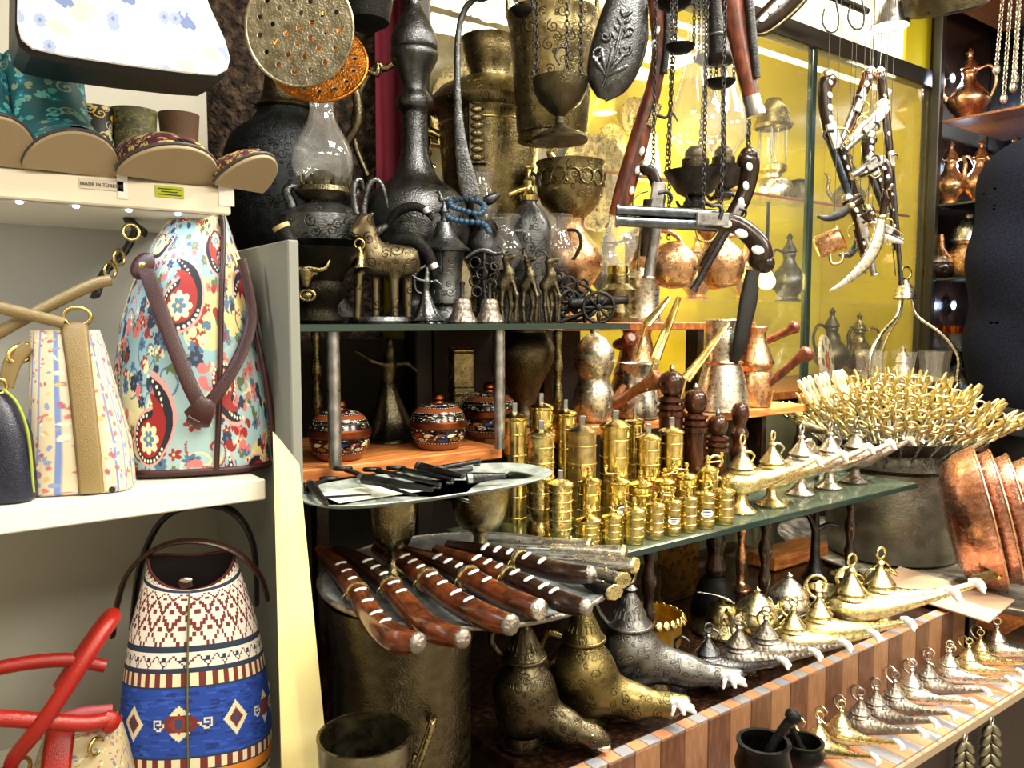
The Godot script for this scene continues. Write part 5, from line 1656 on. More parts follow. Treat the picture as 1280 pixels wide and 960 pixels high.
	# copper pots clustered below the pistol
	for q in [[835, 330, 1.72, 70.0, "tipped copper jug with an engraved belly below the pistol"], [900, 326, 1.8, 10.0, "copper jug hanging behind the pistol grip"]]:
		o = H("copper_jug", q[4], "jug", q[0], q[1], q[2], "copper jugs under the pistols")
		P(o, "body", mb().lathe([0, -34, 16, -34, 26, -20, 30, -4, 26, 10, 17, 20, 16, 30, 24, 40, 22, 40, 14, 30, 14, 20, 0, 0], 28, 2), mats.copper_eng, Vector3.ZERO, Vector3(0, 0, q[3]))
		P(o, "handle", mb().tube([[16, 28, 0, 3], [34, 24, 0, 3], [36, 4, 0, 3], [28, -8, 0, 3]], 8), mats.copper, Vector3.ZERO, Vector3(0, 0, q[3]))
		hang(o, Vector3(0, 30, 0), -60, 3.5)
	# right-hand bunch of guns
	var dk = mats.wood_dark
	var bunch := [
		["musket", "thin long rifle hanging almost upright at the outer edge of the gun bunch", Vector2(1131, 356), Vector2(1112, 200), Vector2(1096, 92), 2.15, 3.5, dk, mats.iron, {"grip": 6.0, "inlay": 2, "fore_inlay": 4}],
		["pistol", "long dark pistol with an inlaid butt hanging at the aisle side of the gun bunch", Vector2(1078, 272), Vector2(1040, 172), Vector2(1033, 96), 2.05, 6.0, dk, metal(Color(0.35, 0.4, 0.48), 0.25), {"grip": 9.0, "inlay": 5, "fore_inlay": 4}],
		["pistol", "silver-mounted pistol pointing down left from the hook chain", Vector2(1054, 180), Vector2(1072, 130), Vector2(1086, 92), 2.12, 4.5, mats.wood_horn, mats.steel, {"grip": 8.0, "inlay": 4}],
		["pistol", "pale-gripped pistol slanting across the middle of the gun bunch", Vector2(1056, 186), Vector2(1086, 158), Vector2(1104, 132), 2.02, 4.5, mats.ivory, mats.steel, {"grip": 8.0, "inlay": 2}],
		["pistol", "small dark pistol with bright inlay low in the gun bunch", Vector2(1112, 268), Vector2(1088, 208), Vector2(1086, 172), 2.08, 5.0, dk, mats.iron, {"grip": 8.0, "inlay": 4, "fore_inlay": 3}],
		["pistol", "short pistol pointing left across the bunch's lower half", Vector2(1066, 222), Vector2(1092, 206), Vector2(1112, 232), 1.98, 4.5, mats.wood_dark, mats.steel, {"grip": 7.0, "inlay": 3, "fore_inlay": 3}],
		["pistol", "lowest pistol with a steel barrel and inlaid butt, pointing down", Vector2(1092, 345), Vector2(1076, 285), Vector2(1058, 250), 2.06, 5.0, dk, mats.steel, {"grip": 8.0, "inlay": 4, "fore_inlay": 3}],
		["pistol", "small pistol lying across the thin rifle", Vector2(1128, 300), Vector2(1104, 286), Vector2(1084, 262), 2.1, 4.0, dk, mats.iron, {"grip": 6.0, "inlay": 3}],
	]
	for q in bunch:
		o = pistol(q[0], q[1], q[2], q[3], q[4], q[5], q[6], q[7], q[8], q[9])
		var top: Vector2 = q[4]
		cord(o, Vector3(top.x - q[3].x, q[3].y - top.y, 0))
	# curved silver daggers in the bunch
	for q in [["curved silver dagger sheath at the bottom of the gun bunch", [[1102, 272, 5], [1098, 300, 8], [1084, 328, 8], [1062, 350, 5], [1040, 364, 1.5]], 1.96, mats.silver_eng], ["thin dark curved dagger pointing to the aisle from the gun bunch", [[1064, 258, 5], [1050, 268, 6], [1034, 273, 4], [1022, 270, 2]], 2.0, mats.iron], ["short curved silver dagger under the thin rifle", [[1090, 280, 4], [1104, 296, 5], [1116, 300, 4], [1130, 304, 1.5]], 2.0, mats.silver_eng], ["dark curved dagger with a silver grip beside the copper cup", [[1074, 276, 6], [1074, 300, 5], [1064, 318, 4], [1050, 318, 2]], 2.1, mats.pewter]]:
		var p0: Array = q[1][0]
		o = H("curved_dagger", q[0], "dagger", p0[0], p0[1], q[2], "daggers in the gun bunch")
		var ql := []
		for p in q[1]:
			ql.append([p[0] - p0[0], p0[1] - p[1], 0, p[2] * 0.5, p[2]])
		P(o, "sheath", mb().tube(ql, 12, 5, Vector3(0, 0, 1)), q[3])
		P(o, "grip", mb().tube([[0, 0, 0, 4, 4], [(ql[0][0] - ql[1][0]) * 0.5, (ql[0][1] - ql[1][1]) * 0.5, 0, 4, 5], [(ql[0][0] - ql[1][0]) * 0.8 + 1, (ql[0][1] - ql[1][1]) * 0.8, 0, 6, 7]], 10, 2, Vector3(0, 0, 1)), mats.wood_dark)
		P(o, "band", mb().ell(Vector3.ZERO, Vector3(7, 4, 5), 10, 6), mats.brass)
		cord(o, Vector3(0, 2, 0))
	o = H("copper_cup", "small copper cup tipped sideways in the gun bunch", "cup", 1036, 304, 2.02)
	P(o, "cup", mb().lathe([0, -16, 11, -16, 14, -12, 14, 14, 16, 16, 13, 16, 11, -10, 0, -12], 24), mats.copper_eng, Vector3.ZERO, Vector3(30, 0, -62))
	P(o, "handle", mb().tube([[0, -14, 4, 2], [2, -26, 6, 2], [14, -24, 6, 2], [16, -12, 4, 2]], 6), mats.copper)
	cord(o, Vector3(6, 10, 0))
	# S hooks on the rail in view
	for q in [[1040, 30, "iron S hook above the gun bunch, nearer the aisle"], [1072, 26, "iron S hook above the gun bunch, nearer the spot lamp"]]:
		o = H("s_hook", q[2], "hook", q[0], q[1], 2.05, "S hooks above the guns")
		P(o, "wire", mb().tube([[-10, 18, 0, 1.3], [-12, 2, 0, 1.3], [-4, -10, 0, 1.3], [6, -8, 0, 1.3], [8, 8, 0, 1.3], [4, 30, 0, 1.3], [10, 44, 0, 1.3], [2, 52, 0, 1.3]], 7), mats.iron)
		hang(o, Vector3(4, 40, 0), -60, 3.0)
	# spot lamp
	o = H("spot_lamp", "chrome cone spot lamp shining down over the gun bunch", "lamp", 1113, 26, 2.15)
	P(o, "reflector", mb().lathe([22, -8, 23, -7, 20, 4, 14, 16, 8, 24, 7, 30, 0, 31], 28), mats.steel)
	P(o, "bulb_face", mb().lathe([0, -7.5, 20, -7.5, 20, -5, 0, -5], 28), glow(Color(1.0, 0.98, 0.92), 12.0))
	P(o, "stem", mb().lathe([4, 30, 4, 60, 6, 62, 6, (2.3 - o.position.y) / S, 0, (2.3 - o.position.y) / S], 12), mats.black_metal)
	var sl := SpotLight3D.new()
	sl.name = "spot_light"
	sl.spot_range = 12
	sl.spot_angle = 42
	sl.spot_angle_attenuation = 0.6
	sl.light_size = 0.03
	sl.light_color = Color(1.0, 0.97, 0.9)
	sl.light_energy = 7.0
	sl.shadow_enabled = true
	add_child(sl)
	sl.look_at_from_position(o.position + Vector3(0, -0.025, 0), onh(1090, 770, 0.57), Vector3.RIGHT)
	# big sieve disc at the top
	o = H("sieve", "large dark round sieve seen from below beside the spot lamp", "sieve", 1180, 6, 2.1)
	P(o, "frame", mb().lathe([0, -8, 44, -8, 50, -4, 50, 16, 47, 16, 46, -2, 0, -4], 40), mats.bronze, Vector3.ZERO, Vector3(22, 0, 12))
	P(o, "studs", mb().torus(38, 1.2, Vector3(0, -8, 0), Vector3(90, 0, 0), 40, 5).torus(26, 1.2, Vector3(0, -8, 0), Vector3(90, 0, 0), 32, 5), mats.brass_old, Vector3.ZERO, Vector3(22, 0, 12))
	hang(o, Vector3(0, 16, 0), -60, 4)

const HP := 1.0     # plank shelf
const HG := 0.82    # lower glass shelf

func loc(o: Node3D, p: Vector3) -> Vector3:
	return (o.transform.affine_inverse() * p) / S

func hpx(o: Node3D, py: float) -> float:
	# drawing units between the thing's base and photo row py
	var c := cb.transposed() * (o.position - CAM)
	return (480.0 - py) - (c.y / -c.z * F)

func oval_patch(r: float, cy: float, a0: float, hw: float, hh: float, off: float) -> MB:
	# an oval lying on a cylinder of radius r about the y axis
	var rows := []
	for i in 4:
		var k := i / 3.0
		var row := PackedVector3Array()
		for j in 21:
			var a := TAU * (j % 20) / 20
			var th := a0 + cos(a) * hw * k / r
			row.append(Vector3(sin(th) * (r + off), cy + sin(a) * hh * k, cos(th) * (r + off)))
		rows.append(row)
	rows.reverse()
	return mb().grid(rows)

func grinder(label: String, px: float, z: float, ytop: float, r: float, kind: int, m: Material, tag := 0) -> Node3D:
	var o := T("coffee_grinder" if kind < 2 else "hand_grinder", label, "grinder", hz(px, z, HG), 0.0, "brass coffee and pepper grinders")
	var h := hpx(o, ytop)
	var dome := r * 0.55
	var b := h - dome
	var prof := []
	if kind == 1:       # bulbous foot
		prof = [0, 0, r * 0.6, 0, r * 1.05, h * 0.06, r * 1.12, h * 0.13, r * 0.95, h * 0.2, r * 0.8, h * 0.23, r * 0.85, h * 0.25]
	else:
		prof = [0, 0, r * 0.97, 0, r, 1]
	var y0: float = prof[prof.size() - 1]
	var nb := 5 if kind < 2 else 3
	for i in nb:
		var y := lerpf(y0, b, (i + 0.7) / (nb + 0.4))
		prof.append_array([r * 0.96, y - 1.2, r * 1.02, y - 0.6, r * 1.02, y + 0.6, r * 0.96, y + 1.2])
	prof.append_array([r * 0.97, b - 1])
	P(o, "body", mb().lathe(prof, 28), m)
	P(o, "lid", mb().lathe([r * 0.97, b - 1.5, r * 1.05, b, r * 1.05, b + 2.5, r * 0.9, b + 4, r * 0.55, b + dome * 0.8, r * 0.22, h, 0, h], 28), m)
	if kind < 2:
		P(o, "spindle", mb().box(Vector3(0, h + 5, 0), Vector3(r * 0.42, 13, r * 0.42), 1), mats.steel)
	else:
		var an: float = fmod(px * 0.37, TAU)
		var ex := Vector3(cos(an), 0, sin(an) * 0.8)
		var L := r * 1.25
		P(o, "hub", mb().lathe([r * 0.25, h - 1, r * 0.25, h + 3, r * 0.14, h + 4, r * 0.14, h + 6, r * 0.24, h + 8, r * 0.2, h + 11, 0, h + 12], 12), m)
		P(o, "crank", mb().tube([[0, h + 3, 0, 1.4, 1.2], [ex.x * L * 0.6, h + 3.5, ex.z * L * 0.6, 1.4, 1.2], [ex.x * L, h + 5, ex.z * L, 1.4, 1.2]], 6, 2), m)
		P(o, "crank_knob", mb().xf(Vector3(ex.x * L, h + 5, ex.z * L)).lathe([1.4, 0, 1.4, 5, 2.8, 7, 2.6, 10, 0, 11], 10), m)
	if tag > 0:
		var red := tag >= 3
		var a0 := {1: 0.0, 2: 0.5, 3: 0.0, 4: -0.9}[tag] as float
		var cy := h * (0.42 if not red else 0.38)
		var hw := r * 0.78
		var hh := r * 0.52
		var lb := P(o, "label", oval_patch(r * 1.02, cy, a0, hw, hh, 0.3), std(Color(0.8, 0.12, 0.08), 0.4) if red else std(Color(0.1, 0.13, 0.25), 0.4))
		if not red:
			P(lb, "label_field", oval_patch(r * 1.02, cy, a0, hw * 0.86, hh * 0.8, 0.5), std(Color(0.93, 0.93, 0.9), 0.4))
		for i in 3:
			P(lb, "label_print", oval_patch(r * 1.02, cy + (1 - i) * hh * 0.36, a0, hw * (0.62 if i == 0 else 0.42), hh * (0.13 if i == 0 else 0.06), 0.7), std(Color(0.95, 0.85, 0.8), 0.5) if red else std(Color(0.2, 0.3, 0.55), 0.5))
	return o

func boat_lamp(called: String, label: String, pos: Vector3, turn: float, k: float, m: Material, wick: Material, tall := true, group := "") -> Node3D:
	# a genie lamp: boat body with a long spout, domed lid, ring handle and foot
	var o := T(called, label, "oil lamp", pos, turn, group)
	S *= k
	var fy := 22.0 if tall else 7.0
	P(o, "foot", mb().lathe([0, 0, 19, 0, 20, 2, 15, 5, 8, fy * 0.55, 6, fy + 4] if tall else [0, 0, 13, 0, 14, 2, 10, fy, 8, fy + 3], 22), m)
	P(o, "body", mb().tube([[-29, fy + 20, 0, 3, 3], [-24, fy + 18, 0, 11, 9], [-10, fy + 16, 0, 20, 15], [8, fy + 16, 0, 21, 16], [28, fy + 18, 0, 14, 12], [50, fy + 23, 0, 8, 8], [74, fy + 31, 0, 5.5, 5], [94, fy + 39, 0, 4.5, 3.6], [102, fy + 42, 0, 2, 2]], 20, 4, Vector3(0, 0, 1)), m)
	P(o, "collar", mb().lathe([17, fy + 26, 18, fy + 29, 15, fy + 31, 13, fy + 34], 22), m)
	var lid := P(o, "lid", mb().lathe([15, fy + 33, 17, fy + 35, 13, fy + 40, 8, fy + 47, 4, fy + 52, 3, fy + 56, 5, fy + 58, 2.5, fy + 61, 0, fy + 62], 22), m)
	P(lid, "ring", mb().torus(6.5, 1.5, Vector3(0, fy + 69, 0), Vector3(0, 40, 0), 18, 6), m)
	P(o, "handle", mb().tube([[-26, fy + 20, 0, 2.4], [-42, fy + 28, 0, 2.4], [-46, fy + 42, 0, 2.2], [-36, fy + 50, 0, 2], [-26, fy + 44, 0, 1.8], [-30, fy + 36, 0, 1.4]], 8), m)
	P(o, "wick", mb().blob([[94, fy + 43, 0, 4, 103, fy + 41, 1, 4.5], [98, fy + 45, 3, 3.5, 108, fy + 36, -2, 3], [100, fy + 40, -4, 3, 106, fy + 33, 4, 2.6]], 2.2, 2.5), wick)
	return o

func cezve(o: Node3D, rr: Array, m: Material) -> void:
	P(o, "pot", mb().lathe(rr, 30, 4), m)

func build_middle() -> void:
	# --- painted jars on the plank
	var b := Brush.new(256, 160, Color(0.06, 0.05, 0.05))
	rng.seed = 61
	var pal := [Color(0.8, 0.74, 0.6), Color(0.5, 0.14, 0.1), Color(0.12, 0.22, 0.5), Color(0.6, 0.42, 0.18), Color(0.85, 0.85, 0.8), Color(0.5, 0.3, 0.2)]
	b.rect(0, 66, 256, 26, Color(0.5, 0.26, 0.14))
	for i in 52:
		b.disc(i * 5, 62, 1.6, 1.6, Color(0.85, 0.8, 0.7))
		b.disc(i * 5, 95, 1.6, 1.6, Color(0.85, 0.8, 0.7))
	for i in 14:
		b.disc(i * 18.3, 112, 9, 6, Color(0.3, 0.27, 0.2))
		b.disc(i * 18.3, 115, 8, 6, Color(0.06, 0.05, 0.05))
		b.spiral(i * 18.3 + 9, 48, 8, i, 1, 1.0, pal[i % 6])
		b.spiral(i * 18.3, 128, 7, i, -1, 0.9, pal[(i + 2) % 6])
		b.tear(i * 18.3, 34, 9, -1.2, pal[(i * 5 + 1) % 6])
	for i in 150:
		b.disc(rng.randf() * 256, rng.randf_range(14, 58) if i % 2 else rng.randf_range(104, 148), 1.5, 1.5, pal[4])
	b.rect(0, 0, 256, 10, Color(0.45, 0.24, 0.13))
	var jm := cloth(b, 0.16)
	var jl := ["rounded painted jar with a knobbed lid, farthest from the grinders", "rounded painted jar with blue and red scrolls, middle of three", "rounded painted jar half hidden behind the tallest brass grinder"]
	var js := [[425, -1.335, 1.0], [548, -1.335, 0.92], [611, -1.4, 0.92]]
	for i in 3:
		var o := T("painted_jar", jl[i], "jar", hz(js[i][0], js[i][1], HP), i * 70.0, "painted jars on the plank")
		S *= js[i][2]
		P(o, "bowl", mb().lathe([0, 0, 24, 0, 30, 6, 36, 18, 38, 30, 37, 33], 36, 3), jm)
		P(o, "lid", mb().lathe([37, 33, 38, 36, 37, 40, 33, 50, 24, 58, 10, 62], 36, 3), jm)
		P(o, "band", mb().lathe([37.5, 28, 39.5, 30, 39.5, 37, 37.5, 39], 36), metal(Color(0.55, 0.3, 0.18), 0.3))
		P(o, "knob", mb().lathe([8, 61, 7, 64, 9, 67, 8, 71, 5, 74, 0, 75], 16), metal(Color(0.55, 0.3, 0.18), 0.3))
	# --- dark dancer at the back, boxes and vase
	var o := T("dervish_figure", "large dark metal dervish figurine between the painted jars", "figurine", hz(490, -1.48, HP), 0)
	dervish(o, 1.55, mats.bronze)
	o = T("brass_box", "small brass box standing under the glass shelf", "box", hz(577, -1.5, HP), 20)
	P(o, "body", mb().box(Vector3(0, 23, 0), Vector3(26, 46, 24), 1.5), mats.brass_old)
	P(o, "lid", mb().box(Vector3(0, 52, 0), Vector3(28, 11, 26), 2), mats.brass_old)
	o = T("brass_box", "brass box stacked on the lower one under the glass shelf", "box", hz(577, -1.5, HP) + Vector3(0, 0.098, 0), 20)
	P(o, "body", mb().box(Vector3(0, 22, 0), Vector3(27, 44, 24), 1.5), mats.brass_old)
	P(o, "lid", mb().box(Vector3(0, 47, 0), Vector3(28, 6, 26), 2), mats.brass_old)
	o = T("dark_vase", "dark bulging vase in the shade under the glass shelf", "vase", hz(655, -1.5, HP), 0)
	P(o, "body", mb().lathe([0, 0, 20, 0, 22, 6, 14, 20, 20, 46, 36, 80, 38, 98, 30, 112, 26, 116, 28, 120, 22, 118], 30, 3), mats.bronze)
	o = T("silver_pot", "engraved silver pot with a round knob lid beside the copper coffee pots", "pot", hz(742, -1.46, HP), 0)
	P(o, "body", mb().lathe([0, 0, 20, 0, 24, 8, 26, 30, 20, 52, 22, 60, 26, 76, 24, 90, 14, 104, 5, 110, 6, 116, 0, 120], 28, 3), mats.silver_eng)
	# --- copper coffee pots and their neighbours
	o = T("coffee_pot", "engraved silver and copper coffee pot with a turned wooden handle", "coffee pot", hz(798, -1.44, HP), 0, "coffee pots on the plank")
	cezve(o, [0, 0, 22, 0, 27, 6, 26, 20, 20, 44, 19, 56, 25, 68, 23, 68, 17, 56, 18, 40, 0, 20], mats.silver_eng)
	P(o, "handle", mb().tube(pth(Vector2(798, 516), [[778, 474, 14, 4], [762, 497, 26, 7], [784, 478, 52, 6], [800, 468, 62, 9], [811, 461, 66, 13], [815, 456, 68, 6]]), 14), mats.wood_tan)
	o = T("coffee_pot", "tall polished copper coffee pot standing behind the silver one", "coffee pot", hz(795, -1.58, HP), 0, "coffee pots on the plank")
	cezve(o, [0, 0, 28, 0, 31, 4, 31, 30, 28, 42, 29, 46, 24, 60, 19, 84, 17, 94, 21, 104, 19, 104, 15, 92, 0, 50], mats.copper_eng)
	P(o, "handle", mb().tube([[-18, 78, 6, 4], [-28, 82, 20, 5], [-22, 86, 40, 6], [-16, 90, 48, 9], [-14, 92, 52, 5]], 12), mats.wood_red)
	o = T("coffee_pot", "large silver and copper coffee pot with a flat black handle", "coffee pot", hz(902, -1.43, HP), 0, "coffee pots on the plank")
	cezve(o, [0, 0, 31, 0, 34, 5, 30, 28, 25, 50, 22, 60, 21, 66, 23, 86, 21, 102, 22, 112, 20, 112, 19, 100, 20, 70, 0, 40], mats.silver_eng)
	P(o, "rim_band", mb().torus(23, 2, Vector3(0, 60, 0), Vector3(90, 0, 0), 30, 6), mats.copper)
	P(o, "handle", mb().tube([[8, 60, 20, 5, 3], [12, 80, 28, 9, 4], [17, 110, 30, 10, 4], [22, 140, 30, 11, 4], [26, 172, 30, 8, 4]], 10, 3, Vector3(1, 0, 0)), leather(Color(0.03, 0.025, 0.025), 0.5))
	o = T("coffee_pot", "narrow copper coffee pot with a red wooden handle, near the plank end", "coffee pot", hz(944, -1.44, HP), 0, "coffee pots on the plank")
	cezve(o, [0, 0, 17, 0, 19, 4, 22, 24, 20, 40, 18, 44, 22, 52, 20, 60, 13, 78, 11, 90, 13, 98, 11, 98, 9, 84, 0, 50], mats.copper_eng)
	P(o, "handle", mb().tube([[12, 28, 14, 4], [24, 44, 26, 5.5], [38, 60, 36, 6], [48, 68, 42, 10], [52, 72, 44, 5]], 12), mats.wood_red)
	o = T("coffee_pot", "smaller brass coffee pot with a wooden handle behind the narrow copper one", "coffee pot", hz(930, -1.57, HP), 0, "coffee pots on the plank")
	cezve(o, [0, 0, 16, 0, 18, 4, 20, 30, 17, 60, 13, 80, 15, 92, 13, 92, 11, 78, 0, 40], mats.brass_eng)
	P(o, "handle", mb().tube([[12, 68, 10, 3], [28, 78, 20, 4.5], [42, 86, 28, 5], [50, 92, 32, 8], [54, 94, 34, 4]], 12), mats.wood_red)
	for q in [[[850, 372], [836, 405], [818, 448], 1.9, "long flat brass spatula leaning steeply among the coffee pots"], [[912, 404], [884, 440], [856, 474], 1.86, "flat brass spatula slanting before the black handle"], [[838, 372], [822, 390], [806, 406], 2.0, "short brass strip leaning behind the copper pot"]]:
		o = H("brass_spatula", q[4], "spatula", q[1][0], q[1][1], q[3], "brass spatulas among the pots")
		var c: Array = q[1]
		P(o, "blade", mb().tube([[q[0][0] - c[0], c[1] - q[0][1], -8, 3, 1], [0, 0, 0, 5, 1], [q[2][0] - c[0], c[1] - q[2][1], 8, 7, 1]], 8, 3, Vector3(1, 0, 0.2)), mats.brass)
		P(o, "rod", mb().tube([[q[2][0] - c[0], c[1] - q[2][1], 8, 2], [q[2][0] - c[0] - 10, c[1] - q[2][1] - 40, 10, 2]], 6, 1), mats.brass)
	# wooden mills
	var ml := [[837, -1.28, 463, 16, "tallest dark wooden pepper mill, behind the grinder with the red label"], [867, -1.25, 486, 15, "middle dark wooden pepper mill with three turned rings"], [895, -1.22, 518, 13, "shortest dark wooden pepper mill beside the genie lamps"]]
	for q in ml:
		o = T("pepper_mill", q[4], "pepper mill", hz(q[0], q[1], HG), 0, "wooden pepper mills")
		var h := hpx(o, q[2])
		var r: float = q[3]
		P(o, "body", mb().lathe([0, 0, r * 1.15, 0, r * 1.2, 4, r, h * 0.2, r * 0.86, h * 0.5, r * 0.95, h - r * 3.6, r * 1.08, h - r * 3.5, r * 1.1, h - r * 3.2, r * 0.9, h - r * 3.05, r * 1.1, h - r * 2.9, r * 1.1, h - r * 2.65, r * 0.85, h - r * 2.5, r * 1.08, h - r * 2.35, r * 1.05, h - r * 2.1, r * 0.6, h - r * 1.95], 28), mats.wood_mill)
		P(o, "head", mb().lathe([r * 0.55, h - r * 1.95, r * 0.8, h - r * 1.7, r * 1.0, h - r * 1.0, r * 0.85, h - r * 0.4, r * 0.4, h - r * 0.05, 0, h], 28, 3), mats.wood_mill)
		P(o, "finial", mb().lathe([2, h - 1, 3.4, h + 3, 2, h + 6, 0, h + 8], 12), mats.steel)
	o = T("dark_bottle", "slim dark wooden bottle with round bulges before the plank end", "bottle", hz(923, -1.24, HG), 0)
	P(o, "body", mb().lathe([0, 0, 12, 0, 13, 6, 9, 30, 12, 50, 8, 64, 11, 76, 7, 86, 11, 100, 8, 112, 0, 116], 20, 3), mats.wood_mill)
	# --- grinders
	var br: Material = mats.brass
	var dull := metal(Color(0.82, 0.74, 0.54), 0.28)
	var old_foot := metal(Color(0.95, 0.87, 0.58), 0.22, "engrave", 0.35, 16.0)
	var big := [
		[643, -1.285, 514, 16, 0, br, 0, "tall plain brass grinder nearest the tray of keys"],
		[676, -1.17, 535, 17, 1, old_foot, 0, "tall brass grinder with a bulbous engraved foot, in front of its tall neighbours"],
		[676, -1.3, 502, 15, 0, br, 0, "tall brass grinder behind the bulbous-footed one"],
		[706, -1.3, 510, 14, 0, br, 0, "slim tall brass grinder, third along the back row"],
		[727, -1.22, 530, 18, 0, dull, 0, "stout dull-gold grinder with a pointed lid"],
		[768, -1.24, 523, 19, 0, br, 0, "widest tall brass grinder in the back row"],
		[792, -1.31, 521, 12, 0, br, 0, "thin brass grinder peeping out behind the widest one"],
		[809, -1.205, 540, 15, 0, br, 3, "brass grinder with a whole red oval label"],
		[838, -1.215, 532, 15, 0, br, 4, "brass grinder with a red label at its side, by the wooden mills"],
		[700, -1.115, 597, 15, 1, old_foot, 0, "ribbed brass grinder with an engraved bulb foot in the front row"],
	]
	for q in big:
		grinder(q[7], q[0], q[1], q[2], q[3], q[4], q[5], q[6])
	var small := [
		[736, -1.17, 594, 15, 0, "medium brass hand grinder, second row, nearest the bulb-footed one"], [771, -1.165, 594, 15, 2, "medium brass hand grinder with a white oval label, second row"], [800, -1.16, 598, 15, 0, "medium brass hand grinder, third in the second row"], [830, -1.155, 596, 13, 0, "medium brass hand grinder, fourth in the second row"], [857, -1.15, 589, 13, 0, "medium brass hand grinder, fifth in the second row"], [883, -1.145, 580, 14, 0, "medium brass hand grinder with the longest crank, last in the second row"],
		[735, -1.125, 642, 16, 0, "short brass hand grinder at the near end of the front row"], [765, -1.105, 640, 13, 0, "short brass hand grinder, second in the front row"], [792, -1.085, 632, 13, 0, "short brass hand grinder, third in the front row"], [818, -1.085, 626, 12, 0, "short brass hand grinder, fourth in the front row"], [840, -1.083, 622, 11, 1, "short brass hand grinder with a white oval label, fifth in the front row"], [860, -1.08, 618, 11, 0, "short brass hand grinder between the two labelled ones in the front row"], [881, -1.08, 612, 12, 1, "short brass hand grinder with a white oval label, second last in the front row"], [904, -1.08, 608, 13, 0, "short brass hand grinder at the lamp end of the front row"],
	]
	for q in small:
		grinder(q[5], q[0], q[1], q[2], q[3], 2, br, q[4])
	# --- genie lamps at the end of the glass shelf
	var wick := std(Color(0.92, 0.92, 0.92), 0.9)
	boat_lamp("genie_lamp", "pale gold genie lamp on a high foot next to the grinders", hz(926, -1.12, HG), 10, 1.0, mats.brass_pale, wick, true, "genie lamps on the glass shelf")
	boat_lamp("genie_lamp", "pale gold genie lamp on a high foot, second from the grinders", hz(964, -1.12, HG), 12, 0.96, mats.brass_pale, wick, true, "genie lamps on the glass shelf")
	boat_lamp("genie_lamp", "grey silver genie lamp with an open lid, third from the grinders", hz(1000, -1.15, HG), 8, 0.9, mats.silver_eng, wick, true, "genie lamps on the glass shelf")
	boat_lamp("genie_lamp", "grey silver genie lamp with a flat lid, fourth from the grinders", hz(1036, -1.15, HG), 12, 0.85, mats.silver_eng, wick, true, "genie lamps on the glass shelf")
	boat_lamp("genie_lamp", "grey silver genie lamp nearest the cauldron", hz(1068, -1.15, HG), 14, 0.8, mats.tin, wick, true, "genie lamps on the glass shelf")
	o = T("camel_head", "brown metal camel figurine peering out among the genie lamps", "figurine", hz(1010, -1.25, HG), 0)
	P(o, "body", mb().blob([[-8, 30, 0, 12, 10, 32, 0, 10], [-14, 36, 0, 8, -10, 66, 4, 6], [-10, 68, 4, 7, 12, 62, 10, 5], [-10, 20, 4, 4, -10, 2, 4, 3], [-4, 20, -6, 4, -4, 2, -6, 3], [8, 22, 5, 4, 9, 2, 5, 3], [12, 22, -5, 4, 13, 2, -5, 3], [0, 40, 0, 7, 2, 48, 0, 4]], 1.8, 5), mats.bronze)
	# --- oval tray of keys and corkscrews
	o = T("oval_tray", "oval grey metal tray heaped with dark keys and tools", "tray", Vector3(0.64, 0.988, -1.085), W)
	S = 1.0
	var ov := func(k: float, y: float) -> PackedVector3Array:
		var row := PackedVector3Array()
		for j in 61:
			var a := TAU * (j % 60) / 60
			row.append(Vector3(signf(cos(a)) * pow(absf(cos(a)), 0.75) * 0.218 * k, y, signf(sin(a)) * pow(absf(sin(a)), 0.75) * 0.1 * (k + (k - 1) * 1.1)))
		return row
	P(o, "plate", mb().grid([ov.call(0.02, -0.008), ov.call(0.8, -0.008), ov.call(0.9, -0.004), ov.call(1.0, 0.004), ov.call(1.0, 0.007), ov.call(0.9, 0.0), ov.call(0.8, -0.004), ov.call(0.02, -0.004)]), metal(Color(0.74, 0.79, 0.77), 0.4, "fine", 0.2, 9.0, 0.35))
	var pp := T("paper_sheet", "white paper sheet lying under the keys on the oval tray", "paper", onh(448, 618, 0.986), W)
	S = 1.0
	P(pp, "sheet", mb().box(Vector3(0.02, 0, 0), Vector3(0.14, 0.001, 0.08)), std(Color(0.82, 0.82, 0.76), 0.8))
	# keys, corkscrews, hinges
	var tl := [[[408, 600], [380, 612], 0, "round-headed black key at the aisle end of the tray"], [[388, 606], [408, 630], 1, "short black bolt hanging over the tray rim"], [[432, 587], [470, 600], 0, "black key with a pointed bit behind the others"], [[452, 598], [540, 612], 1, "thick black corkscrew in the front of the heap"], [[470, 588], [550, 606], 0, "long black key with an oval head on top of the heap"], [[500, 586], [566, 600], 0, "black key lying second from the right end of the heap"], [[524, 584], [578, 596], 1, "black tool with a grey ferrule towards the brass grinders"], [[555, 584], [600, 576], 0, "black toothed key pointing back to the painted jar"], [[552, 592], [590, 586], 1, "short black peg behind the pointed tool"], [[585, 598], [632, 594], 1, "pointed black tool nearest the brass grinders"], [[400, 622], [464, 618], 2, "thin flat black file at the rim of the tray"], [[470, 604], [520, 620], 2, "flat black blade under the corkscrew"]]
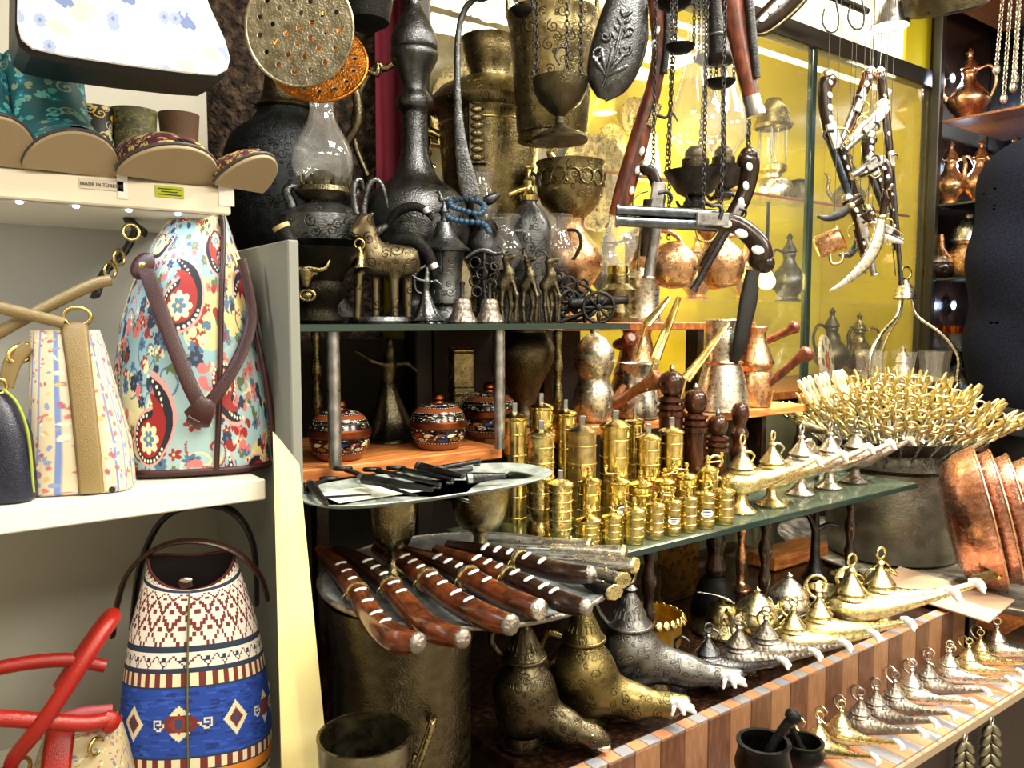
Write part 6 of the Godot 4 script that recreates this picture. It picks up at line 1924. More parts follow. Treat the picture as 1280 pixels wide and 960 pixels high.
	for i in tl.size():
		var q: Array = tl[i]
		var lift := 0.986 + 0.009 + 0.0035 * (i % 4)
		var a := onh(q[0][0], q[0][1], lift)
		var e := onh(q[1][0], q[1][1], lift + 0.002)
		o = T("old_key" if q[2] == 0 else "iron_tool", q[3], "key" if q[2] == 0 else "tool", (a + e) / 2, 0, "black keys and tools on the oval tray")
		var la := loc(o, a)
		var le := loc(o, e)
		var dr := (le - la).normalized()
		match q[2]:
			0:
				P(o, "shank", mb().tube([[la.x, la.y, la.z, 3.4], [le.x, le.y, le.z, 2.8]], 8, 1), mats.iron)
				P(o, "bow", mb().torus(10, 3.2, la - dr * 9, Vector3(80, 0, 0), 18, 7), mats.iron)
				P(o, "bit", mb().xf(le - dr * 5 + Vector3(0, -3, 4)).box(Vector3.ZERO, Vector3(9, 3, 12), 1), mats.iron)
			1:
				P(o, "shaft", mb().tube([[la.x, la.y, la.z, 6], [la.x + dr.x * 8, la.y + dr.y * 8, la.z + dr.z * 8, 7], [(la.x + le.x) / 2, (la.y + le.y) / 2, (la.z + le.z) / 2, 5.5], [le.x, le.y, le.z, 3]], 12, 2), mats.iron)
				P(o, "ferrule", mb().tube([[la.x - dr.x, la.y - dr.y, la.z - dr.z, 7.4], [la.x + dr.x * 5, la.y + dr.y * 5, la.z + dr.z * 5, 7.4]], 12, 1), mats.steel)
			2:
				P(o, "blade", mb().tube([[la.x, la.y, la.z, 6, 1.2], [le.x, le.y, le.z, 4, 1]], 6, 1, Vector3(0, 0, 1)), mats.iron)
	# --- goblets that carry the tray
	for q in [[492, -1.1, 31, "brass goblet under the aisle end of the oval tray"], [600, -1.11, 38, "larger brass goblet under the grinder end of the oval tray"]]:
		var p := hz(q[0], q[1], 0.851)
		o = T("goblet", q[3], "goblet", p, 0, "brass goblets under the tray")
		var h := (0.9775 - 0.852) / S
		var r: float = q[2]
		P(o, "cup", mb().lathe([r * 0.3, h * 0.32, r * 0.62, h * 0.38, r * 0.85, h * 0.52, r * 0.93, h * 0.75, r, h, r * 0.94, h, r * 0.86, h * 0.75, r * 0.6, h * 0.45, 0, h * 0.4], 34), mats.brass_old)
		P(o, "stem", mb().lathe([0, 0, r * 0.62, 0, r * 0.6, h * 0.05, r * 0.25, h * 0.14, r * 0.2, h * 0.24, r * 0.32, h * 0.33], 24), mats.brass_old)
	# --- round tray of daggers
	o = T("round_tray", "big round grey metal tray carrying the wooden daggers", "tray", Vector3(0.665, 0.848, -1.02), W)
	S = 1.0
	P(o, "plate", mb().lathe([0, -0.006, 0.16, -0.006, 0.18, -0.003, 0.226, 0.008, 0.228, 0.012, 0.222, 0.012, 0.182, 0.003, 0.16, 0.001, 0, 0.001], 64), metal(Color(0.62, 0.66, 0.68), 0.35, "fine", 0.25, 9.0, 0.6))
	P(o, "rim_bead", mb().torus(0.226, 0.004, Vector3(0, 0.011, 0), Vector3(90, 0, 0), 64, 6), mats.tin)
	var dg := [
		[[[400, 690, 8], [424, 713, 15], [447, 743, 15], [467, 776, 18], [492, 799, 19], [522, 806, 15]], "reddish horn-handled dagger curving farthest towards the pale board"],
		[[[420, 690, 8], [456, 709, 14], [489, 736, 15], [510, 761, 17], [539, 788, 18], [578, 800, 14]], "reddish horn-handled dagger, second from the pale board"],
		[[[470, 688, 8], [503, 704, 14], [535, 727, 16], [564, 750, 17], [600, 770, 18], [638, 783, 15]], "mottled brown dagger with a scrolled wire inlay, third from the pale board"],
		[[[500, 690, 8], [542, 704, 13], [586, 724, 16], [622, 744, 16], [650, 757, 17], [674, 764, 15]], "brown dagger with a pale metal pommel, fourth from the pale board"],
		[[[545, 690, 8], [590, 704, 11], [636, 722, 13], [675, 741, 14], [704, 755, 15], [732, 761, 12]], "dark slim dagger with pearl dots near the tray's outer rim"],
		[[[560, 684, 8], [600, 691, 11], [650, 703, 14], [693, 716, 14], [720, 720, 14], [738, 720, 12]], "dark dagger with a glossy brown grip lying behind the others"],
	]
	for i in dg.size():
		var q: Array = dg[i]
		var pts := []
		for w in q[0].size():
			pts.append(onh(q[0][w][0], q[0][w][1] - 2, 0.868 + 0.012 * (w / 5.0) + (0.008 if i >= 4 else 0.0)))
		o = T("dagger", q[1], "dagger", pts[2], 0, "inlaid daggers on the round tray")
		var lp := []
		for w in pts.size():
			var v := loc(o, pts[w])
			var sc: float = dep(pts[w]) / dep(pts[2])
			lp.append([v.x, v.y, v.z, q[0][w][2] * 0.9 * sc, q[0][w][2] * 0.9 * sc])
		P(o, "sheath", mb().tube([lp[0], lp[1], lp[2]], 14, 4), mats.wood_horn if i % 2 == 0 else mats.wood_dark)
		P(o, "hilt", mb().tube([lp[2], lp[3], lp[4], lp[5]], 16, 5), mats.wood_horn if i < 4 else mats.wood_dark)
		var dv := (Vector3(lp[3][0], lp[3][1], lp[3][2]) - Vector3(lp[1][0], lp[1][1], lp[1][2])).normalized()
		var c2 := Vector3(lp[2][0], lp[2][1], lp[2][2])
		var rr: float = lp[2][3]
		P(o, "collar", mb().tube([[c2.x - dv.x * 4, c2.y - dv.y * 4, c2.z - dv.z * 4, rr * 1.06], [c2.x, c2.y, c2.z, rr * 1.16], [c2.x + dv.x * 4, c2.y + dv.y * 4, c2.z + dv.z * 4, rr * 1.06]], 16, 2), mats.brass_pale)
		P(o, "hang_ring", mb().torus(6, 1.4, c2 + Vector3(-rr * 0.9, -rr * 0.3, rr * 0.4), Vector3(0, 50, 0), 14, 6), mats.brass_old)
		var le := Vector3(lp[5][0], lp[5][1], lp[5][2])
		var de := (le - Vector3(lp[4][0], lp[4][1], lp[4][2])).normalized()
		P(o, "pommel", mb().tube([[le.x - de.x * 2, le.y - de.y * 2, le.z - de.z * 2, lp[5][3] * 1.04], [le.x + de.x * 3, le.y + de.y * 3, le.z + de.z * 3, lp[5][3] * 0.95], [le.x + de.x * 7, le.y + de.y * 7, le.z + de.z * 7, lp[5][3] * 0.4]], 14, 2), mats.silver_eng if i == 3 else mats.tin)
		for seg in [[1, 2, 3], [2, 3, 2], [3, 4, 2]]:
			for w in seg[2]:
				var t: float = (w + 0.6) / (seg[2] + 0.2)
				var pa: Array = lp[seg[0]]
				var pb: Array = lp[seg[1]]
				var p := Vector3(lerpf(pa[0], pb[0], t), lerpf(pa[1], pb[1], t), lerpf(pa[2], pb[2], t))
				var r: float = lerpf(pa[3], pb[3], t)
				var nv := (loc(o, CAM) - p).normalized().lerp(Vector3.UP, 0.55).normalized()
				var dd := Vector3(pb[0] - pa[0], pb[1] - pa[1], pb[2] - pa[2]).normalized()
				nv = (nv - dd * nv.dot(dd)).normalized()
				var ins := mb()
				ins.t = Transform3D(Basis(nv.cross(dd), nv, dd), p + nv * r * 0.93)
				ins.ell(Vector3.ZERO, Vector3(8.5 - w, 2.2, 4.4), 10, 6)
				if seg[0] < 3 or i % 2 == 0:
					P(o, "inlay", ins, mats.pearl)
	# straight silver knives
	var kn := [[[600, 682], [690, 686], [783, 691], "straight silver-handled knife at the back of the round tray"], [[622, 690], [720, 699], [796, 707], "straight silver-handled knife, second from the back"], [[676, 698], [730, 712], [780, 726], "short silver-handled knife with a notched end"], [[690, 712], [735, 730], [769, 741], "dark knife with a silver butt plate beside the genie ewers"], [[610, 676], [680, 678], [740, 682], "thin silver knife almost hidden behind the others"]]
	for i in kn.size():
		var q: Array = kn[i]
		var h := 0.862 + (0.01 if i < 3 else 0.0)
		var a := onh(q[0][0], q[0][1], h)
		var m := onh(q[1][0], q[1][1], h)
		var e := onh(q[2][0], q[2][1], h + 0.004)
		o = T("knife", q[3], "knife", m, 0, "straight knives on the round tray")
		var la := loc(o, a)
		var le := loc(o, e)
		P(o, "blade", mb().tube([[la.x, la.y, la.z, 2, 2], [la.x * 0.5, la.y * 0.5, la.z * 0.5, 3, 7], [0, 0, 0, 3, 8]], 8, 2, Vector3(0, 1, 0)), mats.steel if i != 3 else mats.black_metal)
		P(o, "handle", mb().tube([[0, 0, 0, 6, 8], [le.x * 0.3, le.y * 0.3, le.z * 0.3, 7, 9], [le.x * 0.7, le.y * 0.7, le.z * 0.7, 8, 11], [le.x * 0.95, le.y * 0.95, le.z * 0.95, 9, 13]], 8, 2, Vector3(0, 1, 0)), mats.silver_eng if i != 3 else mats.black_metal)
		P(o, "butt", mb().tube([[le.x * 0.95, le.y * 0.95, le.z * 0.95, 10, 14], [le.x, le.y, le.z, 9, 13]], 8, 1, Vector3(0, 1, 0)), mats.brass_pale)
		P(o, "rivet", mb().ell(Vector3(le.x * 0.55, le.y * 0.55 + 9, le.z * 0.55), Vector3(2.4, 1.4, 2.4), 8, 6), mats.brass)
	# --- big pot carrying the round tray, cup before it
	o = T("copper_cauldron", "big dark copper pot in the shade under the dagger tray", "pot", Vector3(0.56, 0.36, -1.04), 0)
	S = 0.001
	P(o, "pot", mb().lathe([0, 0, 80, 0, 88, 10, 98, 120, 102, 250, 100, 380, 108, 430, 112, 470, 114, 480, 109, 480, 102, 430, 92, 380, 92, 20, 0, 10], 44), mats.bronze)
	for sx in [-1.0, 1.0]:
		P(o, "handle", mb().tube([[sx * 50, 330, 88, 6], [sx * 56, 340, 110, 6], [sx * 42, 300, 120, 6], [sx * 30, 270, 112, 6], [sx * 30, 280, 96, 6]], 8), mats.brass_old)
	o = T("low_table", "low dark wooden stand under the big copper pot", "stand", Vector3(0.535, 0, -0.98), W)
	S = 1.0
	P(o, "top", mb().box(Vector3(0, 0.345, 0), Vector3(0.28, 0.03, 0.42), 0.003), mats.wood_dark)
	for sx in [-1, 1]:
		for sz in [-1, 1]:
			P(o, "leg", mb().box(Vector3(sx * 0.12, 0.164, sz * 0.19), Vector3(0.03, 0.327, 0.03), 0.002), mats.wood_dark)
	o = T("metal_cup", "wide smoky metal beaker in front of the big copper pot", "cup", hz(462, -0.86, 0.361), 0)
	var ch := hpx(o, 905.0)
	P(o, "cup", mb().lathe([0, 0, 44, 0, 46, 4, 50, ch * 0.6, 57, ch, 58, ch + 3, 54, ch + 3, 48, ch * 0.6, 42, 8, 0, 8], 40), metal(Color(0.6, 0.57, 0.47), 0.25))

const HS := 0.57    # wooden step
const HL := 0.45    # lowest tier
const HT := 0.55    # big round tray

func genie_ewer(label: String, px: float, z: float, top: float, body: Array, foot: float, m: Material, hand: Array, k := 1.0) -> Node3D:
	var o := T("genie_ewer", label, "ewer", hz(px, z, HS), 0, "large genie ewers")
	P(o, "body", mb().blob(body, 3.0, 14), m)
	P(o, "foot", mb().lathe([0, 0, 30, 0, 32, 4, 22, foot * 0.5, 20, foot + 6], 28), m)
	P(o, "lid", mb().lathe([25, top, 27, top + 3, 20, top + 12, 15, top + 26, 8, top + 38, 6, top + 42, 9, top + 46, 5, top + 50, 0, top + 52], 28), m)
	for i in 18:
		var a := TAU * i / 18
		P(o, "flute", mb().tube([[cos(a) * 20, top + 12, sin(a) * 20, 1.5], [cos(a) * 9, top + 36, sin(a) * 9, 1]], 5, 1), m)
	P(o, "collar", mb().torus(26, 3, Vector3(0, top, 0), Vector3(90, 0, 0), 28, 8), m)
	P(o, "handle", mb().tube(hand, 10), m)
	return o

func teapot(label: String, px: float, py: float, h: float, r: float, m: Material, turn: float) -> void:
	var o := T("teapot", label, "teapot", onh(px, py, h), turn, "teapots on the wooden step")
	P(o, "body", mb().lathe([0, 0, r * 0.6, 0, r * 0.7, 3, r * 0.95, r * 0.4, r, r * 0.7, r * 0.85, r * 1.0, r * 0.8, r * 1.1], 28, 2), m)
	P(o, "lid", mb().lathe([r * 0.84, r * 1.08, r * 0.92, r * 1.14, r * 0.7, r * 1.4, r * 0.3, r * 1.75, r * 0.12, r * 1.85, r * 0.16, r * 2.0, 0, r * 2.12], 26), m)
	P(o, "spout", mb().tube([[r * 0.85, r * 0.5, 0, r * 0.24], [r * 1.25, r * 0.75, 0, r * 0.16], [r * 1.4, r * 1.1, 0, r * 0.12], [r * 1.6, r * 1.25, 0, r * 0.1]], 10), m)
	P(o, "handle", mb().tube([[-r * 0.8, r * 1.0, 0, r * 0.08], [-r * 1.35, r * 1.15, 0, r * 0.08], [-r * 1.45, r * 0.7, 0, r * 0.08], [-r * 0.95, r * 0.4, 0, r * 0.08]], 8), m)

func build_counter() -> void:
	# --- the wooden step and its striped blocks
	var dkw := std(Color(0.14, 0.08, 0.05), 0.6)
	var st := T("counter_step", "wooden counter step with striped blocks along its front edge", "counter", Vector3(1.342, 0, -1.2), W)
	S = 1.0
	P(st, "top", mb().box(Vector3(0, HS - 0.012, -0.02), Vector3(1.284, 0.022, 0.66), 0.002), mats.wood_dark)
	P(st, "carcass", mb().box(Vector3(0, 0.27, -0.03), Vector3(1.26, 0.54, 0.58), 0.003), dkw)
	var orange := std(Color(0.72, 0.48, 0.34), 0.35)
	var pale := std(Color(0.52, 0.52, 0.54), 0.3)
	var n := 22
	var bw := 1.284 / n
	var mdk := mm().box(Vector3.ZERO, Vector3(bw - 0.001, 0.118, 0.024), 0.0015).done()
	var tl := mm().box(Vector3.ZERO, Vector3(bw * 0.5 - 0.001, 0.004, 0.024), 0.0008).done()
	for i in n:
		var x := -0.642 + (i + 0.5) * bw
		P2(st, "block", mdk, mats.step_light if i % 2 else mats.step_dark, Vector3(x, HS - 0.061, 0.326))
		for k in 2:
			P2(st, "tile", tl, orange if k == 0 else pale, Vector3(x - bw * 0.25 + k * bw * 0.5, HS + 0.0003, 0.326))
	P(st, "cheek", mb().box(Vector3(0.636, HS - 0.061, 0.16), Vector3(0.012, 0.12, 0.35), 0.002), mats.step_dark)
	# --- lowest tier with slats
	var lt := T("counter_tier", "lowest counter tier of orange and grey slats under the small lamps", "counter", Vector3(1.55, 0, -0.78), W)
	S = 1.0
	P(lt, "carcass", mb().box(Vector3(0, 0.215, -0.005), Vector3(1.5, 0.43, 0.13), 0.003), dkw)
	P(lt, "deck", mb().box(Vector3(0, HL - 0.012, 0), Vector3(1.56, 0.016, 0.15), 0.002), dkw)
	var sl := mm().box(Vector3.ZERO, Vector3(0.033, 0.006, 0.15), 0.001).done()
	for i in 46:
		P2(lt, "slat", sl, orange if i % 2 else pale, Vector3(-0.765 + i * 0.034, HL - 0.0032, 0))
	P(lt, "front_lip", mb().box(Vector3(0, HL - 0.012, 0.079), Vector3(1.56, 0.02, 0.008), 0.002), std(Color(0.6, 0.52, 0.42), 0.5))
	# --- large genie ewers
	var m1 := metal(Color(0.36, 0.33, 0.26), 0.32, "engrave", 1.6, 9.0)
	var e1 := genie_ewer("large dark engraved genie ewer with a serpent-headed spout, nearest the big pot", 655, -0.985, 112, [[0, 68, 0, 40, -2, 44, 0, 34], [0, 96, 0, 20, 0, 110, 0, 20], [14, 50, 6, 26, 50, 30, 14, 18], [50, 30, 14, 18, 84, 19, 20, 13], [84, 19, 20, 12, 98, 15, 22, 8]], 8, m1, [[-20, 108, 0, 4], [-40, 130, 0, 5], [-34, 150, 0, 5], [-14, 160, 0, 4]])
	P(e1, "serpent_eye", mb().ell(Vector3(82, 26, 31), Vector3(4, 4, 3), 10, 6), mats.silver)
	P(e1, "serpent_jaw", mb().tube([[88, 12, 30, 4], [98, 9, 28, 5], [104, 11, 26, 3]], 8), mats.silver_eng)
	var e2 := genie_ewer("large olive-bronze genie ewer with a plain upturned spout", 728, -0.985, 106, [[0, 62, 0, 42, 4, 44, 0, 36], [0, 92, 0, 21, 0, 104, 0, 20], [20, 42, 4, 30, 64, 28, 8, 20], [64, 28, 8, 19, 104, 26, 12, 13], [104, 26, 12, 12, 124, 31, 14, 9]], 8, metal(Color(0.48, 0.43, 0.28), 0.34, "engrave", 0.9, 8.0), [[-20, 104, 0, 4], [-44, 110, -4, 5], [-52, 84, -4, 5], [-36, 60, -4, 4]])
	var e3 := genie_ewer("large blue-grey genie ewer with a tall ring on its pointed lid", 786, -1.02, 84, [[0, 50, 0, 36, 6, 40, 0, 32], [0, 72, 0, 22, 0, 84, 0, 22], [24, 40, 4, 28, 70, 28, 8, 18], [70, 28, 8, 17, 110, 22, 12, 12], [110, 22, 12, 11, 132, 26, 14, 8]], 10, metal(Color(0.46, 0.46, 0.46), 0.34, "engrave", 1.0, 9.0), [[-22, 80, 0, 4], [-36, 96, 0, 4], [-44, 112, 2, 3], [-52, 108, 4, 4]])
	P(e3, "lid_ring", mb().torus(11, 2.6, Vector3(0, 146, 0), Vector3(0, 50, 0), 22, 8), mats.bronze)
	var tagm := std(Color(0.9, 0.9, 0.92), 0.9)
	for e in [[e2, Vector3(120, 34, 22)], [e3, Vector3(124, 28, 22)]]:
		S = dep(e[0].position) / F
		P(e[0], "paper_tag", mb().xf(e[1]).blob([[-12, 2, 0, 5, 4, 2, 2, 4], [-6, 0, 4, 4, 10, -4, 4, 4], [2, -2, 6, 4, 14, -10, 4, 2.6], [-6, 4, 6, 3, 0, -10, 8, 2.6], [-12, -4, 6, 3, -14, -12, 7, 2]], 1.7, 2), tagm)
	# --- golden tub, dome, teapots
	var o := T("leaf_tub", "amber glass tub with golden leaves round its rim", "tub", hz(816, -1.14, HS), 0)
	var th := hpx(o, 766.0)
	P(o, "tub", mb().lathe([0, 0, 30, 0, 34, 4, 36, th - 4, 38, th, 34, th, 32, 8, 0, 6], 32), metal(Color(0.75, 0.55, 0.12), 0.3, "fine", 0.3, 9.0, 0.5))
	for i in 24:
		var a := TAU * i / 24
		P(o, "leaf", mb().xf(Vector3(cos(a) * 38, th - 2, sin(a) * 38), Vector3(0, -rad_to_deg(a), 30)).ell(Vector3.ZERO, Vector3(2, 6, 5), 8, 5), mats.brass)
	o = T("wooden_post", "dark turned wooden post on a bell-shaped base under the glass shelf", "post", hz(893, -1.19, HS), 0)
	P(o, "base", mb().lathe([0, 0, 30, 0, 28, 10, 20, 38, 12, 46], 24), mats.black_metal)
	P(o, "shaft", mb().lathe([10, 44, 13, 56, 9, 70, 12, 88, 9, 104, 12, 118, 10, (HG - 0.014 - HS) / S], 18, 3), mats.wood_dark)
	o = T("dome_cover", "wide brass dome lid with a fluted top and a silver leaf handle", "cover", hz(903, -1.1, HS), 0)
	P(o, "dome", mb().lathe([36, 0, 38, 4, 32, 8, 22, 14, 18, 30, 12, 36, 5, 38, 6, 44, 0, 46], 32), mats.brass_old_eng)
	P(o, "leaf_handle", mb().tube([[-34, 52, 6, 2, 1], [-14, 48, 4, 5, 1], [4, 42, 6, 6, 2], [12, 38, 8, 3, 1]], 8, 3), mats.silver)
	teapot("squat brass teapot with a conical lid beside the dome", 945, 792, HS, 28, mats.brass_pale, 200)
	teapot("silver-domed copper teapot behind the brass one", 985, 772, HS, 27, mats.silver_eng, 215)
	teapot("tiny dark teapot among the ewer spouts", 845, 838, HS, 15, mats.pewter, 170)
	for q in [[1030, 752, 20, "small brass bowl with a looped chain, beside the bright lamps"], [1060, 736, 22, "small brass dish tipped behind the bright lamps"]]:
		o = T("brass_bowl", q[3], "bowl", onh(q[0], q[1], HS), 0, "small brass bowls on the step")
		P(o, "bowl", mb().lathe([0, 0, q[2] * 0.5, 0, q[2] * 0.8, 8, q[2], 18, q[2] * 0.92, 18, q[2] * 0.6, 8, 0, 5], 26), mats.brass_pale)
		P(o, "chain", mb().chain(Vector3(q[2], 16, 0), Vector3(q[2] + 16, 34, 6), 7, 1.6).chain(Vector3(q[2] + 16, 34, 6), Vector3(q[2] + 34, 20, 8), 7, 1.6), mats.brass)
	# --- lamps on the step
	var sp := [[884, 852, 0.9, "pewter", "grey genie lamp on the step nearest the blue-grey ewer"], [922, 842, 0.9, "tin", "grey genie lamp with a snake handle, second on the step"], [956, 832, 0.92, "tin", "brownish grey genie lamp, third on the step"], [990, 820, 0.92, "brass_pale", "bright gold genie lamp, fourth on the step"], [1022, 808, 1.0, "brass_pale", "bright gold genie lamp with a paper tag, fifth on the step"], [1062, 786, 1.15, "brass_pale", "largest bright silver-gold genie lamp before the round tray"], [1098, 774, 1.1, "brass_pale", "bright genie lamp with two posts on its lid, nearest the round tray"]]
	var wick := std(Color(0.9, 0.9, 0.9), 0.9)
	for i in sp.size():
		var q: Array = sp[i]
		boat_lamp("genie_lamp", q[4], onh(q[0], q[1], HS), -26 if i < 5 else -12, q[2], mats[q[3]], wick, false, "genie lamps on the wooden step")
	# --- small lamps on the lowest tier
	var lp := [[1022, 945], [1050, 931], [1074, 920], [1096, 909], [1117, 899], [1138, 889], [1161, 878], [1185, 868], [1207, 858], [1226, 848], [1244, 840]]
	var src := {}
	var nm := ["brass_pale", "tin", "silver_eng"]
	var nth := ["next to the mortars", "second from the mortars", "third from the mortars", "fourth from the mortars", "fifth from the mortars", "sixth from the mortars", "seventh from the mortars", "eighth from the mortars", "ninth from the mortars", "tenth from the mortars", "at the far end by the round tray"]
	for i in lp.size():
		var kind: int = [0, 0, 1, 1, 1, 2, 1, 2, 0, 0, 2][i]
		var p := onh(lp[i][0], lp[i][1], HL)
		p.z = clampf(p.z, -0.81, -0.79)
		p = hz(lp[i][0], -0.8, HL)
		var lab: String = ["gold", "brown-grey", "silver"][kind] + " small genie lamp on the slatted tier, " + nth[i]
		if not src.has(kind):
			src[kind] = boat_lamp("small_genie_lamp", lab, p, -54 + (i * 7) % 5, 0.74, mats[nm[kind]], wick, false, "small genie lamps on the slatted tier")
		else:
			copy(src[kind], lab, p + Vector3(0, 0, 0.004 * (i % 3 - 1)), -54 + (i * 7) % 9 - 4)
	# --- mortars
	for q in [[952, -0.755, 33, "larger black iron mortar with its pestle", 922, true], [1003, -0.785, 25, "smaller black iron mortar behind the larger one", 924, true]]:
		o = T("mortar", q[3], "mortar", hz(q[0], q[1], HL), 0, "black mortars")
		var h := hpx(o, q[4])
		var r: float = q[2]
		P(o, "bowl", mb().lathe([0, 0, r * 0.8, 0, r * 0.85, 6, r * 0.7, 14, r * 0.95, h * 0.5, r * 1.05, h * 0.7, r * 0.9, h * 0.9, r * 1.0, h - 2, r * 1.0, h, r * 0.84, h, r * 0.8, h * 0.85, r * 0.6, h * 0.4, 0, h * 0.3], 32), metal(Color(0.16, 0.16, 0.17), 0.35))
		var b := T("pestle", "black iron pestle leaning in the " + ("larger" if r > 30 else "smaller") + " mortar", "pestle", hz(q[0], q[1], HL), 0, "black pestles")
		if r > 30:
			P(b, "rod", mb().tube([[-6, h * 0.45, 0, 9], [4, h * 0.75, 0, 7], [12, h - 4, 0, 5.5], [26, h + 18, 0, 6], [34, h + 28, 0, 6]], 12), mats.black_metal)
			P(b, "knob", mb().tube([[33, h + 27, 0, 9], [37, h + 33, 0, 10.5], [40, h + 37, 0, 6]], 12, 2), mats.black_metal)
		else:
			P(b, "rod", mb().tube([[6, h * 0.45, 0, 7], [-6, h - 4, 0, 4.5], [-16, h + 20, 0, 4]], 10), mats.black_metal)
			P(b, "knob", mb().tube([[-16, h + 19, 0, 6], [-19, h + 26, 0, 6.5], [-20, h + 29, 0, 3]], 10, 2), mats.bronze)
	o = T("small_bowl", "small dark bronze vessel at the lower edge before the striped blocks", "vessel", hz(800, -0.78, HL), 0)
	P(o, "body", mb().lathe([0, 0, 18, 0, 20, 4, 16, 20, 24, 60, 20, 88, 12, 100, 14, 106, 0, 112], 24, 2), mats.bronze)
	# --- braided pendants hanging from the lowest tier
	for q in [[1207, 952, "silver braided tassel hanging from the slatted tier, nearer the mortars"], [1240, 932, "larger silver braided tassel hanging from the slatted tier"]]:
		o = T("braided_tassel", q[2], "tassel", hz(q[0], -0.692, HL - 0.015), 0, "braided tassels")
		P(o, "loop", mb().torus(5, 1.2, Vector3(0, -4, 0), Vector3(0, 40, 0), 14, 6), mats.silver)
		for k in 5:
			for sx in [-1.0, 1.0]:
				P(o, "plait", mb().xf(Vector3(sx * (5 + 2 * sin(k * 0.8)), -16 - k * 13, 0), Vector3(0, 0, sx * 35)).ell(Vector3.ZERO, Vector3(5, 10, 5), 10, 7), metal(Color(0.6, 0.58, 0.5), 0.35))
	# --- round tray, cauldron with forks, cardboard, copper pans
	o = T("copper_tray", "huge oval tinned tray under the cauldron and copper pans", "tray", Vector3(2.34, HT, -1.03), W)
	S = 1.0
	var orow := func(k: float, y: float) -> PackedVector3Array:
		var row := PackedVector3Array()
		for j in 73:
			var a := TAU * (j % 72) / 72
			row.append(Vector3(cos(a) * 0.35 * k, y, sin(a) * 0.56 * k))
		return row
	P(o, "plate", mb().grid([orow.call(0.01, -0.008), orow.call(0.84, -0.008), orow.call(0.9, -0.003), orow.call(0.99, 0.02), orow.call(1.0, 0.022), orow.call(1.0, 0.026), orow.call(0.97, 0.024), orow.call(0.88, -0.001), orow.call(0.84, -0.003), orow.call(0.01, -0.003)]), metal(Color(0.62, 0.6, 0.56), 0.4, "fine", 0.3, 4.0, 0.4))
	P(o, "stand", mb().lathe([0, -0.549, 0.08, -0.549, 0.08, -0.54, 0.03, -0.52, 0.03, -0.03, 0.08, -0.0085, 0, -0.0085], 32), mats.wood_dark, Vector3(0.02, 0, 0))
	o = T("cardboard_sheet", "sheet of brown cardboard lying on the oval tray beside the cauldron", "cardboard", onh(1190, 748, HT + 0.03), W)
	S = 1.0
	var cq := []
	for q in [[1098, 736], [1124, 710], [1268, 752], [1236, 780]]:
		var v := onh(q[0], q[1], HT + 0.03) - o.position
		cq.append_array([v.x, -v.z])
	P(o, "sheet", mb().prism(cq, 0, 0.004, 0.0005), mats.cardboard, Vector3.ZERO, Vector3(-90, 0, 0))
	o = T("cauldron", "tinned copper cauldron stuffed with brass skewers", "cauldron", hz(1114, -1.24, HT), 0)
	var hm := metal(Color(0.55, 0.54, 0.49), 0.42, "fine", 0.22, 4.0, 0.75)
	P(o, "pot", mb().lathe([0, 0, 66, 0, 74, 6, 78, 30, 76, 70, 70, 104, 72, 108], 48, 2), hm)
	P(o, "rim", mb().lathe([70, 106, 77, 112, 74, 116, 70, 120, 68, 128, 80, 140, 82, 144, 76, 144, 66, 130, 64, 100, 60, 60], 48), mats.tin_dark)
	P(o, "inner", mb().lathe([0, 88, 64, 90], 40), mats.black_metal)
	# brass skewers fanned out of the cauldron
	var cpos: Vector3 = o.position
	var sk := T("skewer", "brass openwork skewer standing in the cauldron", "skewer", cpos + Vector3(0, 0.1, 0), 0, "brass skewers in the cauldron")
	S = 0.0021
	P(sk, "rod", mb().tube([[0, 0, 0, 1.2, 1.2], [0, 84, 0, 2.0, 1.8], [0, 112, 0, 3.4, 1.8]], 5, 1), mats.silver)
	P(sk, "head", mb().torus(10, 1.9, Vector3(0, 122, 0), Vector3.ZERO, 12, 5, 1.2).torus(7, 1.8, Vector3(-7, 141, 0), Vector3(0, 10, 20), 10, 5).torus(7, 1.8, Vector3(7, 141, 0), Vector3(0, -10, -20), 10, 5).tube([[0, 128, 0, 2, 2], [0, 146, 0, 4.6, 1.8], [0, 158, 0, 2, 1.4]], 5, 2), metal(Color(0.9, 0.83, 0.6), 0.3))
	rng.seed = 99
	var first := true
	for ring in [[0.015, 0.14, 6, "upright in the middle of the cauldron"], [0.03, 0.36, 12, "leaning a little near the middle of the cauldron"], [0.045, 0.56, 20, "halfway out in the bunch in the cauldron"], [0.06, 0.74, 26, "leaning out just inside the outermost ones"], [0.075, 0.9, 32, "outermost in the bunch, splayed over the cauldron's rim"]]:
		for i in ring[2]:
			var a: float = TAU * (i + 0.25 * rng.randf()) / ring[2]
			var e := sk if first else copy(sk, "brass openwork skewer standing in the cauldron", Vector3.ZERO)
			first = false
			e.set_meta("label", "brass openwork skewer " + ring[3])
			var lean: float = ring[1] * rng.randf_range(0.97, 1.03)
			e.position = cpos + Vector3(cos(a) * ring[0], 0.222 + rng.randf_range(0.0, 0.012), sin(a) * ring[0])
			e.basis = Basis(Vector3(sin(a), 0, -cos(a)), lean) * Basis(Vector3.UP, PI / 2 - a + rng.randf_range(-0.5, 0.5))
			e.basis = e.basis.orthonormalized()
	S = dep(cpos) / F
	# clear-handled spoons on the aisle side
	var gs: Node3D = null
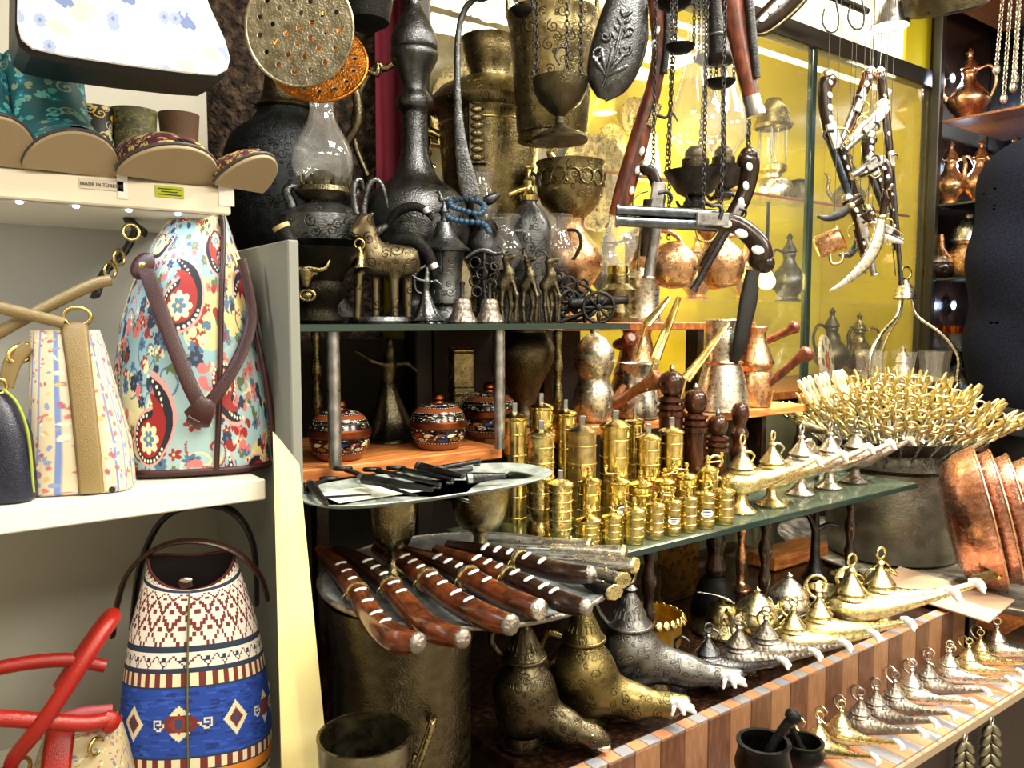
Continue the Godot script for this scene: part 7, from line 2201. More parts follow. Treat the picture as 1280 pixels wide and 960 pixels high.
	for i in 9:
		var p0 := at(1058 - i * 3 + 10, 556, dep(cpos) - 0.02)
		var p1 := at(1052 - i * 7 + (i % 3) * 4, 462 + (i % 3) * 8 + i, dep(cpos) - 0.06)
		var dv := (p1 - p0)
		if gs == null:
			gs = T("glass_spoon", "long spoon with a clear twisted handle leaning out of the cauldron", "spoon", p0, 0, "clear-handled spoons")
			var ln := dv.length() / S
			P(gs, "stem", mb().tube([[0, 0, 0, 1.4], [0, ln * 0.6, 0, 1.6]], 6, 1), mats.silver)
			P(gs, "handle", mb().lathe([2, ln * 0.55, 3.6, ln * 0.6, 2.6, ln * 0.68, 3.8, ln * 0.76, 2.6, ln * 0.84, 4, ln * 0.92, 2, ln, 0, ln], 10), std(Color(0.86, 0.86, 0.78), 0.1, 0.3))
		else:
			copy(gs, "long spoon with a clear twisted handle leaning out of the cauldron", p0)
		var e: Node3D = get_child(get_child_count() - 1)
		var y := dv.normalized()
		var x := y.cross(Vector3(0.2, 0.1, 1)).normalized()
		e.basis = Basis(x, y, x.cross(y))
		e.position = p0
	# copper pans on edge
	var pp := [[1212, 0.0, "outermost hammered copper pan leaning on edge, nearest the cauldron"], [1232, 0.03, "hammered copper pan on edge, second from the cauldron"], [1250, 0.06, "hammered copper pan on edge, third from the cauldron"], [1276, 0.07, "hammered copper pan at the photo's edge, last of the row"]]
	var pan0 := onh(1218, 742, HT)
	var rot := Vector3(0, -25, -76)
	var axis := Basis(Vector3.UP, deg_to_rad(YAW)) * Basis.from_euler(rot * PI / 180.0) * Vector3.UP
	for i in 4:
		var r := [90.0, 82.0, 74.0, 66.0][i] as float
		o = T("copper_pan", pp[i][2], "pan", pan0, 0, "hammered copper pans")
		S = dep(pan0) / F
		o.position = pan0 + Vector3(0, 94 * S, 0) + axis * ([0.0, 17.0, 34.0, 51.0][i] * S)
		P(o, "pan", mb().lathe([0, -36, r * 0.55, -34, r * 0.8, -26, r * 0.94, -9, r * 0.99, 8, r, 12, r * 0.97, 12, r * 0.9, -9, r * 0.75, -24, r * 0.5, -31, 0, -33], 48), mats.copper_ham, Vector3.ZERO, rot)
		P(o, "rim", mb().torus(r, 1.8, Vector3(0, 12, 0), Vector3(90, 0, 0), 48, 6), mats.copper, Vector3.ZERO, rot)
		if i == 0:
			for g in 2:
				var an := 0.95 - g * 1.9
				var bk := P(o, "handle_bracket", mb().xf(Vector3(cos(an) * r * 0.96, -6, sin(an) * r * 0.96), Vector3(0, -rad_to_deg(an), 8)).box(Vector3.ZERO, Vector3(4, 38, 20), 2), mats.brass_old, Vector3.ZERO, rot)
				for w in 2:
					P(bk, "rivet", mb().ell(Vector3(cos(an) * r, -16 + w * 20, sin(an) * r), Vector3(3, 3, 3), 10, 6), mats.brass)
	# antler-like figure and trays behind
	o = T("antler_stand", "small dark forked stand on the step behind the teapots", "stand", hz(1018, -1.2, HS), 0)
	P(o, "stand", mb().lathe([0, 0, 16, 0, 12, 6, 6, 24, 5, 60], 18).tube([[0, 56, 0, 5], [-6, 72, 0, 4], [-18, 86, 0, 2]], 8).tube([[0, 56, 0, 5], [0, 76, 0, 4], [1, 88, 0, 3]], 8).tube([[0, 58, 0, 4], [14, 66, 0, 3], [28, 64, 0, 2]], 8), mats.iron)
	o = T("bronze_panel", "old bronze panel with a floral relief leaning under the glass shelf", "panel", hz(848, -1.3, HS), W)
	P(o, "panel", mb().box(Vector3(0, 58, 0), Vector3(74, 116, 5), 2), metal(Color(0.42, 0.32, 0.16), 0.4, "engrave", 1.5, 8.0))
	o = T("copper_flask", "slim copper candlestick under the glass shelf", "candlestick", hz(925, -1.25, HS), 0)
	P(o, "stem", mb().lathe([0, 0, 14, 0, 12, 5, 5, 12, 7, 40, 4, 60, 7, 80, 4, 96, 8, 100, 0, 101], 18, 2), mats.copper)
	o = T("wooden_box", "low orange wooden box behind the teapots", "box", hz(985, -1.33, HS), W)
	P(o, "box", mb().box(Vector3(0, 8, 0), Vector3(110, 16, 40), 1), mats.wood_shelf)
	o = T("rear_screen", "grey-green panel closing the space behind the glass shelf", "panel", Vector3(1.95, 0.3, -1.64), W)
	S = 1.0
	P(o, "sheet", mb().box(Vector3(0, 0.33, 0), Vector3(1.2, 0.66, 0.02), 0.002), tri_(std(Color(0.3, 0.3, 0.22), 0.4), 3))
	P(o, "plinth", mb().box(Vector3(0, -0.15, 0), Vector3(1.2, 0.3, 0.03), 0.002), mats.wood_dark)

func bulb(px: float, py: float, d: float, r: float, c: Color, e: float, g: float, label: String, hang_to := 2.2) -> void:
	var o := H("light_bulb", label, "light bulb", px, py, d, "bulbs in the display cabinet")
	P(o, "globe", mb().lathe([0, -r, r * 0.7, -r * 0.7, r, 0, r * 0.75, r * 0.7, r * 0.45, r * 1.2, r * 0.4, r * 1.3], 20, 3), glow(c, g))
	P(o, "socket", mb().lathe([r * 0.45, r * 1.2, r * 0.5, r * 1.3, r * 0.5, r * 2.0, 2, r * 2.1, 2, maxf((hang_to - o.position.y) / S, r * 2.2), 0, maxf((hang_to - o.position.y) / S, r * 2.2)], 14), mats.black_metal)
	lamp_omni(o.position, r * S * 0.8, c, e)

func ewer_simple(label: String, pos: Vector3, k: float, m: Material, turn: float, group: String) -> void:
	var o := T("copper_ewer" if group.begins_with("copper") else "metal_ewer", label, "ewer", pos, turn, group)
	S *= k
	P(o, "body", mb().lathe([0, 0, 22, 0, 24, 3, 16, 10, 28, 26, 33, 38, 26, 52, 14, 66, 10, 78, 12, 84, 10, 88], 28, 3), m)
	P(o, "lid", mb().lathe([12, 88, 14, 90, 10, 98, 5, 106, 4, 112, 6, 115, 3, 120, 0, 124], 20), m)
	P(o, "spout", mb().tube([[26, 34, 0, 6], [40, 52, 0, 4.5], [38, 74, 0, 3.5], [46, 88, 0, 3]], 10), m)
	P(o, "handle", mb().tube([[-10, 86, 0, 2.4], [-30, 92, 0, 2.6], [-40, 70, 0, 2.6], [-34, 46, 0, 2.6], [-28, 36, 0, 2.6]], 8), m)

func build_cabinets() -> void:
	var zf := -1.75
	var zb := -2.25
	var yellow := std(Color(0.79, 0.73, 0.1), 0.6)
	var frame := std(Color(0.11, 0.1, 0.08), 0.35)
	var c := T("display_cabinet", "long glazed display cabinet with a bright yellow back", "cabinet", Vector3(2.25, 0, zf), W)
	S = 1.0
	var rel := Vector3(-2.25, 0, -zf)
	var bd := func(nm: String, a: Vector3, b: Vector3, m: Material, bev := 0.003) -> MeshInstance3D:
		return P(c, nm, mb().box((a + b) / 2 + rel, (b - a).abs(), bev), m)
	bd.call("back", Vector3(1.02, 0.9, zb - 0.02), Vector3(3.52, 2.65, zb), yellow)
	bd.call("mirror_panel", Vector3(1.04, 0.99, zb), Vector3(1.95, 2.6, zb + 0.01), metal(Color(0.6, 0.58, 0.5), 0.35, "fine", 0.1, 3.0, 0.6))
	bd.call("side", Vector3(1.02, 0.9, zb), Vector3(1.04, 2.3, zf - 0.03), yellow)
	bd.call("side", Vector3(3.5, 0.9, zb), Vector3(3.52, 2.65, zf - 0.03), yellow)
	bd.call("floor_board", Vector3(1.02, 0.96, zb), Vector3(3.5, 0.99, zf), mats.wood_tan)
	bd.call("plinth", Vector3(1.02, 0.0, zf - 0.08), Vector3(3.5, 0.95, zf - 0.04), std(Color(0.12, 0.1, 0.08), 0.5))
	bd.call("top_rail", Vector3(1.03, 2.22, zf - 0.03), Vector3(3.5, 2.29, zf + 0.02), frame)
	bd.call("header", Vector3(3.27, 2.29, zf - 0.02), Vector3(3.5, 2.65, zf), yellow)
	bd.call("header", Vector3(1.03, 2.29, zf - 0.02), Vector3(2.0, 2.65, zf), yellow)
	var mx := hz(1010, zf, 1.6).x
	bd.call("mullion", Vector3(mx - 0.014, 0.99, zf - 0.012), Vector3(mx + 0.014, 2.22, zf + 0.012), mats.glass_edge)
	bd.call("mullion", Vector3(3.47, 0.0, zf - 0.03), Vector3(3.53, 2.65, zf + 0.03), frame)
	bd.call("pane", Vector3(1.04, 0.99, zf - 0.003), Vector3(mx - 0.016, 2.22, zf + 0.003), mats.pane, 0.0)
	bd.call("pane", Vector3(mx + 0.016, 0.99, zf - 0.003), Vector3(3.46, 2.22, zf + 0.003), mats.pane, 0.0)
	for y in [1.32, 1.7]:
		bd.call("glass_shelf", Vector3(1.06, y - 0.008, zb + 0.1), Vector3(3.44, y, zf - 0.06), mats.pane, 0.001)
	bd.call("shelf_rail", Vector3(1.06, 1.69, zf - 0.058), Vector3(3.44, 1.7, zf - 0.045), mats.wood_tan)
	# light box over the cabinet
	var lb := T("light_box", "long bright white light box above the yellow cabinet", "light box", Vector3(2.64, 2.47, zf - 0.02), W)
	S = 1.0
	P(lb, "diffuser", mb().box(Vector3.ZERO, Vector3(1.24, 0.34, 0.03), 0.004), glow(Color(1.0, 0.95, 0.78), 2.2))
	lamp_area(Vector3(2.64, 2.47, zf + 0.02), Vector3(2.64, 2.3, 0), Vector2(1.24, 0.34), Color(1.0, 0.95, 0.8), 1.0)
	# bulbs inside
	bulb(612, 12, 2.2, 16, Color(1.0, 0.9, 0.6), 0.05, 12, "bright bulb above the samovar", 2.3)
	bulb(905, 208, 2.95, 10, Color(1.0, 0.93, 0.7), 0.15, 12, "bright bulb beside the storm lantern", 2.2)
	bulb(958, 352, 2.95, 11, Color(1.0, 0.85, 0.5), 0.12, 8, "glowing amber bulb low in the cabinet", 1.68)
	# strip light under the cabinet's top rail
	var sl := T("cabinet_strip_light", "thin tube light under the cabinet's top rail", "tube light", Vector3(2.4, 2.2, zf - 0.08), W)
	S = 1.0
	P(sl, "tube", mb().xf(Vector3.ZERO, Vector3(0, 0, 90)).lathe([0, -0.9, 0.01, -0.9, 0.01, 0.9, 0, 0.9], 10), glow(Color(1.0, 0.93, 0.7), 2.5))
	lamp_area(Vector3(2.4, 2.18, zf - 0.08), Vector3(2.4, 1.5, zf - 0.35), Vector2(1.8, 0.02), Color(1.0, 0.97, 0.85), 0.14)
	# lit lamp shade
	var o := T("table_lamp", "small table lamp with a glowing cream shade behind the slanting musket", "lamp", hz(806, -1.95, 1.7), 0)
	P(o, "stem", mb().lathe([0, 0, 16, 0, 16, 3, 4, 8, 4, 20], 16), mats.brass)
	P(o, "shade", mb().lathe([20, 12, 18, 30, 14, 62], 24), glow(Color(1.0, 0.93, 0.7), 3.0))
	lamp_omni(o.position + Vector3(0, 0.07, 0), 0.02, Color(1.0, 0.9, 0.65), 0.2)
	# storm lantern and kettles
	o = T("storm_lantern", "nickel storm lantern standing in the yellow cabinet", "lantern", hz(964, -1.95, 1.7), 0)
	P(o, "tank", mb().lathe([0, 0, 25, 0, 27, 4, 27, 18, 22, 28, 12, 32, 12, 38], 28), mats.silver)
	P(o, "gallery", mb().lathe([12, 36, 18, 40, 18, 46, 14, 48], 24), mats.brass)
	P(o, "globe", mb().lathe([14, 46, 14, 92], 24), mats.glass)
	for i in 4:
		P(o, "cage_wire", mb().tube([[cos(i * 1.571 + 0.4) * 16, 44, sin(i * 1.571 + 0.4) * 16, 1.3], [cos(i * 1.571 + 0.4) * 16, 94, sin(i * 1.571 + 0.4) * 16, 1.3]], 6, 1), mats.steel)
	P(o, "hood", mb().lathe([22, 92, 24, 96, 20, 104, 20, 112, 12, 122, 8, 128, 0, 130], 26), mats.brass_old)
	o = T("small_kettle", "small dark kettle beside the storm lantern", "kettle", hz(998, -1.92, 1.7), 0)
	P(o, "body", mb().lathe([0, 0, 14, 0, 17, 8, 17, 22, 12, 28, 14, 30, 0, 34], 22), mats.bronze)
	# things on the cabinet's shelves
	var cab := [[985, 1.32, 1.0, "pewter", "domed pewter ewer on the cabinet's middle shelf beside the mullion"], [1038, 1.0, 1.0, "bronze", "tall bronze ewer low in the far pane of the cabinet"], [1072, 1.0, 0.9, "brass_old", "brass ewer low behind the gun bunch"], [1104, 1.32, 1.05, "brass", "curly-handled brass ewer against the yellow back"], [930, 1.32, 0.9, "brass", "brass ewer under the storm lantern"], [870, 1.32, 0.95, "copper_eng", "copper ewer behind the pistol grips"], [760, 1.32, 1.1, "tin", "large tinned ewer behind the tall lamp chimney"], [700, 1.32, 1.0, "brass_old", "brass ewer behind the pedestal bowl"], [1060, 1.7, 0.9, "brass_old", "brass ewer on the upper shelf behind the guns"]]
	for q in cab:
		ewer_simple(q[4], hz(q[0], -2.0, q[1] + 0.001), q[2] * 0.7, mats[q[3]], 20.0 if int(q[0]) % 4 else 170.0, "ewers inside the cabinet")
	for q in [[762, 178, 18, "round embossed brass plate leaning at the cabinet back"], [792, 150, 22, "larger embossed brass plate leaning at the cabinet back"], [748, 235, 15, "small embossed brass plate low at the cabinet back"]]:
		o = T("wall_plate", q[3], "plate", onz(q[0], q[1], -2.2), W, "plates at the cabinet back")
		var r: float = q[2] * 1.2
		P(o, "plate", mb().lathe([0, 0, r * 0.6, 0, r * 0.66, 2, r, 4, r, 6, r * 0.6, 3, 0, 3], 32), mats.brass_eng, Vector3.ZERO, Vector3(90, 0, 0))
		P(o, "boss", mb().torus(r * 0.4, 1.6, Vector3(0, 0, 4), Vector3.ZERO, 22, 6), mats.brass)
		P(o, "wall_hook", mb().tube([[0, r * 0.9, 2, 1.2], [0, r * 0.9, -(q[2] * 0.0) - 26, 1.2]], 6, 1), mats.brass)
	for q in [[600, 150, 150.0, "huge round tinned tray leaning at the cabinet back behind the samovar"], [742, 230, 120.0, "large round tinned tray leaning at the cabinet back beside the brass plates"]]:
		o = T("big_tray", q[3], "tray", onz(q[0], q[1], -2.19), W, "big trays at the cabinet back")
		var r: float = q[2] * 0.5
		P(o, "plate", mb().lathe([0, 0, r * 0.8, 0, r * 0.86, 3, r, 5, r, 7, r * 0.84, 4, 0, 3], 48), mats.brass_old_eng, Vector3.ZERO, Vector3(90, 0, 0))
		P(o, "hanger", mb().tube([[0, r * 0.95, 2, 1.2], [0, r * 0.95, -0.06 / S, 1.2]], 6, 1), mats.brass)
	var fb := Brush.new(128, 128, Color(0.85, 0.83, 0.76))
	for i in 8:
		fb.tear(64 + cos(i * 0.785) * 44, 64 + sin(i * 0.785) * 44, 16, i * 0.785, Color(0.25, 0.3, 0.35))
	fb.flower(64, 64, 26, 7, Color(0.66, 0.16, 0.16), Color(0.8, 0.5, 0.2))
	o = T("painted_plate", "white ceramic plate with a red flower standing low in the cabinet", "plate", onz(1034, 452, -1.83), W + 20)
	var pr := []
	var pn := []
	for i in 24:
		pn.append_array([cos(TAU * i / 24) * 34, sin(TAU * i / 24) * 34])
	P(o, "plate", mb().prism(pn, -3, 1, 1), cloth(fb, 0.25), Vector3.ZERO, Vector3(-8, 0, 0))
	P(o, "stand", mb().box(Vector3(0, -36 + (0.99 - (o.position.y - 34 * S)) / S * 0.0, -4), Vector3(20, 5, 12), 1), mats.wood_dark)
	P(o, "easel", mb().tube([[-14, -34, -4, 2], [0, (0.991 - o.position.y) / S, -14, 2]], 6, 1).tube([[14, -34, -4, 2], [0, (0.991 - o.position.y) / S, -14, 2]], 6, 1), mats.wood_dark)

	# --- right-hand cabinet of copper ewers
	var xf := 3.42
	var rc := T("corner_cabinet", "dark-framed corner cabinet of copper ewers and glasses", "cabinet", Vector3(xf, 0, -1.0), W)
	S = 1.0
	rel = Vector3(-xf, 0, 1.0)
	var bc := func(nm: String, a: Vector3, b: Vector3, m: Material, bev := 0.003) -> MeshInstance3D:
		return P(rc, nm, mb().box((a + b) / 2 + rel, (b - a).abs(), bev), m)
	bc.call("mirror_back", Vector3(4.0, 0.5, -1.74), Vector3(4.02, 2.6, 0.6), metal(Color(0.4, 0.42, 0.46), 0.15))
	bc.call("side", Vector3(3.55, 0, -1.76), Vector3(4.02, 2.6, -1.74), mats.wood_dark)
	bc.call("side", Vector3(xf, 0, 0.6), Vector3(4.02, 2.6, 0.62), mats.wood_dark)
	bc.call("top", Vector3(xf - 0.02, 2.55, -1.7), Vector3(4.02, 2.62, 0.62), mats.wood_tan)
	bc.call("base", Vector3(xf, 0, -1.7), Vector3(4.0, 0.9, 0.6), std(Color(0.12, 0.09, 0.07), 0.5))
	bc.call("post", Vector3(xf, 0.9, -1.715), Vector3(xf + 0.035, 2.55, -1.68), frame)
	for y in [1.13, 1.425, 1.73, 2.07]:
		bc.call("shelf", Vector3(xf + 0.01, y - 0.01, -1.67), Vector3(3.995, y, 0.59), mats.glass_edge if y != 2.07 else mats.wood_tan, 0.001)
	var at_x := func(px: float, x: float, h: float) -> Vector3:
		var r := ray(px, 400)
		var p := CAM + r * (x / r.x)
		return Vector3(p.x, h, p.z)
	for q in [[1180, 3.56, 1.73, 0.66, "copper_eng", "copper ewer nearest the corner post on the corner cabinet's upper shelf"], [1217, 3.6, 1.73, 0.66, "copper_eng", "copper ewer next to the person's shoulder on the upper shelf"], [1198, 3.58, 2.07, 0.75, "copper", "bright copper ewer on the top shelf of the corner cabinet"], [1258, 3.62, 1.73, 0.66, "copper_eng", "copper ewer half hidden behind the person"]]:
		ewer_simple(q[5], at_x.call(q[0], q[1], q[2]), q[3], mats[q[4]], 200.0 if int(q[0]) % 2 else 160.0, "copper ewers in the corner cabinet")
	o = T("sugar_bowl", "dark sugar bowl with pearl inlay on the corner cabinet's middle shelf", "bowl", at_x.call(1172, 3.5, 1.425), 0)
	P(o, "bowl", mb().lathe([0, 0, 10, 0, 18, 6, 20, 14, 16, 20], 24, 2), mats.wood_dark)
	P(o, "lid", mb().lathe([17, 20, 14, 25, 7, 30, 4, 34, 5, 38, 0, 40], 20), mats.silver)
	o = T("copper_teapot", "copper and silver teapot on the corner cabinet's middle shelf", "teapot", at_x.call(1206, 3.56, 1.425), 0)
	P(o, "body", mb().lathe([0, 0, 16, 0, 22, 8, 25, 22, 20, 36, 14, 42], 26, 2), mats.copper_eng)
	P(o, "lid", mb().lathe([15, 42, 20, 46, 18, 60, 10, 70, 4, 74, 5, 78, 0, 80], 22), mats.silver)
	P(o, "spout", mb().tube([[-20, 20, 0, 5], [-32, 36, 0, 4], [-34, 54, 0, 3]], 8), mats.copper)
	P(o, "handle", mb().tube([[18, 40, 0, 3], [32, 36, 0, 3], [34, 18, 0, 3], [22, 12, 0, 3]], 8), mats.copper)
	# tea glasses with amber rims
	var tg: Node3D = null
	var gl := ["nearest the corner post", "second from the corner post", "third from the corner post", "fourth from the corner post", "nearest the person"]
	for i in 5:
		var p: Vector3 = at_x.call(1168 + i * 13, 3.52 + 0.06 * (i % 2), 1.13)
		if tg == null:
			tg = T("tea_glass", "amber-rimmed tea glass in the corner cabinet, " + gl[i], "glass", p, 0, "amber-rimmed tea glasses")
			P(tg, "glass", mb().lathe([0, 0, 7, 0, 7.5, 2, 6, 12, 8, 24], 18, 2), mats.glass)
			P(tg, "rim", mb().lathe([7.6, 18, 8.4, 27, 8, 27, 7.2, 18], 18), metal(Color(0.8, 0.42, 0.14), 0.25))
		else:
			copy(tg, "amber-rimmed tea glass in the corner cabinet, " + gl[i], p)
	o = T("silver_bowl", "silver lidded bowl below the amber glasses", "bowl", at_x.call(1204, 3.56, 0.9), 0)
	P(o, "bowl", mb().lathe([0, 0, 22, 0, 26, 6, 24, 14, 28, 20, 22, 30, 18, 34, 10, 44, 4, 50, 0, 54], 26), mats.silver)
	o = T("hanging_chains", "cluster of silver chains and pendants hanging in the corner cabinet", "pendants", at_x.call(1252, 3.55, 2.54), 0)
	for i in 7:
		P(o, "chain", mb().chain(Vector3(-18 + i * 7, 0, (i % 3) * 5), Vector3(-22 + i * 8, -90 - (i * 37) % 50, (i % 3) * 5), 4, 0.9), mats.silver)
		P(o, "pendant", mb().ell(Vector3(-22 + i * 8, -94 - (i * 37) % 50, (i % 3) * 5), Vector3(5, 7, 4), 10, 7), mats.silver)
	for q in [[1182, 98, "small cold white spot light in the corner cabinet's top bay"], [1186, 208, "small cold white spot light behind the copper ewers"], [1183, 382, "small cold white spot light behind the amber glasses"]]:
		o = T("cabinet_spot", q[2], "spot light", onz(q[0] + 8, q[1], -1.71), W, "cold spots in the corner cabinet")
		P(o, "lens", mb().ell(Vector3.ZERO, Vector3(5, 5, 3), 14, 8), glow(Color(0.75, 0.85, 1.0), 10.0))
		P(o, "ring", mb().torus(6, 1.4, Vector3.ZERO, Vector3.ZERO, 18, 6), mats.steel)
		P(o, "arm", mb().tube([[0, 0, -3, 1.5], [0, 0, -0.033 / S, 1.5]], 6, 1), mats.steel)
		lamp_omni(o.position + Vector3(0, 0, 0.03), 0.012, Color(0.75, 0.85, 1.0), 0.05)
	# --- tea tray on its hanging frame, on a side table
	var tb := T("side_table", "narrow dark side table behind the cauldron", "table", Vector3(2.86, 0, -1.49), W)
	S = 1.0
	P(tb, "top", mb().box(Vector3(0, 1.005, 0), Vector3(0.44, 0.02, 0.4), 0.003), mats.wood_dark)
	for sx in [-1, 1]:
		for sz in [-1, 1]:
			P(tb, "leg", mb().box(Vector3(sx * 0.18, 0.497, sz * 0.16), Vector3(0.025, 0.993, 0.025), 0.002), mats.wood_dark)
	o = T("tea_tray", "round brass tea tray with three curved arms meeting under a ring", "tray", hz(1127, -1.5, 1.0155), 0)
	P(o, "plate", mb().lathe([0, 0, 56, 0, 62, 2, 64, 8, 62, 8, 56, 4, 0, 4], 44), mats.brass_pale)
	for i in 3:
		var a := i * TAU / 3 + 0.55
		P(o, "arm", mb().tube([[cos(a) * 60, 5, sin(a) * 60, 2.4], [cos(a) * 61, 36, sin(a) * 61, 2.4], [cos(a) * 44, 62, sin(a) * 44, 2.2], [cos(a) * 16, 84, sin(a) * 16, 2], [cos(a) * 9, 100, sin(a) * 9, 2], [cos(a) * 8, 112, sin(a) * 8, 2]], 8), mats.silver)
	P(o, "crown", mb().lathe([12, 106, 14, 108, 11, 118, 5, 126, 3, 130, 0, 131], 22), mats.silver_eng)
	P(o, "ring", mb().torus(8, 1.4, Vector3(0, 138, 0), Vector3(0, 20, 0), 20, 6), mats.brass)
	var tp: Vector3 = o.position
	var ts := S
	var g2: Node3D = null
	for i in 8:
		var a := i * TAU / 8 + 0.2
		var p := tp + Vector3(cos(a) * 44 * ts, 0.0105, sin(a) * 44 * ts)
		if g2 == null:
			g2 = T("tea_glass", "small clear tea glass on the brass tea tray", "glass", p, 0, "clear glasses on the tea tray")
			P(g2, "glass", mb().lathe([0, 0, 9, 0, 10, 2, 8.5, 14, 9, 24, 11, 38], 20, 3), mats.glass)
		else:
			copy(g2, "small clear tea glass on the brass tea tray", p)
	o = T("sugar_pot", "little lidded silver sugar pot in the middle of the tea tray", "pot", tp + Vector3(0, 0.0105, 0), 0)
	P(o, "pot", mb().lathe([0, 0, 10, 0, 15, 6, 16, 14, 10, 22, 12, 25, 8, 32, 3, 38, 4, 42, 0, 46], 24), mats.silver_eng)

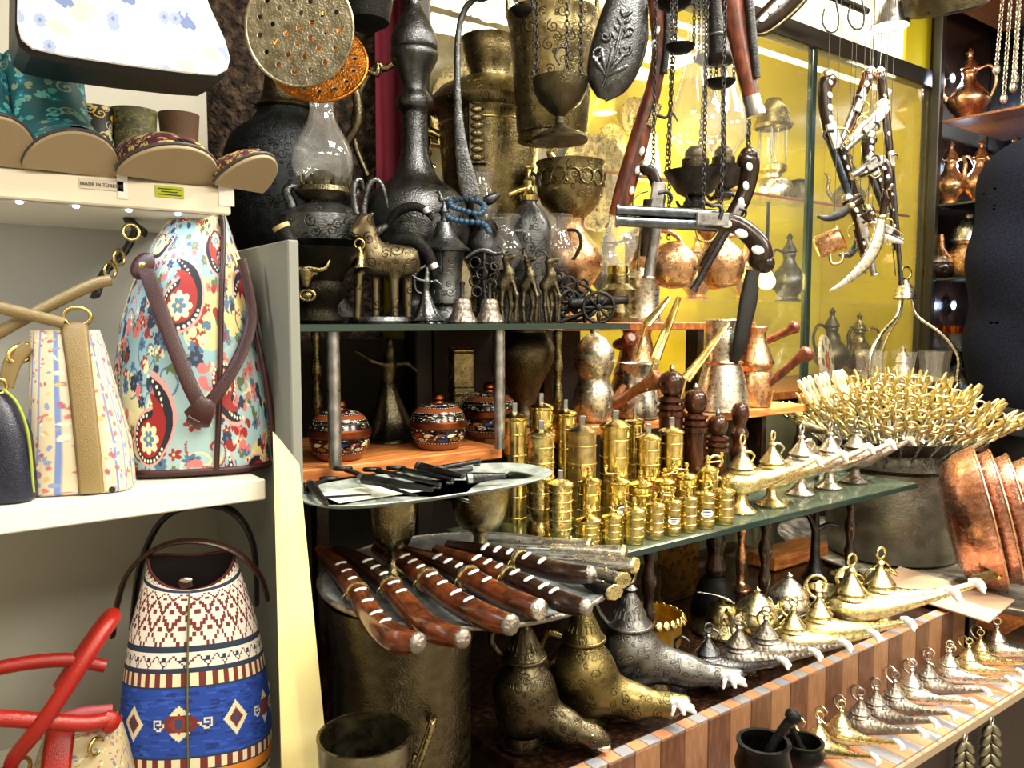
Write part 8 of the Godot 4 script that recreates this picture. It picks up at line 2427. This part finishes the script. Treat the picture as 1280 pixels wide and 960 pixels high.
func build_person() -> void:
	var pl := T("wooden_platform", "raised wooden platform the person stands on", "platform", Vector3(2.9, 0, -0.98), W)
	S = 1.0
	for i in 5:
		P(pl, "plank", mb().box(Vector3(0, 0.27, -0.22 + i * 0.11), Vector3(0.5, 0.02, 0.105), 0.003), mats.wood_tan)
	for i in 3:
		P(pl, "bearer", mb().box(Vector3(-0.2 + i * 0.2, 0.13, 0), Vector3(0.06, 0.258, 0.5), 0.003), mats.wood_tan)
	var o := T("person", "person in a dark navy quilted jacket seen from behind at the photo's edge", "person", hz(1330, -0.99, 0.28), 176)
	var y0 := hpx(o, 960.0)    # height of photo row 960 above the soles
	var f := func(b: Array) -> Array:
		var k := []
		for q in b:
			k.append([q[0] - 1330, y0 + 960 - q[1], q[2], q[3], q[4] - 1330, y0 + 960 - q[5], q[6], q[7]])
		return k
	var navy := tri_(std(Color(0.13, 0.135, 0.18), 1.0), 12.0)
	navy.albedo_texture = noise_tex(71, 0.05, Color(0.55, 0.58, 0.62), Color(1, 1, 1))
	navy.normal_enabled = true
	navy.normal_texture = fine
	navy.normal_scale = 0.6
	navy.metallic_specular = 0.15
	var skin := std(Color(0.72, 0.5, 0.4), 0.5)
	skin.subsurf_scatter_enabled = true
	skin.subsurf_scatter_strength = 0.1
	# body: head, neck, trunk and hands in one surface
	P(o, "body", mb().blob(f.call([[1325, 205, 0, 20, 1328, 165, 4, 20], [1328, 120, 6, 44, 1328, 96, 4, 46], [1328, 140, 18, 26, 1330, 150, 26, 20], [1305, 240, 0, 26, 1345, 240, 0, 26], [1310, 300, 0, 30, 1340, 300, 0, 30], [1310, 420, 0, 30, 1340, 420, 0, 30], [1305, 500, 0, 30, 1340, 500, 0, 30],
		[1328, 112, 46, 5, 1328, 122, 52, 6], [1318, 139, 44, 3, 1338, 139, 44, 3], [1318, 142, 43, 3, 1338, 142, 43, 3], [1283, 106, 2, 7, 1283, 122, 2, 6], [1373, 106, 2, 7, 1373, 122, 2, 6],
		[1246, 245, 5, 16, 1238, 330, 0, 15], [1238, 330, 0, 15, 1246, 440, 20, 13], [1246, 440, 20, 14, 1254, 505, 34, 11], [1254, 510, 36, 12, 1256, 530, 42, 14],
		[1250, 536, 44, 5.5, 1247, 566, 50, 4.4], [1255, 538, 46, 5.5, 1254, 572, 54, 4.6], [1260, 537, 47, 5.4, 1261, 569, 55, 4.4], [1265, 534, 47, 5, 1268, 560, 54, 4], [1248, 520, 46, 5.5, 1240, 542, 58, 4.8],
		[1406, 245, 5, 16, 1420, 330, 0, 15], [1420, 330, 0, 15, 1420, 440, 24, 13], [1420, 440, 24, 14, 1416, 505, 38, 11], [1416, 510, 40, 12, 1414, 530, 44, 14], [1410, 536, 46, 5, 1408, 566, 50, 4], [1416, 538, 46, 5, 1416, 570, 52, 4], [1422, 536, 46, 5, 1424, 562, 50, 4]]), 4.0, 9), skin)
	P(o, "jacket", mb().blob(f.call([[1285, 262, 0, 60, 1365, 262, 0, 60], [1262, 228, 0, 36, 1392, 228, 0, 36], [1300, 196, 0, 30, 1352, 196, 0, 30], [1290, 380, 0, 64, 1362, 380, 0, 64], [1292, 470, 0, 64, 1360, 470, 0, 64], [1296, 500, 0, 58, 1356, 500, 0, 58],
		[1246, 240, 6, 40, 1233, 330, 0, 31], [1233, 330, 0, 31, 1243, 430, 18, 26], [1243, 430, 18, 26, 1252, 488, 30, 21], [1408, 240, 6, 40, 1424, 330, 0, 31], [1424, 330, 0, 31, 1418, 430, 20, 26], [1418, 430, 20, 26, 1414, 488, 34, 21]]), 5.0, 40), navy)
	P(o, "hem_band", loft([[y0 + 960 - 540, -4, 100, 62, 0, 2.4], [y0 + 960 - 538, -4, 104, 66, 0, 2.4], [y0 + 960 - 510, -4, 106, 68, 0, 2.4], [y0 + 960 - 506, -4, 98, 60, 0, 2.4]], 48), std(Color(0.09, 0.09, 0.1), 0.95))
	P(o, "trousers", mb().blob(f.call([[1290, 540, 0, 52, 1362, 540, 0, 52], [1288, 570, 0, 46, 1292, 700, 0, 36], [1292, 700, 0, 36, 1294, 960 + y0 - 20, 0, 26], [1362, 570, 0, 46, 1358, 700, 0, 36], [1358, 700, 0, 36, 1358, 960 + y0 - 20, 0, 26]]), 6.0, 12), std(Color(0.07, 0.075, 0.1), 0.9))
	for x in [1293.0, 1359.0]:
		P(o, "shoe", mb().blob(f.call([[x, 960 + y0 - 26, -8, 20, x, 960 + y0 - 22, 16, 18], [x, 960 + y0 - 22, 16, 17, x, 960 + y0 - 17, 62, 12]]), 4.0, 8), std(Color(0.05, 0.04, 0.04), 0.5))
	for ex in [-15.0, 15.0]:
		P(o, "eye", mb().ell(Vector3(-2 + ex, y0 + 960 - 106, 43), Vector3(6, 3.4, 4), 12, 8), std(Color(0.9, 0.9, 0.88), 0.2))
		P(o, "iris", mb().ell(Vector3(-2 + ex, y0 + 960 - 106, 46.2), Vector3(2.6, 2.6, 1.4), 10, 6), std(Color(0.2, 0.16, 0.1), 0.2))
	P(o, "lips", mb().tube([[-12, y0 + 960 - 141, 43, 1.5], [-2, y0 + 960 - 140, 48, 3], [8, y0 + 960 - 141, 43, 1.5]], 8), std(Color(0.6, 0.3, 0.28), 0.4))
	P(o, "hair", mb().blob(f.call([[1328, 88, -8, 50, 1328, 112, -16, 48], [1300, 120, -10, 28, 1292, 160, -10, 20], [1352, 120, -10, 28, 1360, 160, -10, 20], [1312, 150, -26, 28, 1310, 176, -28, 22], [1342, 150, -26, 28, 1344, 176, -28, 22], [1328, 62, 20, 20, 1328, 70, 34, 12]]), 4.0, 10), std(Color(0.62, 0.52, 0.34), 0.5))
